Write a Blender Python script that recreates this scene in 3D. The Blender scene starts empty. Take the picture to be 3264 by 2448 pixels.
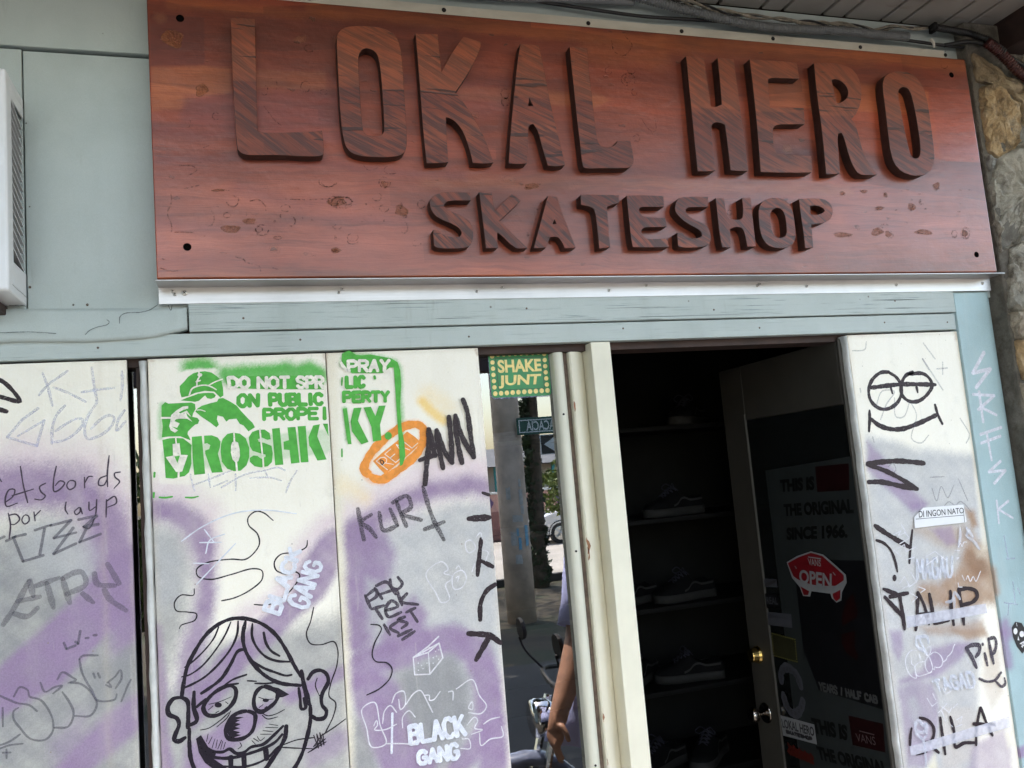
import bpy, bmesh, math, random
import numpy as np
from mathutils import Vector, Matrix
R = math.radians
random.seed(7)
SC = bpy.context.scene
COL = SC.collection

# ------------------------------------------------------------------ camera, sky, sun, exposure
cam_d = bpy.data.cameras.new('camera')
cam = bpy.data.objects.new('camera', cam_d)
COL.objects.link(cam)
SC.camera = cam
cam_d.sensor_width = 36.0
cam_d.lens = 29.6987
cam_d.clip_start = 0.02
cam_d.clip_end = 2000
cam.matrix_world = Matrix(((0.9529, 0.045993, -0.299777, 0.0), (-0.291615, -0.132609, -0.947299, -2.1),
                           (-0.083322, 0.990101, -0.112951, 1.65), (0, 0, 0, 1)))
SUN_EL, SUN_AZ = 66.0, 200.0            # high tropical sun from the street side, kept off the shop front by the eave
world = bpy.data.worlds.new('World')
SC.world = world
world.use_nodes = True
wn = world.node_tree
sky = wn.nodes.new('ShaderNodeTexSky')
sky.sky_type = 'NISHITA'
sky.sun_disc = False
sky.sun_elevation = R(SUN_EL)
sky.sun_rotation = R(SUN_AZ)
sky.air_density = 1.4
sky.dust_density = 3.0
sky.ozone_density = 1.0
wn.links.new(sky.outputs[0], wn.nodes['Background'].inputs[0])
wn.nodes['Background'].inputs[1].default_value = 0.15
sun_d = bpy.data.lights.new('sun', 'SUN')
sun_d.energy = 3.2
sun_d.angle = R(0.5)
sun_d.color = (1.0, 0.95, 0.87)
sun = bpy.data.objects.new('sun', sun_d)
COL.objects.link(sun)
_az = R(SUN_AZ)
_dir = Vector((math.sin(_az) * math.cos(R(SUN_EL)), math.cos(_az) * math.cos(R(SUN_EL)), math.sin(R(SUN_EL))))
sun.rotation_euler = _dir.to_track_quat('Z', 'Y').to_euler()
sun.location = (0, -6, 12)
SC.view_settings.view_transform = 'Standard'
SC.view_settings.look = 'None'
SC.view_settings.gamma = 1.0
SC.view_settings.use_curve_mapping = False
SC.view_settings.exposure = 2.88
SC.cycles.max_bounces = 10
SC.cycles.diffuse_bounces = 5
SC.cycles.transparent_max_bounces = 24

# ------------------------------------------------------------------ measured geometry (metres; x right, y into the shop, z up)
C = {
"p1r":-0.2624,
"p2l":-0.2168,
"p2r":0.1904,
"p3r":0.5809,
"strip_l":-0.2365,
"rp_l":1.7396,
"rp_r":2.1554,
"rps_l":1.7248,
"post_r":2.3172,
"b1l":0.7985,
"b1r":0.8294,
"b2l":0.8426,
"b3l":0.8947,
"b3r":0.952,
"sgn_l":-0.1838,
"sgn_r":2.2797,
"sgn_t":2.8845,
"sgn_t2":2.887,
"sgn_b":2.1759,
"sgn_b2":2.1747,
"fl_b":2.127,
"fl_b2":2.1212,
"fl_l":-0.1863,
"fl_r":2.303,
"lip_r":2.2849,
"lip_z":2.1584,
"lip_z0":2.1698,
"hd_b":2.0063,
"tr_b":2.0591,
"tr_b2":2.0583,
"tr_l":-0.1233,
"tr_r":2.1507,
"hd_t":2.1207,
"screws_b":[[-0.1548,-0.012,2.18],[-0.1507,-0.012,2.1499],[-0.1293,-0.012,2.1533],[0.2395,-0.012,2.1753],[0.2302,-0.012,2.1495]],
"screws_b2":[[0.5859,-0.012,2.1477],[0.9628,-0.012,2.1452],[1.4358,-0.012,2.1529],[1.6041,-0.012,2.1496],[1.9317,-0.012,2.1502],[2.2709,-0.012,2.151],[0.6555,-0.012,2.1768],[1.0774,-0.012,2.1768],[1.4436,-0.012,2.1764]],
"screws_t":[[0.5537,-0.022,2.9199],[0.9738,-0.022,2.9185]],
"screws_t2":[[1.271,-0.022,2.9194],[1.5844,-0.022,2.9218],[1.9065,-0.022,2.9191],[2.2443,-0.022,2.9181]],
"ts":[[0.172,-0.02,2.9196],[0.2431,-0.02,2.9213],[0.5593,-0.02,2.9228],[0.895,-0.02,2.9274],[1.2509,-0.02,2.9276],[1.7435,-0.02,2.9299],[2.2456,-0.02,2.9286]],
"tstop":[[0.6565,-0.02,2.9611],[0.7614,-0.02,2.9274],[1.2004,-0.02,2.9354]],
"tstop2":[[1.2661,-0.02,2.9338],[1.6443,-0.02,2.9406],[2.1187,-0.02,2.9339],[2.2461,-0.02,2.9356]],
"bolts":[[-0.1112,-0.06,2.815],[-0.1161,-0.06,2.2501],[2.2156,-0.06,2.8278],[2.2086,-0.06,2.2317]],
"conduit":[[1.1065,-0.05,3.0006],[1.1698,-0.05,2.99],[1.2389,-0.05,2.9773],[1.3197,-0.05,2.9667],[1.407,-0.05,2.9535],[1.4966,-0.05,2.944],[1.6057,-0.05,2.9418],[1.7186,-0.05,2.9468],[1.8347,-0.05,2.9525],[1.9528,-0.05,2.9509],[2.0749,-0.05,2.9536]],
"conduit_l":[[0.4986,-0.03,2.9665],[0.7621,-0.03,2.9698],[0.9493,-0.03,2.9832],[1.1206,-0.03,2.9925]],
"cable":[[0.8116,-0.03,2.9676],[0.9041,-0.03,2.9625],[1.0228,-0.03,2.9561],[1.1453,-0.03,2.9514],[1.3298,-0.03,2.9567],[1.5667,-0.03,2.9614],[1.7929,-0.03,2.9576],[1.9707,-0.03,2.9561],[2.1003,-0.03,2.9528]],
"cable2":[[1.9774,-0.03,2.9565],[2.0803,-0.03,2.9537],[2.159,-0.03,2.9509],[2.2391,-0.03,2.9481],[2.3345,-0.03,2.9464],[2.4305,-0.03,2.9374],[2.5699,-0.03,2.9007]],
"bundle":[[1.218,-0.04,3.0152],[1.2882,-0.04,3.0025],[1.3442,-0.04,2.993],[1.4221,-0.04,2.9829],[1.5076,-0.04,2.9782],[1.6176,-0.04,2.9779],[1.7302,-0.04,2.975],[1.835,-0.04,2.9789],[1.9348,-0.04,2.9728],[2.0276,-0.04,2.9849],[2.0969,-0.04,2.9866]],
"bundle2":[[2.0876,-0.03,2.9972],[2.1686,-0.03,3.0064],[2.2086,-0.03,3.0052],[2.2615,-0.03,2.9982],[2.3277,-0.03,2.9852],[2.4064,-0.03,2.9589],[2.47,-0.03,2.9217]],
"hose_d":[[2.1799,-0.05,2.9961],[2.2276,-0.05,2.9933],[2.2811,-0.05,2.9898],[2.335,-0.05,2.9851]],
"hose":[[2.2867,-0.09,2.9588],[2.315,-0.09,2.951],[2.3531,-0.09,2.9359],[2.3897,-0.09,2.9115],[2.4256,-0.09,2.8823],[2.4561,-0.09,2.8525],[2.4985,-0.09,2.8257],[2.5643,-0.09,2.8002]],
"clip":[[2.1879,-0.05,3.0036],[2.1819,-0.05,2.969],[2.1694,-0.05,2.9431],[2.1728,-0.05,2.9321]],
"soff":[[1.4215,0.0,3.034],[1.5692,0.0,3.03],[1.6484,0.0,3.0321],[1.796,0.0,3.0325],[1.8794,0.0,3.0347],[2.0223,0.0,3.034],[2.1031,0.0,3.033],[2.2575,0.0,3.0382],[2.3501,0.0,3.0417],[2.5074,0.0,3.0541]],
"seam":[[-0.5086,0.0,2.7465],[-0.4668,0.0,2.7486],[-0.1835,0.0,2.7505]],
"vseam":[[-0.4659,0.0,2.7448],[-0.4701,0.0,2.3343]],
"ac":[[-0.4626,-0.15,2.6204],[-0.4655,-0.15,2.13]],
"acb":[[-0.4675,0.0,2.6465],[-0.4724,0.0,2.1299]],
"knob":[[1.7523,0.72,0.7298]],
"door_edge":[[1.715,0.7135,1.4743],[1.715,0.7104,0.5457]],
"door_glass":[[1.715,0.5678,1.4754],[1.715,0.56,0.5887]],
"door_gt":[[1.715,0.605,1.79],[1.715,0.0178,1.8121]],
"door_gl":[[1.715,0.5854,1.7847],[1.715,0.0181,1.8098]],
"knobs":[[1.715,0.6507,0.7515],[1.715,0.6567,0.9538]],
"door_top":[[1.715,0.417,1.9795],[1.715,0.0323,1.9959]],
"sh0":[[1.5347,1.0,1.8324],[2.0282,1.0,1.8026]],
"sh1":[[1.5093,1.0,1.4819],[1.9798,1.0,1.4393]],
"sh2":[[1.4838,1.0,1.1337],[1.9318,1.0,1.0796]],
"sh3":[[1.4621,1.0,0.823],[1.8893,1.0,0.7599]],
"sh4":[[1.4423,1.0,0.5314],[1.8494,1.0,0.4608]],
"shoeA":[[1.4679,1.0,0.8116],[1.7832,1.0,0.8251]],
"shoeB":[[1.4243,1.0,0.8553],[1.5083,1.0,0.8431]],
"shoeC":[[1.4201,1.0,0.5504],[1.5876,1.0,0.5746]],
"shoeD":[[1.5355,1.0,0.499],[1.7895,1.0,0.5246]],
"shoeE":[[1.611,1.0,1.8147],[1.8705,1.0,1.832]],
"shoeF":[[1.5508,1.0,1.4673],[1.7086,1.0,1.462]],
"shoeG":[[1.4448,1.0,1.1488],[1.5116,1.0,1.1408]],
"shoeH":[[1.5098,1.0,1.1246],[1.7698,1.0,1.1267]],
"stones":[[0,[[2.3299,-0.055,2.9124],[2.3717,-0.055,2.8911],[2.4194,-0.055,2.8645],[2.4722,-0.055,2.8271],[2.5339,-0.055,2.7981],[2.4569,-0.055,2.7825],[2.402,-0.055,2.8073],[2.3358,-0.055,2.8209],[2.3279,-0.055,2.8663]]],[1,[[2.3393,-0.055,2.7942],[2.3721,-0.055,2.8055],[2.4007,-0.055,2.8008],[2.4491,-0.055,2.7766],[2.4956,-0.055,2.7477],[2.4874,-0.055,2.6919],[2.4678,-0.055,2.6262],[2.4329,-0.055,2.59],[2.3754,-0.055,2.5638],[2.3354,-0.055,2.5861],[2.3324,-0.055,2.6629],[2.3323,-0.055,2.7322]]],[0,[[2.4772,-0.055,2.7837],[2.5523,-0.055,2.7882],[2.6591,-0.055,2.7724],[2.7017,-0.055,2.7081],[2.6583,-0.055,2.6674],[2.5681,-0.055,2.6632],[2.5008,-0.055,2.6817],[2.5048,-0.055,2.7362]]],[3,[[2.3297,-0.055,2.5622],[2.364,-0.055,2.5555],[2.3337,-0.055,2.515],[2.3269,-0.055,2.5305]]],[2,[[2.3776,-0.055,2.5586],[2.4385,-0.055,2.5848],[2.4853,-0.055,2.6135],[2.5672,-0.055,2.625],[2.6481,-0.055,2.5847],[2.6371,-0.055,2.4648],[2.5895,-0.055,2.3673],[2.5075,-0.055,2.3291],[2.4251,-0.055,2.3074],[2.3873,-0.055,2.2708],[2.3316,-0.055,2.25],[2.3236,-0.055,2.3427],[2.328,-0.055,2.4676]]],[2,[[2.3668,-0.055,2.249],[2.3911,-0.055,2.2628],[2.4666,-0.055,2.2909],[2.5753,-0.055,2.2987],[2.5939,-0.055,2.2142],[2.575,-0.055,2.1234],[2.4953,-0.055,2.083],[2.4199,-0.055,2.057],[2.3499,-0.055,2.0516],[2.3168,-0.055,2.0657],[2.3371,-0.055,2.1398]]],[4,[[2.3214,-0.055,2.0454],[2.3834,-0.055,2.0475],[2.4925,-0.055,2.0693],[2.5692,-0.055,2.0956],[2.5877,-0.055,2.0122],[2.5201,-0.055,1.9454],[2.4156,-0.055,1.9487],[2.3329,-0.055,1.9647],[2.3195,-0.055,2.0052]]],[1,[[2.3267,-0.055,1.9548],[2.3971,-0.055,1.9426],[2.5349,-0.055,1.9313],[2.537,-0.055,1.8564],[2.4073,-0.055,1.8217],[2.3365,-0.055,1.8315],[2.3271,-0.055,1.8916]]],[4,[[2.3256,-0.055,1.8188],[2.4053,-0.055,1.8118],[2.5342,-0.055,1.843],[2.5335,-0.055,1.7553],[2.4703,-0.055,1.7053],[2.3511,-0.055,1.7122],[2.3279,-0.055,1.766]]],[4,[[2.5593,-0.055,2.9269],[2.6799,-0.055,2.9416],[2.7853,-0.055,2.904],[2.7973,-0.055,2.8255],[2.7181,-0.055,2.787],[2.6216,-0.055,2.7924],[2.5498,-0.055,2.8101],[2.4879,-0.055,2.839]]]],
"pole":[[3.055,-8.66,1.802],[3.603,-8.66,1.76],[2.954,-8.66,-0.169],[3.51,-8.66,-0.24]],
"psign":[[3.399,-8.46,2.463],[4.021,-8.46,2.456],[3.414,-8.46,2.235]],
"psign_w":[[3.529,-8.46,2.319],[3.923,-8.46,2.323],[3.6,-8.46,2.377]],
"ow":[[3.672,-8.36,2.217],[3.973,-8.36,2.214],[3.677,-8.36,1.951]],
"ivy":[[4.756,-11.76,2.881],[4.945,-11.76,1.768],[4.749,-11.76,-0.203],[4.591,-11.76,-0.185]],
"treeF":[[6.416,-15.86,2.048],[6.701,-15.86,1.071]],
"pwall":[[9.089,-23.86,1.257],[9.746,-23.86,1.264],[9.109,-23.86,0.95],[9.072,-23.86,0.558]],
"car":[[7.85,-20.26,0.719],[8.438,-20.26,0.666],[8.016,-20.26,-0.197],[8.051,-20.26,0.021],[8.438,-20.26,0.956]],
"person":[[1.295,-1.16,1.112],[1.267,-1.16,1.116],[1.148,-1.16,0.745],[1.118,-1.16,0.577],[1.173,-1.16,0.58],[1.357,-1.16,1.734]],
"bike":[[1.164,-1.5,0.725],[1.188,-1.5,0.585],[1.133,-1.5,0.382]],
"cam":[[0.9529,0.045993,-0.299777],[-0.291615,-0.132609,-0.947299],[-0.083322,0.990101,-0.112951]],
"lens":29.6987
}

PLY, DOORX = 0.006, 1.715

# ------------------------------------------------------------------ object helpers
def tag(o, label=None, cat=None, group=None, kind=None):
    if label: o['label'] = label
    if cat: o['category'] = cat
    if group: o['group'] = group
    if kind: o['kind'] = kind
    return o
def thing(name, label, cat, loc=(0, 0, 0), rz=0.0, group=None):
    o = bpy.data.objects.new(name, None)
    o.empty_display_size = 0.05
    COL.objects.link(o)
    o.location = loc
    o.rotation_euler = (0, 0, rz)
    return tag(o, label, cat, group)
def obj(name, me, mat=None, parent=None, world=True, smooth=False):
    """me: bmesh or mesh. Coordinates are world coordinates when the parent is an unrotated Empty."""
    if isinstance(me, bmesh.types.BMesh):
        m = bpy.data.meshes.new(name)
        me.to_mesh(m)
        me.free()
        me = m
    o = bpy.data.objects.new(name, me)
    COL.objects.link(o)
    if mat is not None and not me.materials: me.materials.append(mat)
    if smooth:
        me.polygons.foreach_set('use_smooth', [True] * len(me.polygons))
    if parent is not None:
        o.parent = parent
        if world:
            l = Vector(parent.location)
            p = parent.parent
            while p is not None:
                l += Vector(p.location); p = p.parent
            if l.length > 0: o.location = -l
    return o
def add_box(bm, x0, x1, y0, y1, z0, z1, bevel=0.0, seg=2):
    b = bmesh.new() if bevel else bm
    vs = [b.verts.new((x, y, z)) for x in (x0, x1) for y in (y0, y1) for z in (z0, z1)]
    for f in ((0, 1, 3, 2), (4, 6, 7, 5), (0, 4, 5, 1), (2, 3, 7, 6), (0, 2, 6, 4), (1, 5, 7, 3)):
        b.faces.new([vs[i] for i in f])
    if bevel:
        bmesh.ops.recalc_face_normals(b, faces=b.faces)
        bmesh.ops.bevel(b, geom=b.edges[:], offset=bevel, segments=seg, profile=0.5, affect='EDGES')
        m = bpy.data.meshes.new('tmp'); b.to_mesh(m); b.free()
        bm.from_mesh(m); bpy.data.meshes.remove(m)
    return bm
def box(name, x0, x1, y0, y1, z0, z1, mat, parent=None, bevel=0.003, seg=2, smooth=False, world=True):
    return obj(name, add_box(bmesh.new(), x0, x1, y0, y1, z0, z1, bevel, seg), mat, parent, world, smooth)
def catmull(pts, step):
    P = [Vector(p) for p in pts]
    if len(P) < 3:
        n = max(1, int((P[1] - P[0]).length / step))
        return [P[0].lerp(P[1], i / n) for i in range(n + 1)]
    closed = (P[0] - P[-1]).length < 1e-6
    out = []
    for i in range(len(P) - 1):
        p1, p2 = P[i], P[i + 1]
        p0 = P[i - 1] if i > 0 else (P[-2] if closed else p1 * 2 - p2)
        p3 = P[i + 2] if i + 2 < len(P) else (P[1] if closed else p2 * 2 - p1)
        d1 = max((p1 - p0).length ** .5, 1e-5); d2 = max((p2 - p1).length ** .5, 1e-5); d3 = max((p3 - p2).length ** .5, 1e-5)
        m1 = (p1 - p0) / d1 - (p2 - p0) / (d1 + d2) + (p2 - p1) / d2
        m2 = (p2 - p1) / d2 - (p3 - p1) / (d2 + d3) + (p3 - p2) / d3
        m1 *= d2; m2 *= d2
        n = max(2, int((p2 - p1).length / step))
        for k in range(n):
            t = k / n
            a = 2 * t ** 3 - 3 * t ** 2 + 1; b = t ** 3 - 2 * t ** 2 + t; c = -2 * t ** 3 + 3 * t ** 2; d = t ** 3 - t ** 2
            out.append(p1 * a + m1 * b + p2 * c + m2 * d)
    out.append(P[-1])
    return out
def add_tube(bm, path, rad, n=10, cap=True):
    """rad: number or function of arc fraction / arc length"""
    path = [Vector(p) for p in path]
    rings = []
    up = Vector((0, 0, 1))
    L = 0.0
    for i, p in enumerate(path):
        t = (path[min(i + 1, len(path) - 1)] - path[max(i - 1, 0)]).normalized()
        a = t.cross(up)
        if a.length < .05: a = t.cross(Vector((0, 1, 0)))
        a.normalize(); b = a.cross(t).normalized()
        if i: L += (p - path[i - 1]).length
        r = rad(L) if callable(rad) else rad
        rings.append([bm.verts.new(p + a * (r * math.cos(2 * math.pi * k / n)) + b * (r * math.sin(2 * math.pi * k / n))) for k in range(n)])
    for r0, r1 in zip(rings, rings[1:]):
        for k in range(n):
            bm.faces.new((r0[k], r0[(k + 1) % n], r1[(k + 1) % n], r1[k]))
    if cap:
        bm.faces.new(rings[0][::-1]); bm.faces.new(rings[-1])
    return bm
def add_loft(bm, rings, cap=True):
    vr = [[bm.verts.new(p) for p in r] for r in rings]
    n = len(vr[0])
    for a, b in zip(vr, vr[1:]):
        for k in range(n):
            bm.faces.new((a[k], a[(k + 1) % n], b[(k + 1) % n], b[k]))
    if cap:
        bm.faces.new(vr[0][::-1]); bm.faces.new(vr[-1])
    return bm
def add_disc(bm, c, axis, r, h, n=20, dome=0.0):
    """short turned cylinder from c along axis"""
    c = Vector(c); ax = Vector(axis).normalized()
    a = ax.orthogonal().normalized(); b = ax.cross(a)
    prof = [(r, 0), (r, h * .7), (r * .92, h)] + ([(r * .6, h + dome * .7), (r * .25, h + dome)] if dome else [])
    return add_loft(bm, [[c + ax * z + (a * math.cos(2 * math.pi * k / n) + b * math.sin(2 * math.pi * k / n)) * q for k in range(n)] for q, z in prof])
def curve_mesh(polys, extrude, bevel=0.0, res=2):
    """filled flat outline(s) with holes, thickened; returns a mesh in its own xy plane"""
    cu = bpy.data.curves.new('tmp', 'CURVE')
    cu.dimensions = '2D'; cu.fill_mode = 'BOTH'; cu.extrude = extrude; cu.bevel_depth = bevel; cu.bevel_resolution = 1
    cu.offset = -bevel
    for p in polys:
        s = cu.splines.new('POLY'); s.points.add(len(p) - 1); s.use_cyclic_u = True
        for i, q in enumerate(p): s.points[i].co = (q[0], q[1], 0, 1)
    o = bpy.data.objects.new('tmp', cu); COL.objects.link(o)
    dg = bpy.context.evaluated_depsgraph_get()
    m = bpy.data.meshes.new_from_object(o.evaluated_get(dg))
    bpy.data.objects.remove(o); bpy.data.curves.remove(cu)
    return m
_fc = {}
def font_mesh(txt, bold):
    if (txt, bold) in _fc: return _fc[(txt, bold)]
    cu = bpy.data.curves.new('tmp', 'FONT'); cu.body = txt; cu.size = 1.0; cu.offset = bold; cu.resolution_u = 4
    o = bpy.data.objects.new('tmp', cu); COL.objects.link(o)
    dg = bpy.context.evaluated_depsgraph_get()
    m = bpy.data.meshes.new_from_object(o.evaluated_get(dg))
    bpy.data.objects.remove(o); bpy.data.curves.remove(cu)
    v = [tuple(x.co[:2]) for x in m.vertices]; f = [tuple(p.vertices) for p in m.polygons]
    bpy.data.meshes.remove(m)
    x0 = min(a for a, b in v); x1 = max(a for a, b in v); y0 = min(b for a, b in v); y1 = max(b for a, b in v)
    v = [((a - x0) / (x1 - x0), (b - y0) / (y1 - y0)) for a, b in v]
    _fc[(txt, bold)] = (v, f)
    return v, f

# ------------------------------------------------------------------ material helpers
class NT:
    def __init__(s, name):
        s.m = bpy.data.materials.new(name); s.m.use_nodes = True
        s.t = s.m.node_tree; s.n = s.t.nodes; s.b = s.n['Principled BSDF']; s.out = s.n['Material Output']
        s.pos = s.n.new('ShaderNodeNewGeometry').outputs['Position']
    def l(s, a, b): s.t.links.new(a, b)
    def val(s, sock, v):
        if isinstance(v, bpy.types.NodeSocket): s.l(v, sock)
        elif v is not None:
            if isinstance(v, (tuple, list)) and len(v) == 3 and sock.type == 'RGBA': v = (*v, 1)
            sock.default_value = v
    def map(s, scale=(1, 1, 1), rot=(0, 0, 0), loc=(0, 0, 0), src=None):
        n = s.n.new('ShaderNodeMapping'); s.l(src or s.pos, n.inputs[0])
        n.inputs['Scale'].default_value = scale; n.inputs['Rotation'].default_value = rot; n.inputs['Location'].default_value = loc
        return n.outputs[0]
    def noise(s, vec=None, scale=5, detail=4, rough=.55, dist=0.0, out=0):
        n = s.n.new('ShaderNodeTexNoise'); s.l(vec or s.pos, n.inputs['Vector'])
        n.inputs['Scale'].default_value = scale; n.inputs['Detail'].default_value = detail
        n.inputs['Roughness'].default_value = rough; n.inputs['Distortion'].default_value = dist
        return n.outputs[out]
    def vor(s, vec=None, scale=5, feature='F1', rnd=1.0, out='Distance', metric='EUCLIDEAN'):
        n = s.n.new('ShaderNodeTexVoronoi'); s.l(vec or s.pos, n.inputs['Vector']); n.feature = feature; n.distance = metric
        n.inputs['Scale'].default_value = scale; n.inputs['Randomness'].default_value = rnd
        return n.outputs[out]
    def ramp(s, fac, stops, interp='LINEAR'):
        n = s.n.new('ShaderNodeValToRGB'); s.l(fac, n.inputs[0]); e = n.color_ramp.elements; n.color_ramp.interpolation = interp
        while len(e) < len(stops): e.new(.5)
        for i, (p, c) in enumerate(stops):
            e[i].position = p; e[i].color = (c, c, c, 1) if isinstance(c, (int, float)) else (*c, 1)
        return n.outputs[0]
    def mix(s, fac, a, b, mode='MIX'):
        n = s.n.new('ShaderNodeMix'); n.data_type = 'RGBA'; n.blend_type = mode
        s.val(n.inputs[0], fac); s.val(n.inputs[6], a); s.val(n.inputs[7], b)
        return n.outputs[2]
    def math(s, op, a, b=None, c=None):
        n = s.n.new('ShaderNodeMath'); n.operation = op
        s.val(n.inputs[0], a)
        if b is not None: s.val(n.inputs[1], b)
        if c is not None: s.val(n.inputs[2], c)
        return n.outputs[0]
    def sep(s, vec, i):
        n = s.n.new('ShaderNodeSeparateXYZ'); s.l(vec, n.inputs[0]); return n.outputs[i]
    def bump(s, h, strength=.3, dist=.002, prev=None):
        n = s.n.new('ShaderNodeBump'); n.inputs['Strength'].default_value = strength; n.inputs['Distance'].default_value = dist
        s.l(h, n.inputs['Height'])
        if prev is not None: s.l(prev, n.inputs['Normal'])
        s.l(n.outputs[0], s.b.inputs['Normal']); return n.outputs[0]
    def set(s, **k):
        for a, v in k.items():
            s.val(s.b.inputs[{'color': 'Base Color', 'rough': 'Roughness', 'metal': 'Metallic', 'spec': 'Specular IOR Level', 'coat': 'Coat Weight', 'coatr': 'Coat Roughness'}[a]], v)
        return s
    def alpha(s, fac):
        t = s.n.new('ShaderNodeBsdfTransparent'); m = s.n.new('ShaderNodeMixShader')
        s.val(m.inputs[0], fac); s.l(t.outputs[0], m.inputs[1]); s.l(s.b.outputs[0], m.inputs[2]); s.l(m.outputs[0], s.out.inputs[0])
        return s
M = {}
def plain(name, col, rough=.6, var=.12, nscale=30, metal=0.0, bump=0.0, coat=0.0, spec=.5):
    t = NT(name)
    a = tuple(c * (1 - var) for c in col); b = tuple(min(1, c * (1 + var)) for c in col)
    t.set(color=t.ramp(t.noise(scale=nscale, detail=5), [(.3, a), (.7, b)]), rough=rough, metal=metal, coat=coat, spec=spec)
    if bump: t.bump(t.noise(scale=nscale * 8, detail=3), bump, .001)
    M[name] = t.m
    return t.m
def ink(name, col, rough=.5, cover=.95, lo=.35, hi=.5, nscale=350, stretch=(1, 1, 1), wear=0.0):
    """pen, chalk or paint laid on a surface; cover = opacity of the laid film, lo..hi = how much the grain breaks it up"""
    t = NT(name)
    n = t.noise(t.map(stretch), scale=nscale, detail=3)
    c = t.ramp(t.noise(scale=60, detail=3), [(.3, tuple(x * .85 for x in col)), (.7, tuple(min(1, x * 1.15) for x in col))])
    t.set(color=c, rough=rough, spec=.22)
    fac = t.math('MULTIPLY', t.ramp(n, [(lo, 1 - min(1, wear)), (hi, 1.0)]), cover)
    t.alpha(fac)
    M[name] = t.m
    return t.m
# marks
ink('marker', (.030, .019, .024), .45, .97, .30, .42, 220, wear=.35)
ink('marker_black', (.012, .008, .016), .4, .985, .28, .38, 260, wear=.3)
ink('marker_grey', (.12, .11, .145), .5, .58, .3, .6, 500, wear=.35)
ink('marker_grey2', (.07, .055, .075), .5, .90, .35, .5, 300, wear=.4)
ink('pen_grey', (.065, .045, .07), .5, .95, .3, .4, 500, wear=.3)
ink('pen_black', (.018, .014, .02), .45, .95, .3, .4, 500, wear=.3)
ink('crayon_blue', (.56, .57, .72), .7, .46, .3, .66, 620, wear=.6)
ink('crayon_grey', (.15, .135, .165), .7, .50, .3, .7, 620, wear=.6)
ink('crayon_dark', (.07, .06, .07), .7, .85, .36, .62, 520, wear=.8)
ink('pencil', (.30, .30, .36), .6, .45, .42, .6, 420, wear=.7)
ink('green', (.088, .40, .062), .55, .98, .2, .34, 260, wear=.2)
ink('orange', (.83, .30, .055), .55, .96, .25, .36, 260, wear=.25)
ink('panel_white', (.83, .785, .69), .55, .95, .3, .4, 240, wear=.3)
ink('spray_white', (.74, .76, .84), .6, .90, .3, .6, 700, wear=.25)
ink('spray_white2', (.68, .69, .77), .6, .58, .3, .66, 600, wear=.4)
ink('spray_white3', (.76, .74, .80), .6, .85, .32, .6, 500, wear=.3)
ink('chalk_white', (.80, .78, .82), .6, .82, .3, .6, 700, wear=.3)
ink('tape', (.72, .71, .80), .28, .58, .3, .6, 40, wear=.18)
ink('crack_dark', (.06, .07, .065), .8, .8, .3, .6, 200, wear=.5); ink('rust_stain', (.10, .06, .035), .8, .85, .3, .6, 200, wear=.4)
plain('paper', (.74, .73, .74), .6, .04, 20)
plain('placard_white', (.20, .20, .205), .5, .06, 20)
plain('ink', (.016, .014, .017), .5, .1, 60)
plain('sticker_green', (.012, .20, .055), .35, .15, 30)
plain('sticker_gold', (.74, .60, .22), .4, .14, 140)
ink('sticker_clear', (.22, .25, .36), .25, .55, .2, .3, 60)
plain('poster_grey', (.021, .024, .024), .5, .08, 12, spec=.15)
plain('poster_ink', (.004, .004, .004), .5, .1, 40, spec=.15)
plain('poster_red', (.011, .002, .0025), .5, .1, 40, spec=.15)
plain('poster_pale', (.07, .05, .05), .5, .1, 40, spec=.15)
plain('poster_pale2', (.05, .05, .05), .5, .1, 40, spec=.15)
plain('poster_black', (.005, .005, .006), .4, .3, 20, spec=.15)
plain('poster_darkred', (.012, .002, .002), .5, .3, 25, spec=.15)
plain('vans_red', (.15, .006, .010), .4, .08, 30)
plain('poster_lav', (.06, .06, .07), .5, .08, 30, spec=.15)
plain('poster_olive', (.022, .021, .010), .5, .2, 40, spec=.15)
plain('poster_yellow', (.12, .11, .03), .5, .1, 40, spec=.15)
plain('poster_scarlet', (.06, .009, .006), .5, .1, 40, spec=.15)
def panel_mat(name, rough=.5, speck=True):
    t = NT(name)
    at = t.n.new('ShaderNodeAttribute'); at.attribute_name = 'paint'
    n1 = t.noise(scale=420, detail=2); n2 = t.noise(scale=7, detail=6, rough=.65)
    c = t.mix(.5, at.outputs['Color'], t.ramp(n2, [(.25, .40), (.75, .60)]), 'OVERLAY')
    c = t.mix(.55, c, t.ramp(n1, [(.3, .40), (.7, .60)]), 'OVERLAY')
    rl = t.noise(t.map((7, 1, 1.6)), scale=1.6, detail=5, rough=.6)
    c = t.mix(t.ramp(rl, [(.52, 0.0), (.70, .16)]), c, (.60, .57, .50))
    gm = t.ramp(t.noise(scale=13, detail=9, rough=.75), [(.58, 0.0), (.74, .20)])
    c = t.mix(gm, c, (.34, .30, .26))
    if speck:   # rust and dirt flecks
        d = t.vor(scale=46); r = t.vor(scale=46, out='Color')
        f = t.math('MULTIPLY', t.ramp(d, [(.05, 1.0), (.09, 0.0)]), t.ramp(t.sep(r, 0), [(.86, 0.0), (.88, .75)]))
        c = t.mix(f, c, (.22, .16, .12))
        sc = t.ramp(t.noise(t.map((60, 1, 9), (0, .5, 0)), scale=3, detail=4), [(.66, 0.0), (.72, .22)])
        c = t.mix(sc, c, (.40, .36, .33))
    t.set(color=c, rough=rough)
    b = t.bump(t.noise(t.map((1, 1, 1)), scale=160, detail=4), .25, .0012)
    t.bump(t.noise(t.map((14, 1, 2)), scale=5, detail=4), .15, .003, b)
    M[name] = t.m
    return t.m
panel_mat('panel_paint')
panel_mat('post_paint', .5)
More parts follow.
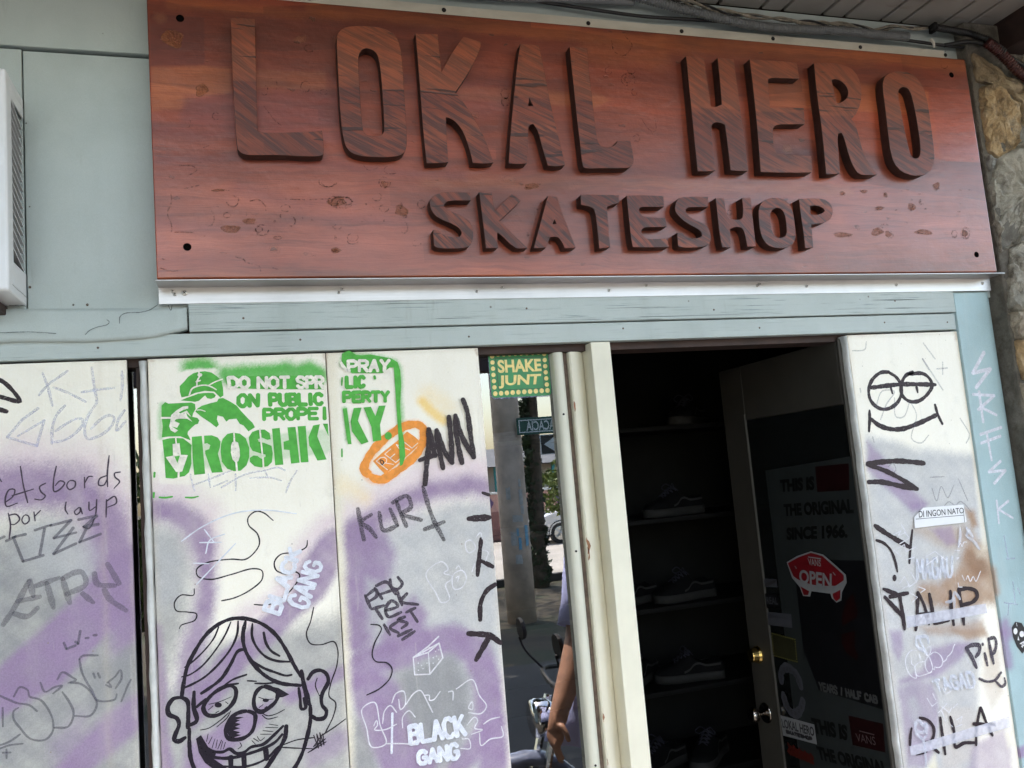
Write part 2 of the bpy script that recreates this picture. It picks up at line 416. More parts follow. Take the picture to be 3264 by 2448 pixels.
def wood_sign(name, letter=False):
    t = NT(name)
    if not letter:
        warp = t.noise(t.map((2.2, 1, 5)), scale=1.6, detail=3, out=1)
        base = t.n.new('ShaderNodeVectorMath'); base.operation = 'MULTIPLY_ADD'; base.inputs[1].default_value = (.10, .1, .05)
        t.l(warp, base.inputs[0]); t.l(t.pos, base.inputs[2]); v = base.outputs[0]
        n1 = t.noise(t.map((.55, 1, 4.2), src=v), scale=1.9, detail=5, rough=.6)
        at = t.n.new('ShaderNodeAttribute'); at.attribute_name = 'paint'
        c = t.mix(.95, at.outputs['Color'], t.ramp(n1, [(.28, .20), (.5, .5), (.72, .74)]), 'OVERLAY')
        blk = t.vor(t.map((.9, 1, 7.5)), scale=1.0, out='Color', metric='CHEBYCHEV')
        c = t.mix(.5, c, t.ramp(t.sep(blk, 0), [(.0, .28), (1.0, .72)]), 'OVERLAY')
        g = t.noise(t.map((3, 1, 120), src=v), scale=3.0, detail=5, rough=.7)
        c = t.mix(.55, c, t.ramp(g, [(.3, .34), (.7, .62)]), 'OVERLAY')
        pr = t.ramp(t.noise(t.map((5, 1, 330), src=v), scale=2.2, detail=3), [(.60, 0.0), (.70, .55)])
        c = t.mix(pr, c, (.055, .014, .010))
        fb = t.noise(t.map((1.2, 1, 26), src=v), scale=2.0, detail=4)
        c = t.mix(t.ramp(fb, [(.52, 0.0), (.70, .5)]), c, (.105, .024, .015))
        c = t.mix(.22, c, t.ramp(t.noise(scale=520, detail=2), [(.3, .38), (.7, .62)]), 'OVERLAY')
        # burls, knots and worm tracks
        kv = t.n.new('ShaderNodeVectorMath'); kv.operation = 'MULTIPLY_ADD'; kv.inputs[1].default_value = (.035, .0, .035)
        t.l(t.noise(scale=26, detail=4, out=1), kv.inputs[0]); t.l(t.pos, kv.inputs[2])
        kmap = t.map((1, .01, 1.25), src=kv.outputs[0])
        d = t.vor(kmap, scale=9.5); kc = t.vor(kmap, scale=9.5, out='Color')
        cl = t.ramp(t.noise(t.map((1, 0, 1), loc=(5.2, 0, 3.1)), scale=2.1, detail=2), [(.40, 0.0), (.55, 1.0)])
        on = t.math('MULTIPLY', t.ramp(t.sep(kc, 0), [(.60, 0.0), (.62, 1.0)]), cl)
        rr = t.math('MULTIPLY', t.math('SUBTRACT', d, .05), t.math('ADD', t.math('MULTIPLY', t.sep(kc, 1), 60), 40))
        ring = t.math('MULTIPLY', t.ramp(t.math('ABSOLUTE', t.math('SINE', rr)), [(.0, 1.0), (.32, 0.0)]), t.ramp(d, [(.17, 1.0), (.21, 0.0)]))
        kn = t.math('MULTIPLY', ring, on)
        c = t.mix(t.math('MULTIPLY', kn, .75), c, (.045, .014, .009))
        blob = t.math('MULTIPLY', t.ramp(d, [(.10, 1.0), (.20, 0.0)]), on)
        c = t.mix(t.math('MULTIPLY', blob, .45), c, (.27, .095, .045))
        fm = t.map((1.0, .01, 2.6), (0, .12, 0), src=kv.outputs[0])
        fd = t.vor(fm, scale=17); fcn = t.vor(fm, scale=17, out='Color')
        fl = t.math('MULTIPLY', t.ramp(fd, [(.13, 1.0), (.17, 0.0)]), t.math('MULTIPLY', t.ramp(t.sep(fcn, 2), [(.80, 0.0), (.81, 1.0)]), cl))
        c = t.mix(t.math('MULTIPLY', fl, .8), c, (.085, .028, .016))
        t.set(color=c, rough=t.ramp(t.noise(scale=9, detail=4), [(.3, .34), (.7, .48)]), coat=.6, coatr=.24, spec=.35)
        h = t.math('ADD', t.math('MULTIPLY', g, .25), t.math('ADD', t.math('MULTIPLY', kn, -1.0), t.math('MULTIPLY', fl, -1.2)))
        b = t.bump(h, .55, .0022)
        b = t.bump(t.noise(t.map((1, 1, 2)), scale=5.0, detail=3), .3, .014, b)
        t.bump(t.noise(t.map((1, 1, 1.3)), scale=19, detail=4, rough=.6), .35, .006, b)
    else:
        oi = t.n.new('ShaderNodeObjectInfo'); cx = t.n.new('ShaderNodeCombineXYZ'); t.l(t.math('MULTIPLY_ADD', oi.outputs['Random'], .55, -.88), cx.inputs[1])
        rot = t.map((1, 1, 1)); t.l(cx.outputs[0], rot.node.inputs['Rotation'])
        sh_ = t.n.new('ShaderNodeVectorMath'); sh_.operation = 'ADD'; t.l(rot, sh_.inputs[0]); t.l(t.math('MULTIPLY', oi.outputs['Random'], 7.0), sh_.inputs[1]); rot = sh_.outputs[0]
        g = t.noise(t.map((5, 1, 62), src=rot), scale=1.5, detail=5, rough=.62, dist=.4)
        n1 = t.noise(t.map((.7, 1, 4), (0, 0, 0)), scale=2.2, detail=4)
        c = t.ramp(n1, [(.32, (.125, .022, .010)), (.50, (.19, .037, .014)), (.68, (.265, .066, .024))])
        lam = t.vor(t.map((1.1, 1, 5.5), loc=(.37, 0, .21)), scale=1.0, out='Color', metric='CHEBYCHEV')
        c = t.mix(.6, c, t.ramp(t.sep(lam, 1), [(.1, (.36, .32, .34)), (.9, (.64, .58, .52))]), 'OVERLAY')
        c = t.mix(t.ramp(g, [(.44, 0.0), (.56, .88)]), c, (.050, .015, .011))
        zz = t.math('ADD', t.sep(t.pos, 2), t.math('MULTIPLY', t.noise(scale=8), .012))
        c = t.mix(t.ramp(t.math('SUBTRACT', zz, 2.165), [(.490, 0.0), (.4925, .42)]), c, (.255, .066, .024))
        c = t.mix(t.ramp(t.math('SUBTRACT', zz, 2.165), [(.300, .0), (.305, .30), (.490, .30), (.4925, .0)]), c, (.115, .026, .017))
        g2 = t.noise(t.map((8, 1, 160), src=rot), scale=2.0, detail=4)
        c = t.mix(.6, c, t.ramp(g2, [(.3, .34), (.7, .62)]), 'OVERLAY')
        cr = t.ramp(t.noise(t.map((2.0, 1, 26), (0, R(-50), 0)), scale=1.7, detail=3, dist=.6), [(.63, 0.0), (.66, .8)])
        c = t.mix(cr, c, (.020, .009, .008))
        t.set(color=c, rough=.48, coat=.18, coatr=.3, spec=.4)
        t.bump(t.math('ADD', g2, t.math('MULTIPLY', cr, -1.0)), .5, .0015)
    M[name] = t.m
ink('burl_dark', (.105, .027, .013), .5, .62, .40, .66, 200, wear=1.0); ink('burl_light', (.27, .088, .036), .5, .6, .3, .6, 90, wear=.6)
plain('hole_black', (.004, .003, .003), 1.0, .1, 60, spec=.0)
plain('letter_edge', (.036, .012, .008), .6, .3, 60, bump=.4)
wood_sign('sign_wood'); wood_sign('letter_wood', True)
def blue_mat(name, grain=0.0, crack=False):
    t = NT(name)
    n = t.noise(scale=3.2, detail=7, rough=.62)
    c = t.ramp(n, [(.25, (.36, .408, .393)), (.5, (.425, .474, .458)), (.75, (.465, .515, .50))])
    st = t.ramp(t.noise(t.map((4, 1, .6)), scale=1.7, detail=5), [(.55, 0.0), (.75, .35)])
    c = t.mix(st, c, (.30, .325, .29))
    drt = t.ramp(t.noise(t.map((9, 1, 1.1)), scale=2.3, detail=6, rough=.7), [(.60, 0.0), (.78, .45)])
    c = t.mix(drt, c, (.24, .235, .20))
    chp = t.ramp(t.noise(scale=21, detail=8, rough=.75), [(.690, 0.0), (.705, .85)])
    c = t.mix(chp, c, (.46, .47, .43))
    f = t.noise(scale=520, detail=2)
    c = t.mix(.35, c, t.ramp(f, [(.3, .42), (.7, .58)]), 'OVERLAY')
    d = t.vor(scale=15); r = t.vor(scale=15, out='Color')
    sp = t.math('MULTIPLY', t.ramp(d, [(.035, 1.0), (.055, 0.0)]), t.ramp(t.sep(r, 1), [(.84, 0.0), (.85, .8)]))
    c = t.mix(sp, c, (.12, .10, .08))
    hgt = t.noise(scale=90, detail=4)
    if grain:
        g = t.noise(t.map((2.2, 30, 95)), scale=2.2, detail=5, rough=.7)
        c = t.mix(t.ramp(g, [(.58, 0.0), (.68, grain)]), c, (.12, .165, .17))
        if crack:
            k = t.ramp(t.noise(t.map((.55, 10, 62)), scale=2.3, detail=4, rough=.8), [(.62, 0.0), (.655, .95)])
            c = t.mix(k, c, (.055, .07, .07))
            g = t.math('SUBTRACT', g, t.math('MULTIPLY', k, 1.5))
        hgt = g
    t.set(color=c, rough=.55)
    t.bump(hgt, .35, .0016)
    M[name] = t.m
blue_mat('blue_wall'); blue_mat('blue_board', .55); blue_mat('blue_grooved', .75, True)
plain('cream_paint', (.70, .665, .54), .48, .06, 9, bump=.15)
plain('pale_green_paint', (.62, .61, .515), .45, .06, 9, bump=.1)
plain('grimy_white', (.56, .56, .545), .5, .16, 20, bump=.5)
plain('groove_dirt', (.12, .085, .065), .8, .35, 60)
plain('dark_timber', (.035, .017, .013), .7, .35, 14)
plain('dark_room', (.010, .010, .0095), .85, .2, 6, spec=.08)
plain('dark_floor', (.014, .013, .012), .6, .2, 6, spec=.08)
plain('door_paint', (.044, .039, .032), .6, .10, 12, bump=.15)
def metal(name, col, rough, brush=True, dirt=.2):
    t = NT(name)
    n = t.noise(t.map((1.2, 1, 60)), scale=3, detail=4); d = t.noise(scale=4, detail=6)
    c = t.mix(t.ramp(d, [(.5, 0.0), (.8, dirt)]), col, tuple(x * .5 for x in col))
    c = t.mix(.3, c, t.ramp(n, [(.3, .4), (.7, .6)]), 'OVERLAY')
    t.set(color=c, metal=1.0, rough=rough)
    t.bump(n, .06, .001)
    M[name] = t.m
metal('aluminium', (.52, .51, .51), .46, dirt=.45)
metal('steel', (.55, .54, .52), .3)
metal('dark_steel', (.035, .033, .033), .5)
metal('brass', (.80, .56, .20), .16)
metal('chrome', (.75, .74, .72), .08, dirt=.05)
metal('knob_dark', (.34, .31, .28), .14)
t = NT('strip_paint')
c = t.ramp(t.noise(t.map((3, 1, 8)), scale=3, detail=6), [(.3, (.50, .47, .40)), (.6, (.60, .57, .49)), (.8, (.42, .39, .33))])
t.set(color=c, rough=.5); M['strip_paint'] = t.m
plain('conduit_grey', (.15, .155, .155), .5, .15, 30)
plain('cable_black', (.012, .011, .011), .45, .2, 40)
plain('wire_grimy', (.22, .19, .145), .6, .5, 55)
plain('hose_red', (.045, .007, .005), .5, .25, 30)
plain('ac_white', (.70, .69, .69), .35, .03, 4, coat=.2)
plain('ac_dark', (.02, .02, .02), .7, .3, 30)
plain('clip_white', (.6, .57, .5), .5, .1, 30)
def soffit_mat():
    t = NT('soffit_paint')
    c = t.ramp(t.noise(scale=3, detail=6), [(.3, (.25, .225, .195)), (.7, (.36, .33, .295))])
    c = t.mix(t.ramp(t.noise(t.map((1, 6, 1)), scale=5, detail=5), [(.6, 0.0), (.75, .5)]), c, (.14, .10, .075))
    t.set(color=c, rough=.65); t.bump(t.noise(scale=80), .2, .001); M['soffit_paint'] = t.m
soffit_mat()
def stone_mat(name, c0, c1, c2):
    t = NT(name)
    n = t.noise(scale=11, detail=8, rough=.68, dist=.5)
    c = t.ramp(n, [(.28, c0), (.5, c1), (.72, c2)])
    c = t.mix(t.ramp(t.noise(scale=26, detail=8, rough=.7), [(.50, 0.0), (.66, .75)]), c, (.10, .078, .055))
    c = t.mix(.5, c, t.ramp(t.noise(scale=300, detail=3), [(.3, .38), (.7, .62)]), 'OVERLAY')
    t.set(color=c, rough=.85)
    b = t.bump(t.noise(scale=24, detail=9, rough=.75), 1.0, .03)
    t.bump(t.noise(scale=140, detail=5, rough=.7), .6, .004, b)
    M[name] = t.m
stone_mat('stone_tan', (.21, .145, .08), (.44, .33, .20), (.55, .46, .33))
stone_mat('stone_gold', (.27, .165, .075), (.55, .37, .19), (.64, .52, .36))
stone_mat('stone_grey', (.24, .22, .18), (.48, .43, .345), (.60, .545, .45))
stone_mat('stone_pale', (.28, .27, .24), (.42, .40, .36), (.5, .48, .44))
stone_mat('stone_buff', (.22, .165, .12), (.46, .38, .28), (.56, .48, .38))
stone_mat('mortar', (.09, .078, .062), (.20, .175, .14), (.31, .28, .235))
plain('canvas_black', (.003, .003, .0035), .8, .3, 120, spec=.08)
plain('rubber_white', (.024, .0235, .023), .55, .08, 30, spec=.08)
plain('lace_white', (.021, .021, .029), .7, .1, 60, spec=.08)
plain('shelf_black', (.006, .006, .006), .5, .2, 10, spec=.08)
# glass
t = NT('window_glass')
t.n.remove(t.b)
tr = t.n.new('ShaderNodeBsdfTransparent'); tr.inputs[0].default_value = (.62, .64, .62, 1)
gl = t.n.new('ShaderNodeBsdfGlossy'); gl.inputs['Roughness'].default_value = 0.0; gl.inputs[0].default_value = (.95, .97, 1, 1)
mx = t.n.new('ShaderNodeMixShader'); lw = t.n.new('ShaderNodeLayerWeight'); lw.inputs[0].default_value = .35
mr = t.n.new('ShaderNodeMapRange'); t.l(lw.outputs['Fresnel'], mr.inputs[0]); mr.inputs[3].default_value = .145; mr.inputs[4].default_value = 1.0
t.l(mr.outputs[0], mx.inputs[0]); t.l(tr.outputs[0], mx.inputs[1]); t.l(gl.outputs[0], mx.inputs[2]); t.l(mx.outputs[0], t.out.inputs[0])
M['window_glass'] = t.m
t = NT('glass_clear'); t.n.remove(t.b)
tr = t.n.new('ShaderNodeBsdfTransparent'); tr.inputs[0].default_value = (.9, .93, .91, 1); t.l(tr.outputs[0], t.out.inputs[0]); M['glass_clear'] = t.m

# ------------------------------------------------------------------ painted panels: a dense sheet whose own paint colours are worked out stroke by stroke
PAINT = {
"p1":{"base":[0.85,0.8,0.7],"ops":[
["p",[0.245,0.243,0.25],0.95,0,62.6,[-780,1646,-416,1640,-314,1631,-222,1508,-258,400,-776,545]],
["s",[0.56,0.38,0.5],0.6,135.3,54.1,[-780,1723,-523,1751,-432,1764,-358,1738,-303,1661,-285,1576]],
["s",[0.265,0.175,0.305],0.95,98.3,32.2,[-780,1694,-524,1721,-442,1729,-378,1709,-318,1642,-297,1557,-276,1463,-264,1370]],
["p",[0.43,0.425,0.435],0.8,0,38.1,[-471,1656,-389,1628,-339,1562,-345,1501,-419,1510,-490,1578]],
["p",[0.265,0.175,0.305],0.95,0,11.5,[-392,1467,-306,1553,-238,1582,-236,1346,-282,1423,-414,1292,-547,1236,-698,1187,-698,1260,-528,1348]],
["p",[0.245,0.243,0.25],0.95,0,13.4,[-351,1283,-288,1353,-225,1385,-227,1325,-268,1251,-352,1224]],
["p",[0.265,0.175,0.305],0.9,0,13.7,[-239,1266,-241,1187,-299,1147,-392,1077,-481,1000,-498,1040,-408,1137,-325,1220]],
["p",[0.265,0.175,0.305],0.5,0,28.2,[-370,1227,-376,979,-429,990,-426,1178]],
["s",[0.36,0.2,0.1],0.55,14.6,8.3,[-239,2002,-231,1975]],
["s",[0.36,0.2,0.1],0.35,4.7,2.7,[-520,2006,-265,2004]],
["s",[0.5,0.42,0.32],0.4,4,14,[-320,600,-320,1990]],
["s",[0.5,0.42,0.32],0.4,4,14,[-263,600,-263,1990]],
["s",[0.45,0.36,0.26],0.38,4,12,[-320,1998,-263,1998]],
["s",[0.55,0.52,0.47],0.35,2,2.5,[-263,1270,-268,1198]],
["s",[0.55,0.52,0.47],0.35,2,2.5,[-297,1796,-292,1681]],
["s",[0.55,0.52,0.47],0.35,2,2.5,[-317,1614,-315,1564]],
["s",[0.55,0.52,0.47],0.35,2,2.5,[-305,1796,-304,1729]],
["s",[0.55,0.52,0.47],0.35,2,2.5,[-282,1116,-280,1041]],
["s",[0.55,0.52,0.47],0.35,2,2.5,[-275,1727,-279,1644]],
["s",[0.55,0.52,0.47],0.35,2,2.5,[-273,1335,-273,1206]]
]},
"p2":{"base":[0.85,0.8,0.7],"ops":[
["p",[0.245,0.243,0.25],0.85,0,38.5,[-234,1617,-151,1609,-136,1508,-148,1411,-182,1260,-114,1328,31,1348,174,1371,215,1365,140,139,-277,265]],
["p",[0.43,0.425,0.435],0.75,0,34.6,[-225,1626,-169,1611,-144,1539,-152,1450,-232,1402]],
["s",[0.56,0.38,0.5],0.55,86.4,38.4,[-242,1682,-167,1671,-117,1626,-86,1553]],
["s",[0.265,0.175,0.305],0.93,53.8,19.2,[-242,1658,-173,1646,-132,1608,-106,1545,-104,1465,-126,1388,-148,1313,-154,1256]],
["p",[0.85,0.8,0.7],0.96,0,23.7,[-69,1622,26,1644,205,1639,186,1577,110,1512,54,1406,-26,1386,-79,1382,-78,1502]],
["s",[0.56,0.38,0.5],0.6,42.1,31.6,[198,1597,122,1542,55,1426,-26,1386]],
["p",[0.265,0.175,0.305],0.93,0,12.6,[205,1581,197,1492,156,1414,103,1379,51,1336,-30,1277,-91,1208,-149,1160,-156,1218,-86,1314,4,1382,75,1424,110,1502,165,1569]],
["s",[0.265,0.175,0.305],0.9,32.2,11.4,[-224,1382,-217,1294,-217,1171,-207,1076]],
["s",[0.265,0.175,0.305],0.85,33.4,11.8,[63,1194,124,1215,186,1231]],
["p",[0.265,0.175,0.305],0.85,0,13.2,[-168,1125,-54,1174,24,1191,2,1145,-77,1091,-128,986,-183,978]],
["p",[0.265,0.175,0.305],0.6,0,15.7,[87,1082,200,1113,197,1064,94,1023]],
["s",[0.085,0.42,0.06],1.0,38.4,15.4,[-122,1977,-102,1984,-91,1982,-82,1975]],
["p",[0.85,0.8,0.7],0.97,0,3.1,[-156,1956,-133,1972,-107,1974,-68,1974,-50,1957,-48,1919,-157,1924]],
["s",[0.085,0.42,0.06],1.0,31.3,14.6,[-46,1962,-13,1963,36,1965,90,1968,96,1968,116,1958,150,1966,168,1957,178,1950]],
["s",[0.085,0.42,0.06],0.95,33.4,10.4,[-43,1951,35,1951,89,1958,115,1947,152,1955,176,1944]],
["s",[0.085,0.42,0.06],0.55,11.5,6.5,[-190,1894,-192,1862,-193,1818]],
["s",[0.085,0.42,0.06],0.35,60.5,5.1,[-163,1769,-88,1768,-31,1770,27,1776,96,1779,169,1780]],
["p",[0.85,0.8,0.7],0.6,0,2.6,[-201,1709,-201,1725,-109,1719,64,1730,184,1734,181,1678]],
["s",[0.36,0.2,0.1],0.5,5.6,3.2,[-215,2002,-204,1998]],
["s",[0.36,0.2,0.1],0.5,6.0,3.4,[121,2008,186,2006,187,1987]],
["s",[0.36,0.2,0.1],0.3,3.5,2.1,[-217,1998,-218,1925,-218,1816]],
["s",[0.5,0.42,0.32],0.4,4,14,[-214,600,-214,1990]],
["s",[0.5,0.42,0.32],0.4,4,14,[189,600,189,1990]],
["s",[0.45,0.36,0.26],0.38,4,12,[-214,1998,189,1998]],
["s",[0.55,0.52,0.47],0.35,2,2.5,[-204,1666,-202,1620]],
["s",[0.55,0.52,0.47],0.35,2,2.5,[76,1441,71,1304]],
["s",[0.55,0.52,0.47],0.35,2,2.5,[-121,1369,-126,1265]],
["s",[0.55,0.52,0.47],0.35,2,2.5,[-23,1875,-18,1815]],
["s",[0.55,0.52,0.47],0.35,2,2.5,[174,1420,172,1298]],
["s",[0.55,0.52,0.47],0.35,2,2.5,[133,1834,133,1731]],
["s",[0.55,0.52,0.47],0.35,2,2.5,[-145,1299,-145,1213]]
]},
"p3":{"base":[0.85,0.8,0.7],"ops":[
["p",[0.43,0.425,0.435],0.95,0,31.6,[225,1531,336,1584,495,1614,610,1604,497,32,130,142]],
["p",[0.245,0.243,0.25],0.65,0,41.6,[312,1229,465,1238,493,1161,466,967,293,948]],
["s",[0.56,0.38,0.5],0.55,116.8,51.0,[228,1584,306,1630,408,1665,512,1685,592,1673]],
["s",[0.265,0.175,0.305],0.92,52.7,21.1,[226,1542,282,1589,360,1620,452,1645,532,1650,611,1621]],
["s",[0.265,0.175,0.305],0.95,78.0,19.0,[242,1551,234,1467,232,1384,224,1313]],
["s",[0.265,0.175,0.305],0.9,64.3,19.3,[279,1536,297,1492,283,1441]],
["p",[0.43,0.425,0.435],0.9,0,16.7,[257,1444,285,1430,286,1357,256,1319]],
["p",[0.265,0.175,0.305],0.92,0,14.8,[321,1363,366,1389,401,1342,381,1292,314,1259,271,1255,285,1305]],
["s",[0.265,0.175,0.305],0.94,73.1,16.2,[206,1223,260,1251,335,1256,380,1273,457,1277,515,1232,537,1154,541,1059,533,904]],
["p",[0.265,0.175,0.305],0.9,0,16.2,[195,1205,269,1224,320,1186,335,1102,404,1009,387,930,273,971,219,1100]],
["p",[0.245,0.243,0.25],0.85,0,20.8,[319,1212,454,1235,488,1161,476,1069,405,1029,354,1068,333,1143]],
["p",[0.245,0.243,0.25],0.85,0,12.1,[191,1145,225,1109,254,994,227,900,177,910]],
["s",[0.265,0.175,0.305],0.8,52.2,14.6,[398,928,468,988,516,1031]],
["s",[0.76,0.7,0.56],0.95,29.9,13.8,[205,2003,196,1728,191,1396,189,1182,184,973]],
["s",[0.76,0.7,0.56],0.55,67.1,44.8,[196,1683,234,1658]],
["s",[0.86,0.6,0.2],0.95,25.7,9.6,[426,1868,448,1841,478,1816]],
["s",[0.86,0.6,0.2],0.35,48.2,24.1,[439,1884,481,1849]],
["s",[0.86,0.6,0.2],0.4,30.7,23.1,[214,1676,261,1638]],
["s",[0.085,0.42,0.06],0.9,14.0,8.8,[242,1997,250,2001,265,1990,292,1990,330,1982,358,1973,368,1955,370,1930,366,1875,366,1816]],
["s",[0.085,0.42,0.06],0.8,9.6,6.9,[229,1859,231,1824,233,1785]],
["s",[0.085,0.42,0.06],0.8,9.2,6.6,[367,1796,368,1757,364,1722]],
["s",[0.085,0.42,0.06],0.8,9.6,6.9,[229,1972,230,1984]],
["s",[0.85,0.33,0.05],0.6,22.3,6.2,[280,1692,267,1706,277,1732,300,1760,337,1789,377,1808,409,1809,422,1797,421,1773,409,1746,383,1721,346,1696,310,1679,287,1681,274,1694]],
["s",[0.36,0.2,0.1],0.6,6.3,3.5,[196,2005,316,2007,476,2006,576,2004,581,1984]],
["s",[0.36,0.2,0.1],0.4,3.9,2.7,[192,2005,190,1904,192,1674]],
["s",[0.5,0.42,0.32],0.4,4,14,[193,600,193,1990]],
["s",[0.5,0.42,0.32],0.4,4,14,[580,600,580,1990]],
["s",[0.45,0.36,0.26],0.38,4,12,[193,1998,580,1998]],
["s",[0.55,0.52,0.47],0.35,2,2.5,[364,1279,363,1148]],
["s",[0.55,0.52,0.47],0.35,2,2.5,[416,1732,420,1598]],
["s",[0.55,0.52,0.47],0.35,2,2.5,[197,1269,200,1217]],
["s",[0.55,0.52,0.47],0.35,2,2.5,[568,1840,568,1704]],
["s",[0.55,0.52,0.47],0.35,2,2.5,[204,1640,207,1502]],
["s",[0.55,0.52,0.47],0.35,2,2.5,[232,1450,232,1369]],
["s",[0.55,0.52,0.47],0.35,2,2.5,[300,1656,300,1619]]
]},
"rp":{"base":[0.85,0.8,0.7],"ops":[
["p",[0.43,0.425,0.435],0.9,0,20.8,[1760,1695,1925,1647,2159,1611,2137,1324,1977,619,1602,689]],
["p",[0.265,0.175,0.305],0.8,0,12.3,[1760,1677,1802,1636,1864,1557,1954,1474,1892,1452,1808,1533,1750,1594]],
["p",[0.265,0.175,0.305],0.5,0,8.3,[1879,1487,1948,1471,1915,1452,1883,1472]],
["p",[0.33,0.19,0.105],0.55,0,21.0,[1884,1408,1967,1407,2088,1395,2114,1368,2076,1333,2014,1330,1931,1372,1886,1386]],
["p",[0.265,0.175,0.305],0.6,0,10.4,[1948,1399,2026,1399,2036,1347,2001,1341]],
["p",[0.33,0.19,0.105],0.95,0,13.9,[2091,1448,2126,1436,2130,1391,2104,1386]],
["p",[0.33,0.19,0.105],0.9,0,22.8,[1879,1241,1938,1241,2012,1263,2058,1316,2100,1362,2139,1337,2174,1274,2180,1220,2152,1156,2105,1152,2014,1156,1898,1178,1864,1205]],
["p",[0.22,0.11,0.055],0.8,0,16.6,[2074,1324,2131,1294,2141,1244,2089,1236,2066,1277]],
["s",[0.43,0.425,0.435],0.6,49.8,21.0,[1889,1300,1934,1284,1968,1273]],
["p",[0.76,0.7,0.56],0.3,0,11.1,[2096,1341,2137,1327,2149,1292,2107,1296]],
["p",[0.33,0.19,0.105],0.6,0,13.0,[1859,1122,1976,1116,2097,1110,2104,1067,1884,1096]],
["p",[0.265,0.175,0.305],0.6,0,10.5,[1755,1125,1800,1119,1792,1070,1769,1037,1752,1066]],
["p",[0.265,0.175,0.305],0.7,0,12.6,[1891,1056,1981,1060,2044,1054,1986,1006,1892,974,1764,970,1761,984,1853,1002]],
["p",[0.33,0.19,0.105],0.7,0,10.8,[1978,1096,2098,1085,2106,1060,2027,1061]],
["p",[0.265,0.175,0.305],0.55,0,10.1,[1757,962,1833,973,1877,958,1887,911,1881,844,1850,770,1810,733,1755,744,1758,863]],
["p",[0.33,0.19,0.105],0.35,0,15.7,[2085,1044,2141,1013,2137,896,2080,858,2063,930]],
["p",[0.55,0.5,0.46],0.7,0,10.1,[1900,886,2010,869,2048,817,1983,723,1875,710,1876,799]],
["p",[0.265,0.175,0.305],0.55,0,15.3,[1990,762,2066,782,2116,787,2134,738,2124,666,1958,682]],
["p",[0.72,0.66,0.5],0.8,0,10.1,[1827,736,1854,758,1859,722,1843,694,1804,700]],
["s",[0.43,0.425,0.435],0.8,30.3,20.2,[1803,914,1808,891,1809,864]],
["p",[0.76,0.7,0.56],0.6,0,8.1,[2114,774,2145,778,2143,737,2118,732]],
["s",[0.36,0.2,0.1],0.6,11.6,6.3,[1743,2002,1868,2007,1986,2010,2151,2010,2150,1978]],
["s",[0.76,0.7,0.56],0.6,17.1,9.1,[2157,2008,2156,1758,2151,1466,2143,1324]],
["s",[0.5,0.42,0.32],0.4,4,14,[1742,600,1742,1990]],
["s",[0.5,0.42,0.32],0.4,4,14,[2154,600,2154,1990]],
["s",[0.45,0.36,0.26],0.38,4,12,[1742,1998,2154,1998]],
["s",[0.55,0.52,0.47],0.35,2,2.5,[1974,1851,1972,1728]],
["s",[0.55,0.52,0.47],0.35,2,2.5,[1748,1633,1748,1542]],
["s",[0.55,0.52,0.47],0.35,2,2.5,[2019,1273,2015,1228]],
["s",[0.55,0.52,0.47],0.35,2,2.5,[1926,1502,1929,1426]],
["s",[0.55,0.52,0.47],0.35,2,2.5,[1815,1876,1817,1822]],
["s",[0.55,0.52,0.47],0.35,2,2.5,[1914,1263,1920,1133]],
["s",[0.55,0.52,0.47],0.35,2,2.5,[1793,1218,1798,1085]]
]},
"post":{"base":[0.33,0.45,0.47],"ops":[
["s",[0.33,0.19,0.105],0.8,30.5,13.9,[2152,1253,2151,1233,2153,1194]],
["s",[0.265,0.175,0.305],0.8,32.4,16.2,[2174,1092,2162,1029,2161,972]],
["s",[0.265,0.175,0.305],0.9,32.6,7.1,[2132,711,2181,721,2273,726]],
["s",[0.265,0.175,0.305],0.7,35.3,16.3,[2133,1087,2167,1068,2212,1058]]
]},
"sign":{"base":[0.235,0.044,0.0175],"ops":[
["p",[0.115,0.024,0.016],0.55,0,66.7,[-180,2879,119,2884,859,2901,2298,2916,2274,2787,1124,2744,459,2738,-20,2692,-186,2692]],
["p",[0.115,0.024,0.016],0.8,0,3.0,[-178,2820,-58,2823,-60,2701,-106,2697,-181,2687]],
["p",[0.32,0.09,0.03],0.75,0,5.0,[-179,2686,-64,2697,0,2695,-1,2632,-82,2615,-121,2586,-182,2580]],
["p",[0.32,0.09,0.03],0.45,0,4.6,[58,2697,223,2703,224,2655,56,2651]],
["p",[0.165,0.036,0.03],0.75,0,11.0,[-109,2617,4,2632,266,2656,272,2558,51,2543,-119,2547]],
["s",[0.165,0.036,0.03],0.6,32.3,14.3,[-184,2532,-71,2526,36,2535,259,2537]],
["s",[0.32,0.09,0.03],0.6,22.5,11.3,[-129,2852,14,2854,162,2851,283,2853]],
["s",[0.32,0.09,0.03],0.7,36.9,12.3,[206,2867,485,2863,787,2858,1170,2857]],
["s",[0.115,0.024,0.016],0.6,28.1,20.1,[204,2830,442,2833,566,2826]],
["s",[0.115,0.024,0.016],0.6,30.4,21.7,[599,2707,864,2715]],
["p",[0.32,0.09,0.03],0.65,0,7.0,[555,2682,701,2691,862,2688,963,2690,999,2674,950,2648,698,2652,569,2649]],
["p",[0.165,0.036,0.03],0.5,0,25.0,[417,2712,729,2711,698,2604,466,2609]],
["p",[0.115,0.024,0.016],0.5,0,7.9,[235,2703,433,2708,431,2683,245,2679]],
["s",[0.21,0.04,0.02],0.7,81.1,42.9,[1010,2775,1158,2748,1249,2726]],
["s",[0.32,0.09,0.03],0.5,61.9,28.6,[966,2813,1165,2814]],
["s",[0.32,0.09,0.03],0.75,54.3,19.7,[1184,2853,1549,2862,1888,2863,2269,2864]],
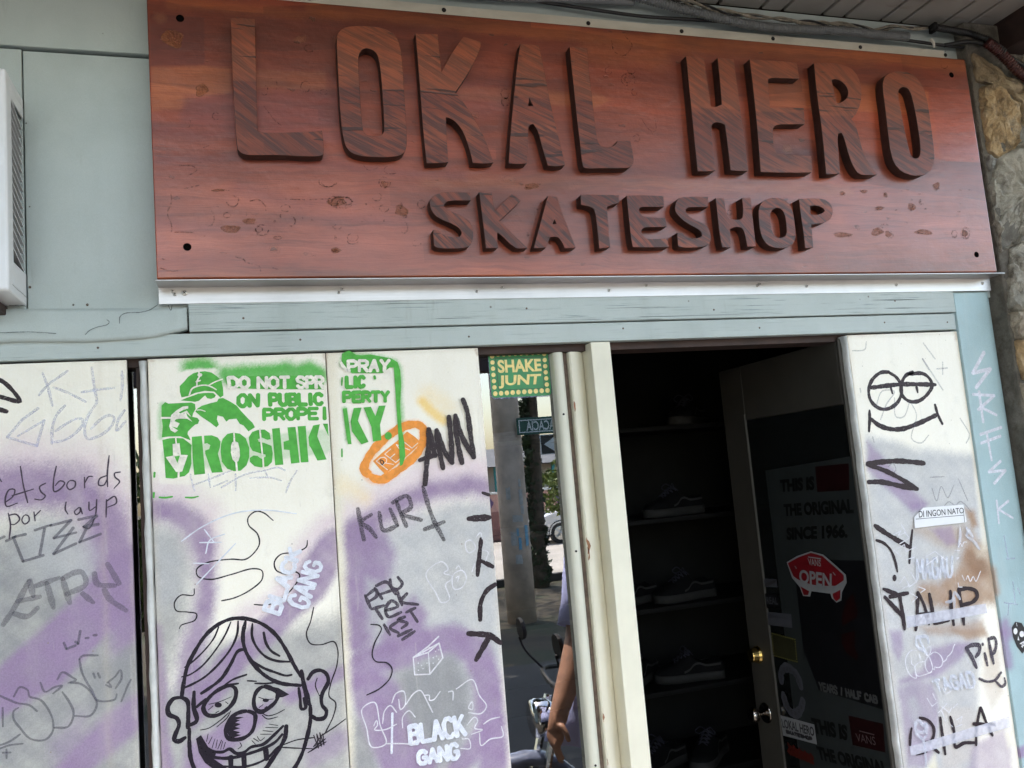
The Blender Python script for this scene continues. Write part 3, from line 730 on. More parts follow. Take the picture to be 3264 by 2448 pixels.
["p",[0.21,0.04,0.02],0.8,0,7.9,[1874,2846,2018,2851,2277,2822,2271,2578,2217,2576,2122,2603,2116,2780]],
["p",[0.32,0.09,0.03],0.55,0,6.2,[1520,2767,1680,2772,1863,2774,2113,2764,2100,2688,1689,2684,1514,2684]],
["s",[0.165,0.036,0.03],0.5,30.6,10.2,[1506,2548,1646,2544]],
["s",[0.165,0.036,0.03],0.5,34.7,11.6,[2141,2573,2266,2570]],
["s",[0.34,0.088,0.046],0.35,5.7,3.4,[2137,2547,2271,2544]],
["p",[0.34,0.088,0.046],0.5,0,24.5,[-178,2400,291,2424,286,2352,133,2291,-82,2236,-182,2281]],
["p",[0.34,0.088,0.046],0.5,0,95.3,[-176,2375,95,2410,436,2413,446,2220,-183,2177]],
["p",[0.34,0.088,0.046],0.5,0,140.2,[1697,2402,2281,2414,2254,2172,419,2172,447,2238,1673,2246]],
["s",[0.32,0.09,0.03],0.5,31.9,17.2,[460,2420,1018,2435,1751,2432]],
["s",[0.32,0.09,0.03],0.45,20.7,12.4,[-183,2182,790,2179,2255,2174]],
["s",[0.165,0.036,0.03],0.5,28.8,20.0,[9,2397,136,2359,270,2373]],
["s",[0.165,0.036,0.03],0.5,27.5,19.1,[-168,2309,-17,2288,156,2324,405,2316]],
["s",[0.165,0.036,0.03],0.5,36.3,25.1,[1206,2205,1509,2218]],
["s",[0.165,0.036,0.03],0.5,40.5,28.1,[1752,2332,2199,2277]],
["s",[0.165,0.036,0.03],0.55,19.2,10.7,[-173,2459,12,2472,208,2464,391,2446,560,2441]],
["s",[0.21,0.04,0.02],0.5,21.0,10.5,[-185,2211,-49,2218,128,2206]]
]}
}

def seg_dist(px, pz, pts, closed=False):
    d = np.full(px.shape, 1e9)
    n = len(pts)
    for i in range(n if closed else n - 1):
        ax, az = pts[i]; bx, bz = pts[(i + 1) % n]
        dx, dz = bx - ax, bz - az
        L = dx * dx + dz * dz + 1e-9
        t = np.clip(((px - ax) * dx + (pz - az) * dz) / L, 0, 1)
        d = np.minimum(d, np.hypot(px - ax - t * dx, pz - az - t * dz))
    return d
def inside(px, pz, pts):
    r = np.zeros(px.shape, bool)
    n = len(pts)
    for i in range(n):
        ax, az = pts[i]; bx, bz = pts[(i + 1) % n]
        if az == bz: continue
        c = ((az > pz) != (bz > pz)) & (px < (bx - ax) * (pz - az) / (bz - az) + ax)
        r ^= c
    return r
def wob(px, pz, s, k):
    return (np.sin(px / s * 1.7 + k) + np.sin(pz / s * 2.1 + k * 1.7) + np.sin((px + pz) / s * 2.9 + k * 2.3) * .7 + np.sin((px - 1.4 * pz) / s * 5.1 + k) * .4) / 3.1
def painted_sheet(name, key, x0, x1, z0, z1, y, thick, parent, matname, dense_z=.62, step=.0026, bend=None):
    xs = np.linspace(x0, x1, max(2, int((x1 - x0) / step)) + 1)
    zs = np.concatenate([np.arange(z0, dense_z, .06), np.linspace(dense_z, z1, int((z1 - dense_z) / step) + 1)])
    gx, gz = np.meshgrid(xs, zs)
    nx, nz = len(xs), len(zs)
    px, pz = (gx * 1000).ravel(), (gz * 1000).ravel()
    rng = np.random.default_rng(5)
    col = np.tile(np.array(PAINT[key]['base'], float), (px.size, 1))
    for i, (k, c, op, w, soft, fl) in enumerate(PAINT[key]['ops']):
        pts = list(zip(fl[0::2], fl[1::2]))
        am = max(3.0, soft * .3)
        qx = px + am * wob(px, pz, 60., i); qz = pz + am * wob(pz, px, 55., i + 9.)
        qx = qx + rng.normal(0, min(4., soft * .12), px.size); qz = qz + rng.normal(0, min(4., soft * .12), px.size)
        if k == 's': sd = seg_dist(qx, qz, pts) - w / 2
        else:
            sd = seg_dist(qx, qz, pts, True); sd = np.where(inside(qx, qz, pts), -sd, sd)
        u = np.clip(.5 - sd / (2 * soft + 1e-6), 0, 1); u = u * u * (3 - 2 * u)
        if op < .99: u = u * (.88 + .24 * (wob(px, pz, 24., i * 3.) * .5 + .25))
        u = np.clip(u * op, 0, 1)[:, None]
        col = col * (1 - u) + np.array(c) * u
    ys = np.full(px.size, y)
    if bend is not None: ys = ys + bend(gx.ravel())
    front = np.stack([gx.ravel(), ys, gz.ravel()], 1)
    idx = np.arange(nx * nz).reshape(nz, nx)
    q = np.stack([idx[:-1, :-1], idx[:-1, 1:], idx[1:, 1:], idx[1:, :-1]], -1).reshape(-1, 4)
    # rim and back
    bound = np.concatenate([idx[0, :], idx[1:, -1], idx[-1, -2::-1], idx[-2:0:-1, 0]])
    nb = len(bound); base = front.shape[0]
    back = front[bound].copy(); back[:, 1] = y + thick + (0 if bend is None else .02)
    allv = np.concatenate([front, back])
    bi = base + np.arange(nb)
    rim = np.stack([bound, bi, np.roll(bi, -1), np.roll(bound, -1)], 1)
    cols = np.concatenate([col, col[bound] * .9])
    nf = len(q) + len(rim)
    me = bpy.data.meshes.new(name)
    me.vertices.add(len(allv)); me.vertices.foreach_set('co', allv.astype(np.float32).ravel())
    loops = np.concatenate([q.ravel(), rim.ravel(), bi[::-1]])
    me.loops.add(len(loops)); me.loops.foreach_set('vertex_index', loops.astype(np.int32))
    me.polygons.add(nf + 1)
    me.polygons.foreach_set('loop_start', np.concatenate([np.arange(nf) * 4, [nf * 4]]).astype(np.int32))
    me.update(calc_edges=True)
    a = me.attributes.new('paint', 'FLOAT_COLOR', 'POINT')
    a.data.foreach_set('color', np.concatenate([cols, np.ones((len(cols), 1))], 1).astype(np.float32).ravel())
    if bend is not None: me.polygons.foreach_set('use_smooth', np.ones(nf + 1, bool))
    me.validate()
    return obj(name, me, M[matname], parent)

# ------------------------------------------------------------------ the setting
def sheet(name, x0, x1, y0, y1, z, mat, sub=1):
    bm = bmesh.new()
    vs = [bm.verts.new(p) for p in ((x0, y0, z), (x1, y0, z), (x1, y1, z), (x0, y1, z))]
    bm.faces.new(vs)
    return tag(obj(name, bm, mat), kind='structure')
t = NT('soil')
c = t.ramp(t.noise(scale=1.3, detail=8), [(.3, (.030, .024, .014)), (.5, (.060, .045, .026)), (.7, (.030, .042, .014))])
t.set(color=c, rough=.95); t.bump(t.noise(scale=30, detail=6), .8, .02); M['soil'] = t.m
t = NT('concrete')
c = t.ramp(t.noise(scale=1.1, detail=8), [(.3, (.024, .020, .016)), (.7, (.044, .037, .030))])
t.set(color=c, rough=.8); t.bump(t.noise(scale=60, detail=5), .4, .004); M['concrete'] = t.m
t = NT('road_surface')
c = t.ramp(t.noise(scale=.7, detail=8), [(.3, (.32, .29, .25)), (.7, (.44, .40, .35))])
t.set(color=c, rough=.85); t.bump(t.noise(scale=40, detail=5), .4, .004); M['road_surface'] = t.m
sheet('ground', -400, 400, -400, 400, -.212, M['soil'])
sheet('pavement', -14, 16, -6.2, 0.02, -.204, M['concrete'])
sheet('road', -120, 120, -23.2, -12.6, -.204, M['road_surface'])
kb = bmesh.new()
for i in range(40):
    add_box(kb, -40 + i * 2, -38.012 + i * 2, -12.6, -12.45, -.21, -.08, .012)
tag(obj('kerb', kb, M['concrete']), kind='structure')

# ------------------------------------------------------------------ the shop building
shop = thing('shop_building', 'blue-green painted shop front with boarded soffit, grey-blue header boards and dark open doorway', 'building', (0, .1, -.2))
hb, tb, ht = C['hd_b'], C['tr_b'], C['hd_t']
# header and trim boards
box('header_board', -1.6, C['tr_r'], 0.0, .03, hb, tb - .0015, M['blue_board'], shop, .002)
box('trim_board', C['tr_l'] + .001, C['tr_r'], -.008, .03, tb + .0015, C['fl_b'] + .004, M['blue_grooved'], shop, .002)
# cracked left length of trim: a curled old lining with a ragged lower edge
bm = bmesh.new()
xs = [-1.6 + i * (C['tr_l'] - .003 + 1.6) / 60 for i in range(61)]
def low(x):
    e = tb + .004
    if x < -.22: e = tb - .013 + .002 * math.sin(x * 23)
    elif x < -.125: e = tb - .013 + (x + .22) / .095 * .022
    return e
rows = []
for x in xs:
    z0 = low(x); zt = ht + .002 * math.sin(x * 9)
    col = []
    for k in range(9):
        f = k / 8
        y = -.011 - .006 * math.sin(f * math.pi) * (.6 + .4 * math.sin(x * 7)) + .004 * f
        col.append((x, y, z0 + (zt - z0) * f))
    rows.append(col)
vv = [[bm.verts.new(p) for p in c] for c in rows]
bb = [[bm.verts.new((p[0], .02, p[2])) for p in c] for c in rows]
for i in range(60):
    for k in range(8):
        bm.faces.new((vv[i][k], vv[i + 1][k], vv[i + 1][k + 1], vv[i][k + 1]))
    bm.faces.new((vv[i][0], bb[i][0], bb[i + 1][0], vv[i + 1][0])); bm.faces.new((vv[i][8], vv[i + 1][8], bb[i + 1][8], bb[i][8]))
for i in (0, 60):
    for k in range(8): bm.faces.new((vv[i][k], vv[i][k + 1], bb[i][k + 1], bb[i][k]))
bmesh.ops.recalc_face_normals(bm, faces=bm.faces)
obj('trim_board', bm, M['blue_wall'], shop, smooth=True)['label'] = 'cracked left length of trim with a lifted lower edge'
# wall sheets above the boards
zs = C['seam'][1][2]
box('wall_panel', C['vseam'][0][0] + .002, 2.34, .010, .04, ht - .012, zs - .004, M['blue_wall'], shop, .0015)
box('wall_panel', -1.7, 2.42, .000, .04, zs + .003, 3.029, M['blue_wall'], shop, .002)
box('wall_panel', -1.7, C['vseam'][0][0] - .001, .008, .04, ht - .012, zs - .002, M['blue_wall'], shop, .0015)
box('wall_core', -1.75, 2.45, .0425, .11, 2.012, 3.2, M['dark_timber'], shop, 0)
box('lintel', -1.6, 2.2, .0325, .112, 1.986, 2.0085, M['dark_timber'], shop, .001)
# door casing beside the window
box('door_casing', C['b3l'], C['b3r'], -.008, .10, -.2, hb - .003, M['cream_paint'], shop, .0025)
bm = bmesh.new()      # hollow (cove) moulding between window bead and casing
prof = [(C['b2l'], .052), (C['b2l'], .030), (C['b2l'] + .004, .026)]
for i in range(9):
    f = i / 8
    prof.append((C['b2l'] + .006 + (C['b3l'] - C['b2l'] - .007) * f, .026 + .030 * (1 - math.cos(f * math.pi / 2)) ** 1.3))
prof.append((C['b3l'] - .001, .09)); prof.append((C['b2l'], .09))
add_loft(bm, [[(x, y, z) for x, y in prof] for z in (-.2, .6, 1.2, hb - .022)])
bmesh.ops.recalc_face_normals(bm, faces=bm.faces)
obj('cove_moulding', bm, M['cream_paint'], shop)
box('moulding_groove', C['b1r'] + .0005, C['b2l'] - .0005, .046, .09, -.2, hb - .022, M['groove_dirt'], shop, 0)
# chipped paint on the groove edge
bm = bmesh.new()
for z, s in ((1.835, .010), (1.46, .016), (1.44, .012), (1.02, .008), (.91, .006), (.80, .012), (.77, .009), (.705, .008), (.68, .006)):
    pts = [(C['b2l'] + .001 + random.uniform(0, s * .45) * math.cos(a) ** 2 + s * .2 * math.cos(a), .0245, z + s * 1.6 * math.sin(a) * random.uniform(.7, 1.1)) for a in [k * math.pi / 5 for k in range(10)]]
    bm.faces.new([bm.verts.new(p) for p in pts])
obj('paint_chip', bm, plain('chip_brown', (.26, .12, .06), .8, .4, 120), shop)
random.seed(21)
for x, z in [(-.3, 2.03), (.12, 2.035), (.55, 2.03), (1.0, 2.04), (1.45, 2.03), (1.86, 2.035), (2.1, 2.03), (.0, 2.09), (.72, 2.10), (1.3, 2.085), (1.95, 2.10)]:
    bm = bmesh.new(); add_disc(bm, (x + random.uniform(-.03, .03), .0002 if z < 2.06 else -.0078, z), (0, -1, 0), .0028, .0008, 10)
    obj('nail_head', bm, M['groove_dirt'], shop)
# corner post with a rounded right edge and spray paint
pl_, pr_ = C['rp_r'] + .003, C['post_r']
def post_bend(x):
    u = np.clip((x - (pr_ - .035)) / .035, 0, 1)
    return .028 * (1 - np.sqrt(np.clip(1 - u * u, 0, 1)))
post = painted_sheet('corner_post', 'post', pl_, pr_, -.2, C['fl_b'] - .002, 0.0, .09, shop, 'post_paint', bend=post_bend)
box('skylight_block_wall', -1.9, -1.76, -2.7, .1, -.2, 3.3, M['blue_wall'], shop, .004)  # unseen wall, added to cut skylight from the left
# soffit boards running out from the wall, dark gaps between
sx = [p[0] for p in C['soff']]
edges = sx[1:9]
pat = [.148, .080]
bm = bmesh.new()
xs = [edges[0]]
while xs[-1] > -3.2: xs.append(xs[-1] - (.080 if len(xs) % 2 == 0 else .150))
xs = xs[::-1] + edges[1:]
xs += [2.4575]
for a, b in zip(xs, xs[1:]):
    add_box(bm, a + .0058, b - .0058, -1.16, .0, 3.031, 3.047, .002, 1)
obj('soffit', bm, M['soffit_paint'], shop)
box('soffit_backing', -3.3, 3.4, -1.16, .1, 3.0475, 3.30, M['dark_timber'], shop, 0)
box('fascia', -3.3, 3.4, -1.19, -1.1605, 2.985, 3.32, M['dark_timber'], shop, .003)
box('eave_beam', 2.46, 2.70, -1.159, .2, 2.93, 3.046, M['dark_timber'], shop, .006)
# room behind
bm = bmesh.new()
add_box(bm, -1.75, -1.70, .11, 3.2, -.2, 2.6)
add_box(bm, 3.10, 3.15, .11, 3.2, -.2, 2.6)
add_box(bm, -1.75, 3.15, 3.2, 3.25, -.2, 2.6)
add_box(bm, 2.18, 3.15, .06, .1095, -.2, 2.6)
add_box(bm, -1.75, -1.3, .06, .1095, -.2, 2.6)
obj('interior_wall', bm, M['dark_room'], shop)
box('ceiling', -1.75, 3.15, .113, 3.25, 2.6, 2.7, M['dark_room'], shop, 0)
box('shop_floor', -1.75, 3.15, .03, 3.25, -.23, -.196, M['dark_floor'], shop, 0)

# ------------------------------------------------------------------ window beside the door
win = thing('shop_window', 'tall fixed window pane between the graffitied shutter and cream door casing, mirroring the street', 'window', (.66, .066, -.2))
bm = bmesh.new()
add_box(bm, -1.3, C['b1l'] + .006, .064, .070, -.2, 1.999)
pane = obj('pane', bm, M['window_glass'], win)
pane.data.materials.append(M['glass_clear'])
for p in pane.data.polygons:
    if abs(p.normal.y) < .9 or p.center.y > .068: p.material_index = 1
bm = bmesh.new()
c0, c1 = C['b1l'], C['b1r']
rr = []
for z in (-.2, 1.0, 1.985):
    rr.append([(c0, .064, z)] + [((c0 + c1) / 2 - (c1 - c0) / 2 * math.cos(a), .044 - .016 * math.sin(a), z) for a in [k * math.pi / 10 for k in range(11)]] + [(c1, .064, z)])
add_loft(bm, rr)
bmesh.ops.recalc_face_normals(bm, faces=bm.faces)
obj('bead', bm, M['pale_green_paint'], win, smooth=False)
for z in (1.815, 1.45, .905, .715):
    bm = bmesh.new(); add_disc(bm, ((c0 + c1) / 2 - .002, .0305, z), (0, -1, 0), .0032, .003, 12)
    obj('nail_head', bm, M['dark_steel'], win)
box('mullion', -.245, -.2365, .03, .066, -.2, 1.984, M['dark_timber'], win, 0)

# ------------------------------------------------------------------ four plywood shutters
sh1 = thing('plywood_shutter', 'leftmost white plywood shutter with purple arch, pencilled lines of handwriting and grey tags', 'shutter', (-.6, .01, -.15), group='graffitied plywood shutters')
painted_sheet('board', 'p1', -1.1, C['p1r'], -.15, hb - .006, PLY, .018, sh1, 'panel_paint')
sh2 = thing('plywood_shutter', 'white plywood shutter with green masked-figure stencil above a big-nosed grinning cartoon face', 'shutter', (-.01, .01, -.15), group='graffitied plywood shutters')
painted_sheet('board', 'p2', C['p2l'], C['p2r'] - .0012, -.15, hb - .006, PLY, .018, sh2, 'panel_paint')
sh3 = thing('plywood_shutter', 'white plywood shutter with orange oval stencil, ANN marker tag and BLACK GANG lettering', 'shutter', (.38, .01, -.15), group='graffitied plywood shutters')
painted_sheet('board', 'p3', C['p2r'] + .0012, C['p3r'], -.15, hb - .006, PLY, .018, sh3, 'panel_paint')
sh4 = thing('plywood_shutter', 'narrow white plywood shutter right of the doorway with smiling doodle face and brown spray', 'shutter', (1.95, .01, -.15), group='graffitied plywood shutters')
painted_sheet('board', 'rp', C['rp_l'], C['rp_r'], -.15, hb - .006, PLY, .018, sh4, 'panel_paint')
bm = bmesh.new()
def edge_strip(bm, x0, x1, yf, yb, z1):
    rr = []
    for z in [-.15 + (z1 + .15) * k / 60 for k in range(61)]:
        j = .0008 * math.sin(z * 41) + .0007 * math.sin(z * 133 + 1) + .0007 * math.sin(z * 271)
        rr.append([(x0, yb, z)] + [((x0 + x1) / 2 - ((x1 - x0) / 2 + j) * math.cos(a), yf + .010 - .010 * math.sin(a) + j, z) for a in [k * math.pi / 8 for k in range(9)]] + [(x1, yb, z)])
    add_loft(bm, rr); bmesh.ops.recalc_face_normals(bm, faces=bm.faces)
edge_strip(bm, C['strip_l'], C['p2l'] - .0015, .009, .03, hb - .008)
obj('edge_strip', bm, M['grimy_white'], sh2, smooth=True)
bm = bmesh.new(); edge_strip(bm, C['rps_l'] + .001, C['rp_l'] - .0015, .002, .055, hb - .008)
obj('edge_strip', bm, M['grimy_white'], sh4, smooth=True)

# ------------------------------------------------------------------ carved wooden sign
sign = thing('wooden_sign', 'long varnished red-brown wooden sign with raised carved letters LOKAL HERO SKATESHOP', 'sign', (1.05, -.06, 2.18))
sl, sr, sb, st = C['sgn_l'], C['sgn_r'], C['sgn_b'], C['sgn_t']
painted_sheet('board', 'sign', sl, sr, sb, st, -.062, .0415, sign, 'sign_wood', dense_z=sb, step=.003)
for b in C['bolts']:
    bm = bmesh.new(); add_disc(bm, (b[0], -.0615, b[2]), (0, -1, 0), .0092, .0012, 20); obj('bolt', bm, M['hole_black'], sign)  # flat black disc, the dark of a recessed bolt hole put in as colour
LETTERS = [
["L",[5,2806,12,2809,61,2810,58,2706,55,2604,54,2525,71,2521,125,2525,180,2529,204,2533,206,2508,206,2475,199,2468,159,2466,104,2468,47,2465,22,2465,8,2473,5,2488,3,2554,3,2683],[]],
["O",[292,2811,316,2814,355,2815,382,2810,403,2796,413,2770,416,2716,414,2641,414,2566,412,2509,408,2492,399,2480,379,2473,332,2470,286,2473,264,2485,255,2510,251,2566,252,2680,253,2770,256,2786,270,2804],[[331,2756,319,2754,310,2745,304,2730,303,2683,302,2593,303,2541,309,2528,324,2524,344,2526,354,2532,358,2545,359,2596,359,2687,356,2732,348,2749]]],
["K",[455,2805,474,2805,513,2808,514,2761,516,2706,544,2755,582,2807,603,2802,628,2796,626,2778,598,2724,568,2680,548,2652,566,2629,593,2584,616,2534,635,2467,613,2463,579,2464,575,2495,563,2542,547,2569,529,2582,518,2583,516,2542,515,2464,489,2460,459,2459,456,2531,456,2622,456,2727],[]],
["A",[738,2800,762,2800,790,2799,798,2734,808,2625,822,2543,833,2467,810,2462,784,2464,774,2507,766,2554,760,2568,753,2577,742,2573,738,2561,726,2468,706,2465,676,2466,688,2550,708,2658,724,2746],[[749,2650,744,2626,758,2627]]],
["L",[878,2802,906,2803,930,2802,928,2725,930,2636,931,2548,936,2528,950,2519,969,2521,987,2530,992,2540,1031,2542,1035,2508,1035,2481,1026,2468,1009,2463,944,2462,892,2458,882,2466,882,2515,880,2589,879,2713],[]],
["H",[1233,2802,1265,2803,1290,2800,1292,2731,1295,2655,1312,2655,1331,2663,1334,2724,1335,2804,1362,2804,1388,2804,1389,2699,1391,2577,1392,2468,1369,2466,1335,2468,1335,2533,1334,2602,1318,2609,1299,2608,1287,2596,1286,2531,1286,2466,1258,2462,1229,2462,1230,2574,1232,2690],[]],
["E",[1442,2808,1498,2808,1552,2810,1603,2808,1605,2759,1566,2757,1512,2756,1496,2750,1492,2710,1491,2662,1553,2666,1607,2667,1604,2618,1567,2615,1514,2613,1493,2604,1488,2577,1487,2541,1496,2523,1543,2521,1612,2520,1607,2470,1525,2466,1433,2466,1439,2584,1442,2702],[]],
["R",[1664,2811,1717,2817,1773,2814,1810,2797,1824,2760,1822,2715,1802,2669,1772,2641,1786,2622,1793,2575,1801,2522,1824,2488,1840,2470,1804,2467,1773,2468,1757,2491,1746,2525,1738,2578,1731,2596,1718,2594,1712,2572,1706,2470,1681,2466,1656,2466,1662,2594,1660,2715],[[1720,2763,1738,2767,1762,2757,1775,2737,1773,2716,1757,2699,1732,2689,1725,2692,1723,2724]]],
["O",[1981,2809,1951,2803,1925,2792,1911,2776,1904,2750,1904,2690,1901,2605,1900,2530,1917,2492,1949,2474,1995,2469,2033,2480,2057,2504,2068,2544,2069,2612,2070,2689,2066,2745,2049,2782,2022,2804],[[1991,2758,1972,2754,1960,2741,1959,2703,1962,2653,1968,2583,1973,2540,1982,2527,1996,2525,2009,2533,2016,2557,2018,2605,2017,2666,2013,2716,2007,2747]]],
["S",[483,2381,508,2385,565,2384,566,2364,510,2363,497,2356,495,2346,508,2336,551,2317,564,2300,567,2276,560,2252,547,2240,513,2238,473,2238,462,2245,462,2285,474,2287,487,2271,527,2266,536,2276,533,2288,518,2300,478,2316,463,2332,458,2352,463,2370],[]],
["K",[590,2387,623,2386,626,2346,629,2338,654,2362,677,2383,701,2367,672,2341,638,2312,672,2275,707,2240,690,2238,671,2240,635,2278,629,2280,627,2240,596,2239,593,2317],[]],
["A",[776,2380,802,2378,814,2328,841,2241,810,2239,802,2261,792,2271,772,2269,758,2241,724,2239,747,2302],[[789,2318,782,2304,793,2305]]],
["T",[869,2385,923,2387,980,2387,978,2365,961,2361,942,2354,940,2300,940,2243,908,2239,908,2287,907,2343,897,2353,868,2358],[]],
["E",[1003,2386,1033,2388,1075,2388,1114,2388,1112,2357,1081,2356,1048,2356,1037,2352,1036,2344,1041,2332,1054,2327,1082,2326,1112,2326,1114,2301,1084,2299,1051,2299,1038,2294,1036,2285,1039,2274,1050,2266,1076,2266,1113,2267,1114,2244,1059,2242,1006,2243,1003,2272,1003,2337],[]],
["S",[1165,2385,1195,2387,1252,2388,1250,2359,1216,2358,1191,2357,1181,2354,1177,2346,1182,2334,1199,2322,1234,2309,1245,2296,1248,2276,1245,2258,1231,2246,1192,2242,1151,2242,1142,2247,1144,2284,1161,2284,1167,2273,1185,2269,1210,2269,1220,2276,1219,2287,1210,2295,1174,2313,1152,2333,1144,2348,1148,2366,1155,2377],[]],
["H",[1276,2385,1303,2385,1304,2358,1305,2337,1313,2326,1332,2323,1348,2324,1357,2331,1361,2358,1361,2387,1389,2388,1388,2325,1388,2246,1360,2245,1358,2274,1354,2295,1345,2302,1327,2302,1311,2296,1308,2270,1307,2243,1280,2243,1276,2274,1276,2330],[]],
["O",[1483,2391,1446,2387,1424,2376,1412,2358,1408,2332,1407,2291,1416,2260,1437,2244,1472,2240,1504,2247,1523,2267,1526,2306,1525,2353,1514,2379],[[1479,2362,1460,2357,1447,2343,1445,2319,1447,2289,1457,2273,1479,2271,1495,2282,1498,2311,1496,2347]]],
["P",[1551,2388,1621,2392,1650,2385,1664,2364,1659,2338,1640,2322,1610,2314,1582,2312,1581,2284,1579,2244,1551,2241,1552,2293,1550,2344],[[1586,2367,1607,2370,1630,2363,1635,2354,1622,2344,1592,2341,1584,2343]]]
]
for ch, outer, holes in LETTERS:
    P = []
    for l in [outer] + holes:
        pts = [(l[i] / 1000, l[i + 1] / 1000) for i in range(0, len(l), 2)]
        pts = pts if math.hypot(pts[0][0] - pts[-1][0], pts[0][1] - pts[-1][1]) > 1e-5 else pts[:-1]
        # hand-sawn outline: keep corners, soften shallow turns, slight wander
        o2 = []
        m = len(pts)
        for i in range(m):
            a, b, c_ = Vector(pts[i - 1]), Vector(pts[i]), Vector(pts[(i + 1) % m])
            t1, t2 = (b - a), (c_ - b)
            ang = abs(t1.angle(t2, 0)) if t1.length > 1e-6 and t2.length > 1e-6 else 0
            if ang < 1.0 and min(t1.length, t2.length) > .004:
                for f in (-.28, 0, .28):
                    if f < 0: q = b + (a - b) * .28
                    elif f > 0: q = b + (c_ - b) * .28
                    else: q = b * .72 + (a + c_) * .14
                    o2.append((q.x, q.y))
            else: o2.append((b.x, b.y))
        P.append(o2)
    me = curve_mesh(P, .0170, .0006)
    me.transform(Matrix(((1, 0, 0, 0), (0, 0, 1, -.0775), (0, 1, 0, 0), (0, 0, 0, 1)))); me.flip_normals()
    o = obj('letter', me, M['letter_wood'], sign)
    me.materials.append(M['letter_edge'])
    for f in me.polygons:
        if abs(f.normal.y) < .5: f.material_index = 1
    o['label'] = 'raised wooden letter ' + ch

# ------------------------------------------------------------------ metal angle under the sign and painted strip over it
led = thing('metal_ledge', 'bright aluminium angle strip screwed under the wooden sign', 'metal strip', (1.05, -.02, 2.13))
bm = bmesh.new()
add_box(bm, C['fl_l'], C['fl_r'], -.0105, -.0082, C['fl_b'], C['lip_z'] + .012, .0004, 1)
add_box(bm, C['fl_l'], C['lip_r'] + .012, -.076, -.0108, C['lip_z'] + .0085, C['lip_z'] + .0108, .0004, 1)
obj('angle', bm, M['aluminium'], led)
def screw(p, r, parent, mat='steel', axis=(0, -1, 0)):
    bm = bmesh.new(); add_disc(bm, p, axis, r, .0022, 14, .0012)
    s = bmesh.new()
    obj('screw', bm, M[mat], parent); s.free()
    bm = bmesh.new(); x, y, z = p
    for a in (.6, .6 + math.pi / 2):
        d = Vector((math.cos(a), 0, math.sin(a))) * r * .6; w = Vector((-math.sin(a), 0, math.cos(a))) * r * .13
        bm.faces.new([bm.verts.new(Vector((x, y - .00375 - .0001 * a, z)) + q) for q in (d + w, d - w, -d - w, -d + w)])
    return bm
for p in C['screws_b'] + C['screws_b2']:
    big = abs(p[0] + .1293) < .01
    obj('screw_slot', screw((p[0], -.0106, p[2] if p[2] < 2.158 else 2.1575), .0068 if big else .0042, led), M['ink'], led)
strip = thing('metal_strip', 'thin cream-painted strip with rusty screws along the top of the wooden sign', 'metal strip', (1.05, -.02, 2.9))
bm = bmesh.new()
add_box(bm, -.15, 2.2415, -.0235, -.0015, C['sgn_t'] - .02, 2.9345, .001, 1)
obj('strip', bm, M['strip_paint'], strip)
for p in C['screws_t'] + C['screws_t2'] + [[.2, 0, 2.92]]:
    obj('screw_slot', screw((p[0], -.0237, p[2]), .0062, strip, 'dark_steel'), M['ink'], strip)

# ------------------------------------------------------------------ conduit, cables and hose above the sign
def corr(r, amp, pitch): return lambda L: r + amp * math.sin(2 * math.pi * L / pitch)
bm = bmesh.new(); add_tube(bm, catmull(C['conduit'], .0017), corr(.0122, .0024, .0088), 12)
o = obj('flexible_conduit', bm, M['conduit_grey'], None, smooth=True); tag(o, 'grey corrugated conduit sagging along the wall above the sign', 'conduit')
bm = bmesh.new(); add_tube(bm, catmull([[-1.5, -.03, 2.95], [-.5, -.03, 2.955]] + C['conduit_l'], .01), .011, 10)
o = obj('conduit_pipe', bm, M['conduit_grey'], None, smooth=True); tag(o, 'smooth grey pipe feeding the corrugated conduit at the top of the wall', 'pipe')
cb = [[-.6, -.028, 2.985], [.3, -.028, 2.975]] + C['cable'][:7]
bm = bmesh.new(); add_tube(bm, catmull(cb + C['cable2'][1:], .02), .0052, 8)
o = obj('electric_cable', bm, M['cable_black'], None, smooth=True); tag(o, 'thin black cable drooping under the grey conduit above the sign', 'cable')
bd = thing('wire_bundle', 'twisted bundle of grimy wires stapled just below the soffit', 'wires', (1.7, -.04, 2.98))
path = catmull(C['bundle'][:9] + C['bundle2'], .006)
for k in range(4):
    pts = []; L = 0
    for i, p in enumerate(path):
        if i: L += (p - path[i - 1]).length
        a = L * (26 + 5 * k) + k * 1.6; w = .0055 + .003 * math.sin(L * 9 + k)
        pts.append(p + Vector((0, math.cos(a) * w * .7, math.sin(a) * w + .002 * math.sin(L * 31 + k * 2))))
    bm = bmesh.new(); add_tube(bm, pts, .0032, 6)
    obj('wire', bm, M['wire_grimy'] if k != 2 else M['cable_black'], bd, smooth=True)
bm = bmesh.new(); add_tube(bm, catmull(C['hose_d'] + [[2.37, -.085, 2.945], [2.41, -.10, 2.90]], .0017), corr(.0105, .0014, .0075), 10)
o = obj('corrugated_hose', bm, M['cable_black'], None, smooth=True); tag(o, 'dark corrugated tube running from the wire clip towards the stone pillar', 'hose')
bm = bmesh.new(); add_tube(bm, catmull(C['hose'][2:], .0017), corr(.0155, .0018, .009), 12)
o = obj('corrugated_hose', bm, M['hose_red'], None, smooth=True); tag(o, 'red corrugated tube hanging in front of the stone pillar', 'hose')
bm = bmesh.new(); add_tube(bm, catmull([C['cable2'][3], [2.33, -.06, 2.952], [2.42, -.085, 2.905], [2.50, -.10, 2.85], [2.62, -.1, 2.80]], .02), .007, 8)
o = obj('electric_cable', bm, M['cable_black'], None, smooth=True); tag(o, 'thick black cable dropping across the top of the stone pillar', 'cable')
cl = thing('cable_clip', 'small pale clip holding the cables at the right end of the sign', 'clip', tuple(C['clip'][0]))
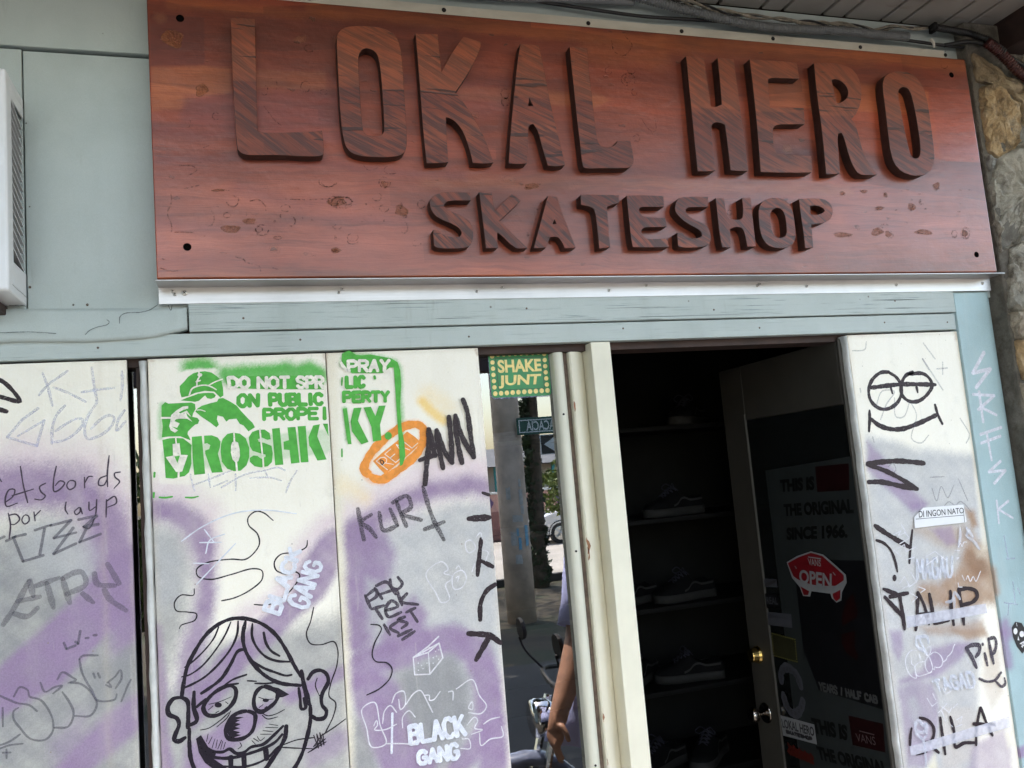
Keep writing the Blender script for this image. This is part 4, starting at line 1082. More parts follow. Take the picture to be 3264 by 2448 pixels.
bm = bmesh.new(); x, y, z = C['clip'][0]
add_box(bm, x - .006, x + .006, -.060, -.03, z - .022, z + .006, .002); obj('bracket', bm, M['dark_steel'], cl)
bm = bmesh.new(); x, y, z = C['clip'][2]
add_tube(bm, [(x + .002, -.045, z + .012), (x + .006, -.05, z - .002), (x + .010, -.046, z - .016)], lambda L: .0055 - .06 * L, 8); obj('tie', bm, M['clip_white'], cl)

# ------------------------------------------------------------------ stone pillar
pil = thing('stone_pillar', 'rubble stone pillar of tan and grey stones at the right end of the shop front', 'pillar', (2.6, .0, -.2))
box('mortar', 2.318, 3.2, -.045, .4, -.2, 3.03, M['mortar'], pil, .006)
SN = ['stone_tan', 'stone_gold', 'stone_grey', 'stone_pale', 'stone_buff']
def stone(poly, mat, y0=-.04, bulge=.022):
    bm = bmesh.new()
    P = [Vector((p[0], 0, p[2])) for p in poly]
    c = sum(P, Vector()) / len(P)
    P = [c + (q - c) * 1.045 for q in P]
    P = [Vector((max(q.x, 2.3205), 0, q.z)) for q in P]
    # resample outline
    Q = []
    for i in range(len(P)):
        a, b = P[i], P[(i + 1) % len(P)]
        m = max(2, int((b - a).length / .012))
        for k in range(m):
            q = a.lerp(b, k / m)
            q += Vector((random.uniform(-.003, .003), 0, random.uniform(-.003, .003)))
            Q.append(q)
    rings = []
    ph = random.uniform(0, 9)
    for k, (f, h) in enumerate([(1.0, -.25), (.99, .45), (.965, .80), (.92, .93), (.82, .98), (.70, 1.0), (.57, 1.0), (.43, 1.0), (.29, 1.0), (.15, 1.0)]):
        r = []
        for q in Q:
            p = c + (q - c) * f
            nz = math.sin(p.x * 61 + ph) * math.sin(p.z * 53 + ph * 2) * .35 + math.sin(p.x * 143 + p.z * 97 + ph) * .16
            slope = (p.x - c.x) * .10 * math.sin(ph) + (p.z - c.z) * .12 * math.cos(ph)
            if k > 0: p = p + Vector((random.uniform(-.0025, .0025), 0, random.uniform(-.0025, .0025)))
            nz += random.uniform(-.16, .16)
            r.append((p.x, y0 - bulge * h * (1 + nz * (1 if k > 1 else .2)) - slope * (1 if k > 2 else 0), p.z))
        rings.append(r)
    add_loft(bm, rings)
    bmesh.ops.recalc_face_normals(bm, faces=bm.faces)
    return obj('stone', bm, M[mat], pil)
for ci, poly in C['stones']: stone(poly, SN[ci])
random.seed(11)
def rnd_poly(x0, x1, z0, z1):
    return [(x + random.uniform(-.015, .015), 0, z + random.uniform(-.015, .015)) for x, z in ((x0, z0), ((x0 + x1) / 2, z0 - .01), (x1, z0), (x1 + .01, (z0 + z1) / 2), (x1, z1), ((x0 + x1) / 2, z1 + .01), (x0, z1), (x0 - .008, (z0 + z1) / 2))]
for x0, x1, z0, z1 in ((2.64, 2.90, 2.30, 2.52), (2.92, 3.14, 2.28, 2.50), (2.80, 3.12, 2.56, 2.76), (2.84, 3.12, 2.80, 2.98), (2.66, 2.88, 2.06, 2.26), (2.90, 3.14, 2.03, 2.24), (2.62, 2.84, 1.86, 2.03), (2.86, 3.14, 1.82, 2.00), (2.58, 2.86, 1.70, 1.83), (2.88, 3.13, 1.69, 1.79)): stone(rnd_poly(x0, x1, z0, z1), random.choice(SN))
z = 1.67
while z > 0.0:
    h = random.uniform(.14, .24); xc = random.uniform(2.55, 2.70)
    stone(rnd_poly(2.345, xc - .02, z - h, z - .02), random.choice(SN)); stone(rnd_poly(xc + .02, 3.12, z - h, z - .02), random.choice(SN)); z -= h + .02

# ------------------------------------------------------------------ air conditioner at the left edge
ax1, az1, az0 = C['ac'][0][0], C['ac'][0][2], C['ac'][1][2]
ac = thing('air_conditioner', 'white box air conditioner with louvred side sticking out of the wall left of the sign', 'air conditioner', (-.8, -.08, az0))
bm = bmesh.new()
add_box(bm, -1.12, ax1, -.15, -.118, az0, az1, .006, 3)                     # front frame
add_box(bm, -1.12, ax1 - .002, -.1175, .006, az1 - .02, az1, .002, 1)
add_box(bm, -1.12, ax1 - .002, -.1175, .006, az0 + .002, az0 + .022, .002, 1)
add_box(bm, ax1 - .006, ax1 - .002, -.1175, -.1005, az0 + .023, az1 - .021, .001, 1)
add_box(bm, ax1 - .006, ax1 - .002, -.100, .006, az0 + .023, az0 + .075, .001, 1)
add_box(bm, ax1 - .006, ax1 - .002, -.100, .006, az1 - .045, az1 - .021, .001, 1)
obj('casing', bm, M['ac_white'], ac)
bm = bmesh.new(); nsl = 17; zz0, zz1 = az0 + .082, az1 - .05
for i in range(nsl):
    zc = zz0 + (zz1 - zz0) * (i + .5) / nsl
    vs = [bm.verts.new(p) for p in ((ax1 - .003, -.1, zc + .015), (ax1 - .003, -.004, zc - .017), (ax1 - .018, -.004, zc - .010), (ax1 - .018, -.1, zc + .022),
                                   (ax1 - .003, -.1, zc + .018), (ax1 - .003, -.004, zc - .014), (ax1 - .018, -.004, zc - .008), (ax1 - .018, -.1, zc + .024))]
    for f in ((0, 1, 2, 3), (7, 6, 5, 4), (0, 4, 5, 1), (1, 5, 6, 2), (2, 6, 7, 3), (3, 7, 4, 0)): bm.faces.new([vs[k] for k in f])
obj('louvre_panel', bm, M['ac_white'], ac)
box('core', -1.10, ax1 - .024, -.117, .008, az0 + .023, az1 - .021, M['ac_dark'], ac, 0)
box('support_rail', -1.10, ax1 - .04, -.10, .006, az0 - .022, az0 - .001, M['dark_timber'], ac, .002)

# ------------------------------------------------------------------ open door leaf with its locks
door = thing('entrance_door', 'grey-brown glazed door standing open into the dark shop, edge-on to its frame', 'door', (DOORX + .02, .02, -.19))
y0, y1, yg = .022, .712, .566
zt, zg = 1.992, 1.795
bm = bmesh.new()
add_box(bm, DOORX, DOORX + .04, yg, y1, -.185, zt, .003)
add_box(bm, DOORX, DOORX + .04, y0, y0 + .012, -.185, zt, .003)
add_box(bm, DOORX + .0005, DOORX + .0395, y0 + .0125, yg - .0005, zg, zt, .003)
add_box(bm, DOORX + .0005, DOORX + .0395, y0 + .0125, yg - .0005, -.185, .1, .003)
obj('frame', bm, M['door_paint'], door)
bm = bmesh.new(); add_box(bm, DOORX + .003, DOORX + .009, y0 + .0125, yg - .001, .101, zg - .001); g = obj('glass', bm, plain('door_glass', (.007, .008, .008), .12, .05, 4), door)
box('glazing_bead', DOORX - .003, DOORX + .010, yg + .001, yg + .018, .08, zg + .02, M['door_paint'], door, .002)
def lathe_x(bm, c, prof, n=22):
    add_loft(bm, [[(c[0] - d, c[1] + r * math.cos(2 * math.pi * k / n), c[2] + r * math.sin(2 * math.pi * k / n)) for k in range(n)] for r, d in prof])
    bmesh.ops.recalc_face_normals(bm, faces=bm.faces)
ky, kz = C['knobs'][0][1], C['knobs'][0][2]
bm = bmesh.new(); lathe_x(bm, (DOORX, ky, kz), [(.036, 0), (.036, .003), (.030, .007), (.014, .010)])
kb_ = obj('knob_rose', bm, M['knob_dark'], door, smooth=True)
bm = bmesh.new(); lathe_x(bm, (DOORX - .009, ky, kz), [(.011, 0), (.010, .016), (.014, .022), (.024, .030), (.027, .042), (.024, .053), (.013, .059), (.004, .060)])
obj('knob', bm, M['knob_dark'], door, smooth=True)
ky, kz = C['knobs'][1][1], C['knobs'][1][2]
bm = bmesh.new(); lathe_x(bm, (DOORX, ky, kz), [(.031, 0), (.031, .004), (.027, .012), (.0225, .030), (.021, .033), (.010, .0335)])
obj('deadbolt', bm, M['brass'], door)

# ------------------------------------------------------------------ shoe shelf inside
rack = thing('shoe_rack', 'dark shoe rack with five shelves deep inside the doorway', 'shelf', (1.6, 1.15, -.2))
levels = [.495, .807, 1.118, 1.455, 1.815]
for zl in levels:
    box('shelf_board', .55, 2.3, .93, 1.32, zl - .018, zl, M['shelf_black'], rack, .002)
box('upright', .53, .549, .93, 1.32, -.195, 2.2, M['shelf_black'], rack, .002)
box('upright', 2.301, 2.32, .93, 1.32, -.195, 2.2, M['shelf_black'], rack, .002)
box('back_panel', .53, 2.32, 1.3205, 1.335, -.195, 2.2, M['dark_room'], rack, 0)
def hw(s):    # half width of the shoe along its length, 0 = toe, 1 = heel
    return .050 * (max(0.0, 1 - ((.27 - s) / .27) ** 2.6) ** .5 if s < .27 else (1 - .27 * math.sin((s - .27) / .73 * math.pi * .78) ** 2 * .95) * (1 if s < .9 else max(.0, 1 - ((s - .9) / .1) ** 2.4) ** .5))
def make_shoe(label, group):
    L = .285
    t = thing('canvas_shoe', label, 'shoe', (0, 0, 0), 0, group)
    def ring(off, z):
        ss = [.5 - .5 * math.cos(math.pi * k / 24) for k in range(25)]
        up = [((s - .5) * L, (hw(s) + off) if 0 < k < 24 else 0.0, z + .012 * max(0, .16 - s) ** 1.0) for k, s in enumerate(ss)]
        dn = [(x, -y, zz) for x, y, zz in up[-2:0:-1]]
        return up + dn
    bm = bmesh.new(); add_loft(bm, [ring(-.002, 0.0), ring(.002, .002), ring(.003, .018), ring(.002, .030), ring(-.003, .032)])
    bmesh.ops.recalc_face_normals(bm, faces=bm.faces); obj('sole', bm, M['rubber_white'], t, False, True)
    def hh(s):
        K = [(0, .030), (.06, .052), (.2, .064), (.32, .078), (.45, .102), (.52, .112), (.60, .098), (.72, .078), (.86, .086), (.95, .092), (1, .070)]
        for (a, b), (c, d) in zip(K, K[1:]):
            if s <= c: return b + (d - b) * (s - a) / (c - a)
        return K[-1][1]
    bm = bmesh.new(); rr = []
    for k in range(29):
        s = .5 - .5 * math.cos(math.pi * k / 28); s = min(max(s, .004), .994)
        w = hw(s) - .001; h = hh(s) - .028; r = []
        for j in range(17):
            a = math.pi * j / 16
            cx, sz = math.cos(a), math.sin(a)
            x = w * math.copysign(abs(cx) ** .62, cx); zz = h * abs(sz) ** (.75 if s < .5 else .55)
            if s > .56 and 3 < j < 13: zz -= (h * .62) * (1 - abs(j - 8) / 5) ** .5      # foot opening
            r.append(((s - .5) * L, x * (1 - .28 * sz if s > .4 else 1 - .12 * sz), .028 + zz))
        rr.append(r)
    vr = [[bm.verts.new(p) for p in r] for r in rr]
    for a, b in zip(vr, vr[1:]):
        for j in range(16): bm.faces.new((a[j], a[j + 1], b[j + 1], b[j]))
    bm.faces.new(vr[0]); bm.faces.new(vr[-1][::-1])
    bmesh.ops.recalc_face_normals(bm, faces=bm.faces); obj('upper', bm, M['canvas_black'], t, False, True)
    bm = bmesh.new()
    for k in range(5):
        s = .30 + k * .052
        for sg in (-1, 1):
            z0_, z1_ = hh(s) * .9, hh(s + .03) + .002
            add_tube(bm, catmull([((s - .5) * L, .024 * sg, z0_), ((s + .012 - .5) * L, 0, z1_ + .004), ((s + .05 - .5) * L, -.022 * sg, hh(s + .05) * .93)], .006), .0026, 6)
    for sg in (-1, 1):
        add_tube(bm, catmull([((.50 - .5) * L, 0, .116), ((.47 - .5) * L, .022 * sg, .128), ((.44 - .5) * L, .040 * sg, .112), ((.50 - .5) * L, .030 * sg, .100), ((.52 - .5) * L, 0, .115)], .006), .0024, 6)
    obj('laces', bm, M['lace_white'], t, False, True)
    bm = bmesh.new()
    for sg in (-1, 1):
        pts = catmull([(.40, .040), (.48, .048), (.55, .064), (.62, .068), (.72, .058), (.84, .058), (.93, .060)], .01)
        a = []; 
        for p in pts:
            s, z_ = p[0], p[1]
            for dz in (-.0042, .0042):
                w = hw(s) * (1 - .10 * (z_ - .03) / .05) + .0014
                a.append(bm.verts.new(((s - .5) * L, sg * w, z_ + dz)))
        for i in range(0, len(a) - 2, 2): bm.faces.new((a[i], a[i + 1], a[i + 3], a[i + 2]))
    obj('side_stripe', bm, M['rubber_white'], t, False)
    return t
def dup(root, loc, rz, label=None):
    r = root.copy(); COL.objects.link(r); r.location = loc; r.rotation_euler = (0, 0, rz)
    if label: r['label'] = label
    for ch in list(root.children):
        c = ch.copy(); COL.objects.link(c); c.parent = r
        for g in list(ch.children):
            d = g.copy(); COL.objects.link(d); d.parent = c
    return r
GS_ = 'black shoes displayed on the shelves'
shoe = make_shoe('black low-top shoe with white side stripe and pale laces, seen side-on beside the brass deadbolt', GS_)
shoe.location = (1.625, 1.03, levels[1]); shoe.rotation_euler = (0, 0, R(-14))
dup(shoe, (1.43, 1.10, levels[1]), R(38), 'black shoe half hidden behind the cream casing, on the deadbolt-level shelf')
dup(shoe, (1.46, 1.03, levels[0]), R(26), 'black lace-up shoe turned towards us behind the casing on the lowest shelf')
dup(shoe, (1.67, 1.02, levels[0]), R(42), 'black shoe with bright loose laces left of the door knob on the lowest shelf')
dup(shoe, (1.64, 1.03, levels[2]), R(8), 'black shoe with its pale sole just visible on the middle shelf')
dup(shoe, (1.42, 1.08, levels[2]), R(20), 'black shoe beside the casing on the middle shelf')
dup(shoe, (1.63, 1.03, levels[3]), R(10), 'black shoe barely lit on the second shelf from the top')
dup(shoe, (1.73, 1.02, levels[4]), R(40), 'black lace-up shoe alone on the top shelf')

# ------------------------------------------------------------------ drawn, sprayed and stuck-on marks (traced outlines in millimetres on their own surfaces)
FONT = {
'A': [[0,0,.5,1,1,0],[.2,.36,.8,.36]], 'B': [[0,0,0,1,.7,1,.92,.85,.92,.66,.7,.53,0,.53],[.7,.53,1,.38,1,.14,.75,0,0,0]], 'C': [[1,.85,.75,1,.3,1,0,.75,0,.25,.3,0,.75,0,1,.15]],
'D': [[0,0,0,1,.6,1,1,.75,1,.25,.6,0,0,0]], 'E': [[1,1,0,1,0,0,1,0],[0,.52,.8,.52]], 'F': [[1,1,0,1,0,0],[0,.52,.8,.52]], 'G': [[1,.82,.75,1,.3,1,0,.75,0,.25,.3,0,.75,0,1,.2,1,.48,.6,.48]],
'H': [[0,0,0,1],[1,0,1,1],[0,.52,1,.52]], 'I': [[.5,0,.5,1]], 'J': [[.8,1,.8,.25,.55,0,.25,0,0,.25]], 'K': [[0,0,0,1],[1,1,.05,.45],[.35,.6,1,0]], 'L': [[0,1,0,0,1,0]],
'M': [[0,0,0,1,.5,.35,1,1,1,0]], 'N': [[0,0,0,1,1,0,1,1]], 'O': [[.35,0,0,.25,0,.75,.35,1,.65,1,1,.75,1,.25,.65,0,.35,0]], 'P': [[0,0,0,1,.7,1,1,.85,1,.6,.7,.45,0,.45]],
'R': [[0,0,0,1,.7,1,1,.85,1,.62,.7,.48,0,.48],[.5,.48,1,0]], 'S': [[1,.82,.75,1,.25,1,0,.8,.1,.6,.9,.4,1,.2,.75,0,.25,0,0,.18]], 'T': [[0,1,1,1],[.5,1,.5,0]], 'U': [[0,1,0,.25,.3,0,.7,0,1,.25,1,1]],
'Y': [[0,1,.5,.5,1,1],[.5,.5,.5,0]], '/': [[.2,0,.8,1]], ' ': []}
MARKS = [
{"par":"p1","name":"marker_tag","mat":"marker","pl":0.006,"off":0.5,"items":[["s",8.2,[-528,1970,-512,1959,-497,1942,-485,1924,-481,1915,-489,1916,-505,1922,-529,1931]],["s",9.9,[-529,1902,-508,1894]]],"label":None},
{"par":"p1","name":"crayon_scrawl","mat":"crayon_blue","pl":0.006,"off":0.4,"items":[["s",5.4,[-436,1978,-426,1946,-417,1901]],["s",5.4,[-385,1980,-405,1965,-423,1952,-434,1940,-444,1927]],["s",5.4,[-414,1944,-382,1928,-349,1907]],["s",5.7,[-335,1986,-332,1953,-329,1928,-327,1905,-338,1887,-347,1871,-353,1848,-348,1823,-329,1826,-309,1837,-294,1855,-292,1869,-302,1874,-319,1866,-340,1845]],["s",5.4,[-357,1930,-322,1934,-289,1936]],["s",5.7,[-272,1975,-272,1942,-277,1906]],["s",5.7,[-392,1901,-410,1879,-418,1852,-420,1817]],["s",5.4,[-418,1820,-398,1822,-376,1834,-358,1854,-357,1868,-368,1870,-386,1862,-413,1844]],["s",5.7,[-269,1884,-283,1862,-287,1838,-268,1858]],["l",5.1,[-446,1898,-478,1874,-508,1837,-450,1814,-434,1870,-487,1838]]],"label":None},
{"par":"p1","name":"pen_writing","mat":"pen_grey","pl":0.006,"off":0.9,"items":[["s",2.9,[-513,1695,-498,1707,-495,1721,-505,1722,-513,1705,-511,1686,-490,1691]],["s",2.9,[-483,1771,-478,1730,-470,1690]],["s",2.9,[-500,1708,-458,1719]],["s",2.9,[-434,1730,-446,1723,-443,1711,-435,1702,-443,1694,-456,1697]],["s",3.0,[-412,1766,-418,1735,-417,1710,-406,1714,-396,1728,-405,1733,-415,1723]],["s",3.0,[-385,1732,-392,1722,-387,1712,-376,1717,-375,1729,-385,1732]],["s",3.0,[-356,1737,-356,1713]],["s",3.0,[-355,1725,-347,1738,-339,1737]],["s",3.1,[-304,1782,-309,1740,-309,1712]],["s",3.0,[-311,1737,-325,1731,-327,1717,-317,1716,-309,1730]],["s",3.0,[-282,1743,-294,1741,-293,1732,-284,1722,-296,1707]],["s",2.9,[-529,1758,-520,1740]],["s",2.9,[-508,1671,-504,1645,-507,1615]],["s",2.9,[-507,1666,-493,1667,-486,1656,-497,1645,-505,1647]],["s",2.9,[-476,1664,-482,1653,-476,1644,-468,1650,-469,1661,-476,1664]],["s",2.9,[-458,1669,-456,1649]],["s",2.9,[-456,1660,-445,1671]],["s",3.0,[-394,1685,-396,1669,-391,1658]],["s",3.0,[-368,1671,-378,1662,-374,1655,-366,1662,-366,1671,-362,1656]],["s",3.0,[-348,1681,-347,1662,-335,1669]],["s",2.9,[-332,1685,-336,1650,-350,1622,-362,1628]],["s",3.0,[-312,1683,-314,1644]],["s",3.0,[-313,1679,-295,1689,-292,1674,-310,1666]]],"label":None},
{"par":"p1","name":"marker_scrawl","mat":"marker_grey","pl":0.006,"off":1.3,"items":[["l",5.4,[-513,1611,-495,1619,-475,1622]],["l",5.4,[-499,1618,-481,1564,-441,1573]],["l",5.4,[-457,1629,-424,1638]],["l",5.4,[-438,1630,-448,1576]],["l",5.5,[-426,1636,-385,1644,-420,1608,-375,1616]],["l",5.4,[-381,1627,-421,1574,-376,1592]],["l",5.7,[-370,1644,-333,1649,-359,1627,-330,1630]],["l",5.7,[-353,1626,-369,1594,-326,1608]],["l",5.4,[-528,1616,-516,1621]],["l",4.8,[-405,1381,-400,1367,-382,1372]],["l",4.8,[-382,1380,-377,1375,-372,1402]],["l",4.9,[-362,1385,-356,1385]],["l",4.8,[-346,1389,-340,1389]]],"label":None},
{"par":"p1","name":"marker_scrawl","mat":"crayon_grey","pl":0.006,"off":1.8,"items":[["s",10.5,[-521,1434,-497,1471,-469,1522]],["s",10.8,[-469,1522,-462,1486]],["s",10.8,[-494,1480,-449,1485]],["s",10.8,[-500,1455,-474,1446,-454,1462]],["s",10.8,[-457,1509,-411,1521]],["s",10.8,[-436,1514,-423,1457]],["s",11.1,[-405,1520,-391,1463]],["s",10.8,[-405,1518,-383,1528,-366,1528,-359,1501,-397,1484]],["s",10.8,[-366,1482,-344,1459]],["s",11.1,[-341,1523,-335,1499,-299,1491]],["s",11.4,[-314,1541,-291,1494]],["s",11.1,[-322,1485,-311,1463,-278,1434]]],"label":None},
{"par":"p1","name":"bubble_drawing","mat":"marker_grey","pl":0.006,"off":2.2,"items":[["s",4.0,[-529,1288,-512,1277,-497,1268,-474,1260,-459,1245]],["s",3.9,[-503,1282,-491,1300,-476,1291,-473,1278,-453,1268,-438,1246,-429,1219,-431,1197,-445,1184,-472,1190,-492,1216,-504,1237,-503,1253,-494,1258]],["s",4.0,[-452,1304,-443,1283,-425,1290,-410,1291,-428,1277]],["s",4.3,[-410,1278,-396,1253,-389,1229,-400,1204,-427,1206]],["s",4.1,[-419,1305,-409,1319,-388,1304,-382,1299,-398,1295]],["s",4.0,[-394,1295,-373,1289,-352,1266,-343,1241,-356,1220,-387,1224]],["s",4.0,[-492,1203,-513,1191,-530,1187]],["s",4.0,[-524,1263,-524,1224]],["s",4.3,[-375,1342,-369,1348,-338,1345]],["s",4.3,[-375,1342,-370,1311,-352,1272,-342,1250,-306,1247,-303,1257]],["s",4.2,[-321,1284,-305,1295,-294,1307,-292,1290,-305,1269]],["s",4.3,[-273,1284,-280,1272,-287,1256,-294,1240]],["s",4.1,[-348,1308,-345,1298]],["s",4.1,[-339,1307,-335,1297]],["s",4.0,[-531,1180,-513,1184,-487,1183]],["s",3.9,[-525,1171,-510,1169]],["s",3.9,[-518,1177,-518,1158]],["s",4.1,[-324,1280,-313,1273,-318,1284]]],"label":None},
{"par":"p2","name":"stencil_figure","mat":"green","pl":0.006,"off":0.5,"items":[["p",0,[-149,1934,-138,1945,-130,1955,-118,1963,-107,1966,-92,1967,-77,1963,-66,1954,-56,1944,-53,1925,-53,1907,-60,1902,-66,1909,-73,1917,-94,1920,-116,1916,-130,1910,-146,1907,-149,1920]],["p",0,[-148,1900,-136,1905,-120,1910,-109,1914,-98,1915,-86,1915,-75,1914,-70,1908,-73,1903,-81,1900,-89,1902,-94,1909,-100,1904,-108,1897,-117,1895,-128,1897]],["p",0,[-190,1890,-182,1898,-175,1894,-125,1894,-117,1890,-116,1878,-122,1868,-124,1860,-113,1857,-109,1851,-112,1843,-119,1841,-127,1834,-135,1826,-136,1820,-132,1812,-130,1805,-152,1816,-178,1817,-192,1816,-189,1842,-191,1866]],["p",0,[-112,1879,-102,1885,-83,1890,-68,1893,-64,1900,-54,1901,-39,1892,-24,1881,-15,1868,1,1848,10,1838,15,1827,0,1818,-11,1833,-19,1837,-26,1850,-43,1849,-49,1844,-56,1856,-68,1860,-70,1851,-66,1838,-72,1832,-85,1844,-104,1859,-117,1872]]],"label":None},
{"par":"p2","name":"stencil_lettering","mat":"green","pl":0.006,"off":0.5,"items":[["p",0,[-191,1810,-176,1813,-163,1813,-146,1811,-134,1800,-128,1794,-130,1774,-130,1751,-136,1731,-146,1723,-155,1722,-170,1719,-187,1722,-188,1769]],["p",0,[-127,1813,-105,1814,-101,1725,-125,1724,-127,1764]],["p",0,[-100,1814,-83,1814,-70,1808,-64,1798,-66,1784,-71,1770,-62,1726,-86,1726,-99,1772,-99,1779,-90,1782,-87,1791,-94,1796,-100,1795]],["p",0,[-59,1804,-48,1815,-35,1817,-20,1814,-7,1802,0,1779,-1,1757,-8,1738,-22,1726,-37,1726,-52,1733,-63,1750,-65,1774,-63,1792]],["p",0,[0,1804,8,1816,21,1820,37,1820,48,1811,50,1796,42,1795,30,1801,20,1798,22,1792,35,1788,51,1780,53,1762,50,1741,40,1732,25,1730,10,1734,0,1745,0,1755,9,1760,18,1758,26,1751,36,1755,36,1760,24,1764,7,1771,1,1783]],["p",0,[54,1821,72,1822,76,1733,57,1733]],["p",0,[90,1822,109,1822,114,1735,94,1734,92,1767,79,1769,79,1788,92,1791]],["p",0,[114,1823,133,1823,135,1735,117,1735]],["p",0,[151,1823,167,1825,159,1796,178,1738,156,1737,142,1770,139,1774,138,1795]],["p",0,[174,1826,186,1825,186,1794]],["p",0,[-49,1954,-4,1951,55,1950,182,1944,181,1910,50,1917,10,1920,-32,1924,-44,1931]],["t",8.4,[-19,1906,26,1905,24,1878,-20,1879],"ON"],["t",8.8,[53,1904,175,1899,175,1874,53,1878],"PUBLIC"],["t",8.0,[38,1868,163,1864,162,1839,37,1844],"PROPE"],["l",9.2,[180,1865,179,1838]],["s",4.1,[-202,1679,-189,1677,-174,1678]],["s",4.1,[-146,1674,-130,1672,-118,1674]],["s",4.1,[-213,1690,-214,1680]],["s",4.1,[-210,1736,-211,1726]]],"label":None},
{"par":"p2","name":"stencil_gap","mat":"panel_white","pl":0.006,"off":3.2,"items":[["s",3.1,[-106,1967,-104,1956,-110,1944,-111,1933]],["s",3.2,[-129,1910,-122,1926,-108,1932,-91,1933,-78,1928,-68,1921]],["s",3.2,[-84,1933,-70,1940,-53,1946]],["s",3.1,[-112,1942,-103,1945]],["s",2.2,[-95,1871,-105,1875,-113,1875]],["p",0,[-98.1,1958.1,-98.4,1956.7,-99.2,1955.5,-100.4,1954.6,-101.9,1954.0,-103.6,1953.8,-105.2,1954.1,-106.7,1954.8,-107.8,1955.9,-108.5,1957.1,-108.7,1958.5,-108.4,1959.9,-107.6,1961.1,-106.4,1962.1,-104.9,1962.6,-103.2,1962.8,-101.6,1962.5,-100.2,1961.8,-99.0,1960.8,-98.3,1959.5]],["p",0,[-132,1886,-144,1885,-159,1876,-170,1866,-172,1851,-175,1841,-172,1831,-163,1825,-156,1830,-170,1840,-158,1836,-152,1846,-163,1852,-160,1856,-150,1857,-136,1856,-124,1848,-135,1862,-137,1870,-126,1859,-135,1875,-150,1869,-153,1872,-143,1877,-132,1880]],["p",0,[-169,1799,-154,1800,-152,1773,-137,1771,-151,1733,-164,1734,-185,1770,-169,1772]],["p",0,[-33,1797,-25,1793,-22,1777,-22,1761,-26,1749,-32,1745,-39,1754,-42,1770,-41,1786,-38,1794]],["l",3.8,[-191,1861,-171,1860]],["l",3.3,[-162,1814,-161,1797]],["l",3.4,[-33,1818,-33,1795]],["l",3.3,[26,1822,29,1761]],["l",3.4,[30,1753,30,1728]],["l",4.0,[-158,1735,-159,1720]],["l",4.0,[-31,1747,-30,1723]],["t",7.9,[-40,1949,6,1947,5,1922,-38,1924],"DO"],["t",7.3,[28,1946,99,1944,98,1918,27,1921],"NOT"],["t",7.5,[119,1943,180,1941,179,1914,119,1917],"SPR"]],"label":None},
{"par":"p2","name":"stencil_figure","mat":"green","pl":0.006,"off":5.2,"items":[["p",0,[-166,1770,-154,1771,-160,1754]]],"label":None},
{"par":"p2","name":"crayon_scrawl","mat":"crayon_blue","pl":0.006,"off":0.4,"items":[["s",3.8,[-133,1727,-131,1711,-126,1687]],["s",3.8,[-128,1701,-91,1712,-43,1728]],["s",3.8,[-67,1690,-14,1716,34,1723,64,1727,79,1719]],["s",4.0,[32,1724,38,1709]],["s",4.2,[107,1717,90,1692,78,1666]],["s",4.0,[-94,1724,-91,1692]],["s",4.0,[-53,1705,-84,1694]],["s",4.0,[-34,1719,-35,1680]],["s",4.0,[-3,1707,43,1705,70,1695]]],"label":None},
{"par":"p2","name":"pen_curl","mat":"pen_black","pl":0.006,"off":0.5,"items":[["s",2.9,[46,1603,25,1623,8,1628,-10,1615,-10,1598,9,1575,12,1551,-4,1529,-22,1519,-53,1523,-108,1520,-128,1508,-126,1492,-99,1482,-54,1488,-5,1496,15,1489,14,1469,-15,1447,-50,1434,-77,1431]],["s",2.9,[122,1549,119,1534,95,1524,59,1522,44,1506,47,1487,68,1476,89,1479,100,1469,84,1443,47,1415,18,1410,-6,1414]],["s",2.7,[-135,1465,-137,1451,-164,1454,-178,1439,-175,1421,-152,1415,-132,1408,-136,1395,-166,1387,-170,1380]],["s",2.9,[128,1391,119,1359,108,1332,116,1309,141,1303,170,1306,178,1286,174,1251,157,1210,152,1183,166,1166,160,1139,137,1100]],["s",2.8,[133,1099,159,1111,187,1126]],["s",2.8,[41,1091,73,1097,112,1096]],["s",2.7,[37,1087,72,1079,107,1072]],["l",2.1,[112,1101,121,1071,119,1103,128,1074,126,1105,134,1076,133,1101,110,1076,138,1089,103,1067,139,1082,97,1065]]],"label":None},
{"par":"p2","name":"white_stencil","mat":"spray_white","pl":0.006,"off":3.0,"items":[["t",8.4,[70,1410,119,1501,153,1490,112,1389],"GANG"],["t",9.1,[15,1401,80,1535,104,1525,49,1386],"BLACK"],["s",2.7,[-158,1575,-111,1604,-41,1628,29,1629,100,1614]],["s",2.7,[-108,1597,-88,1566]],["s",2.8,[-107,1542,-97,1571,-64,1582]],["s",2.8,[-119,1568,-72,1564]],["s",2.7,[-134,1523,-101,1518]],["s",2.7,[-130,1474,-41,1558]]],"label":None},
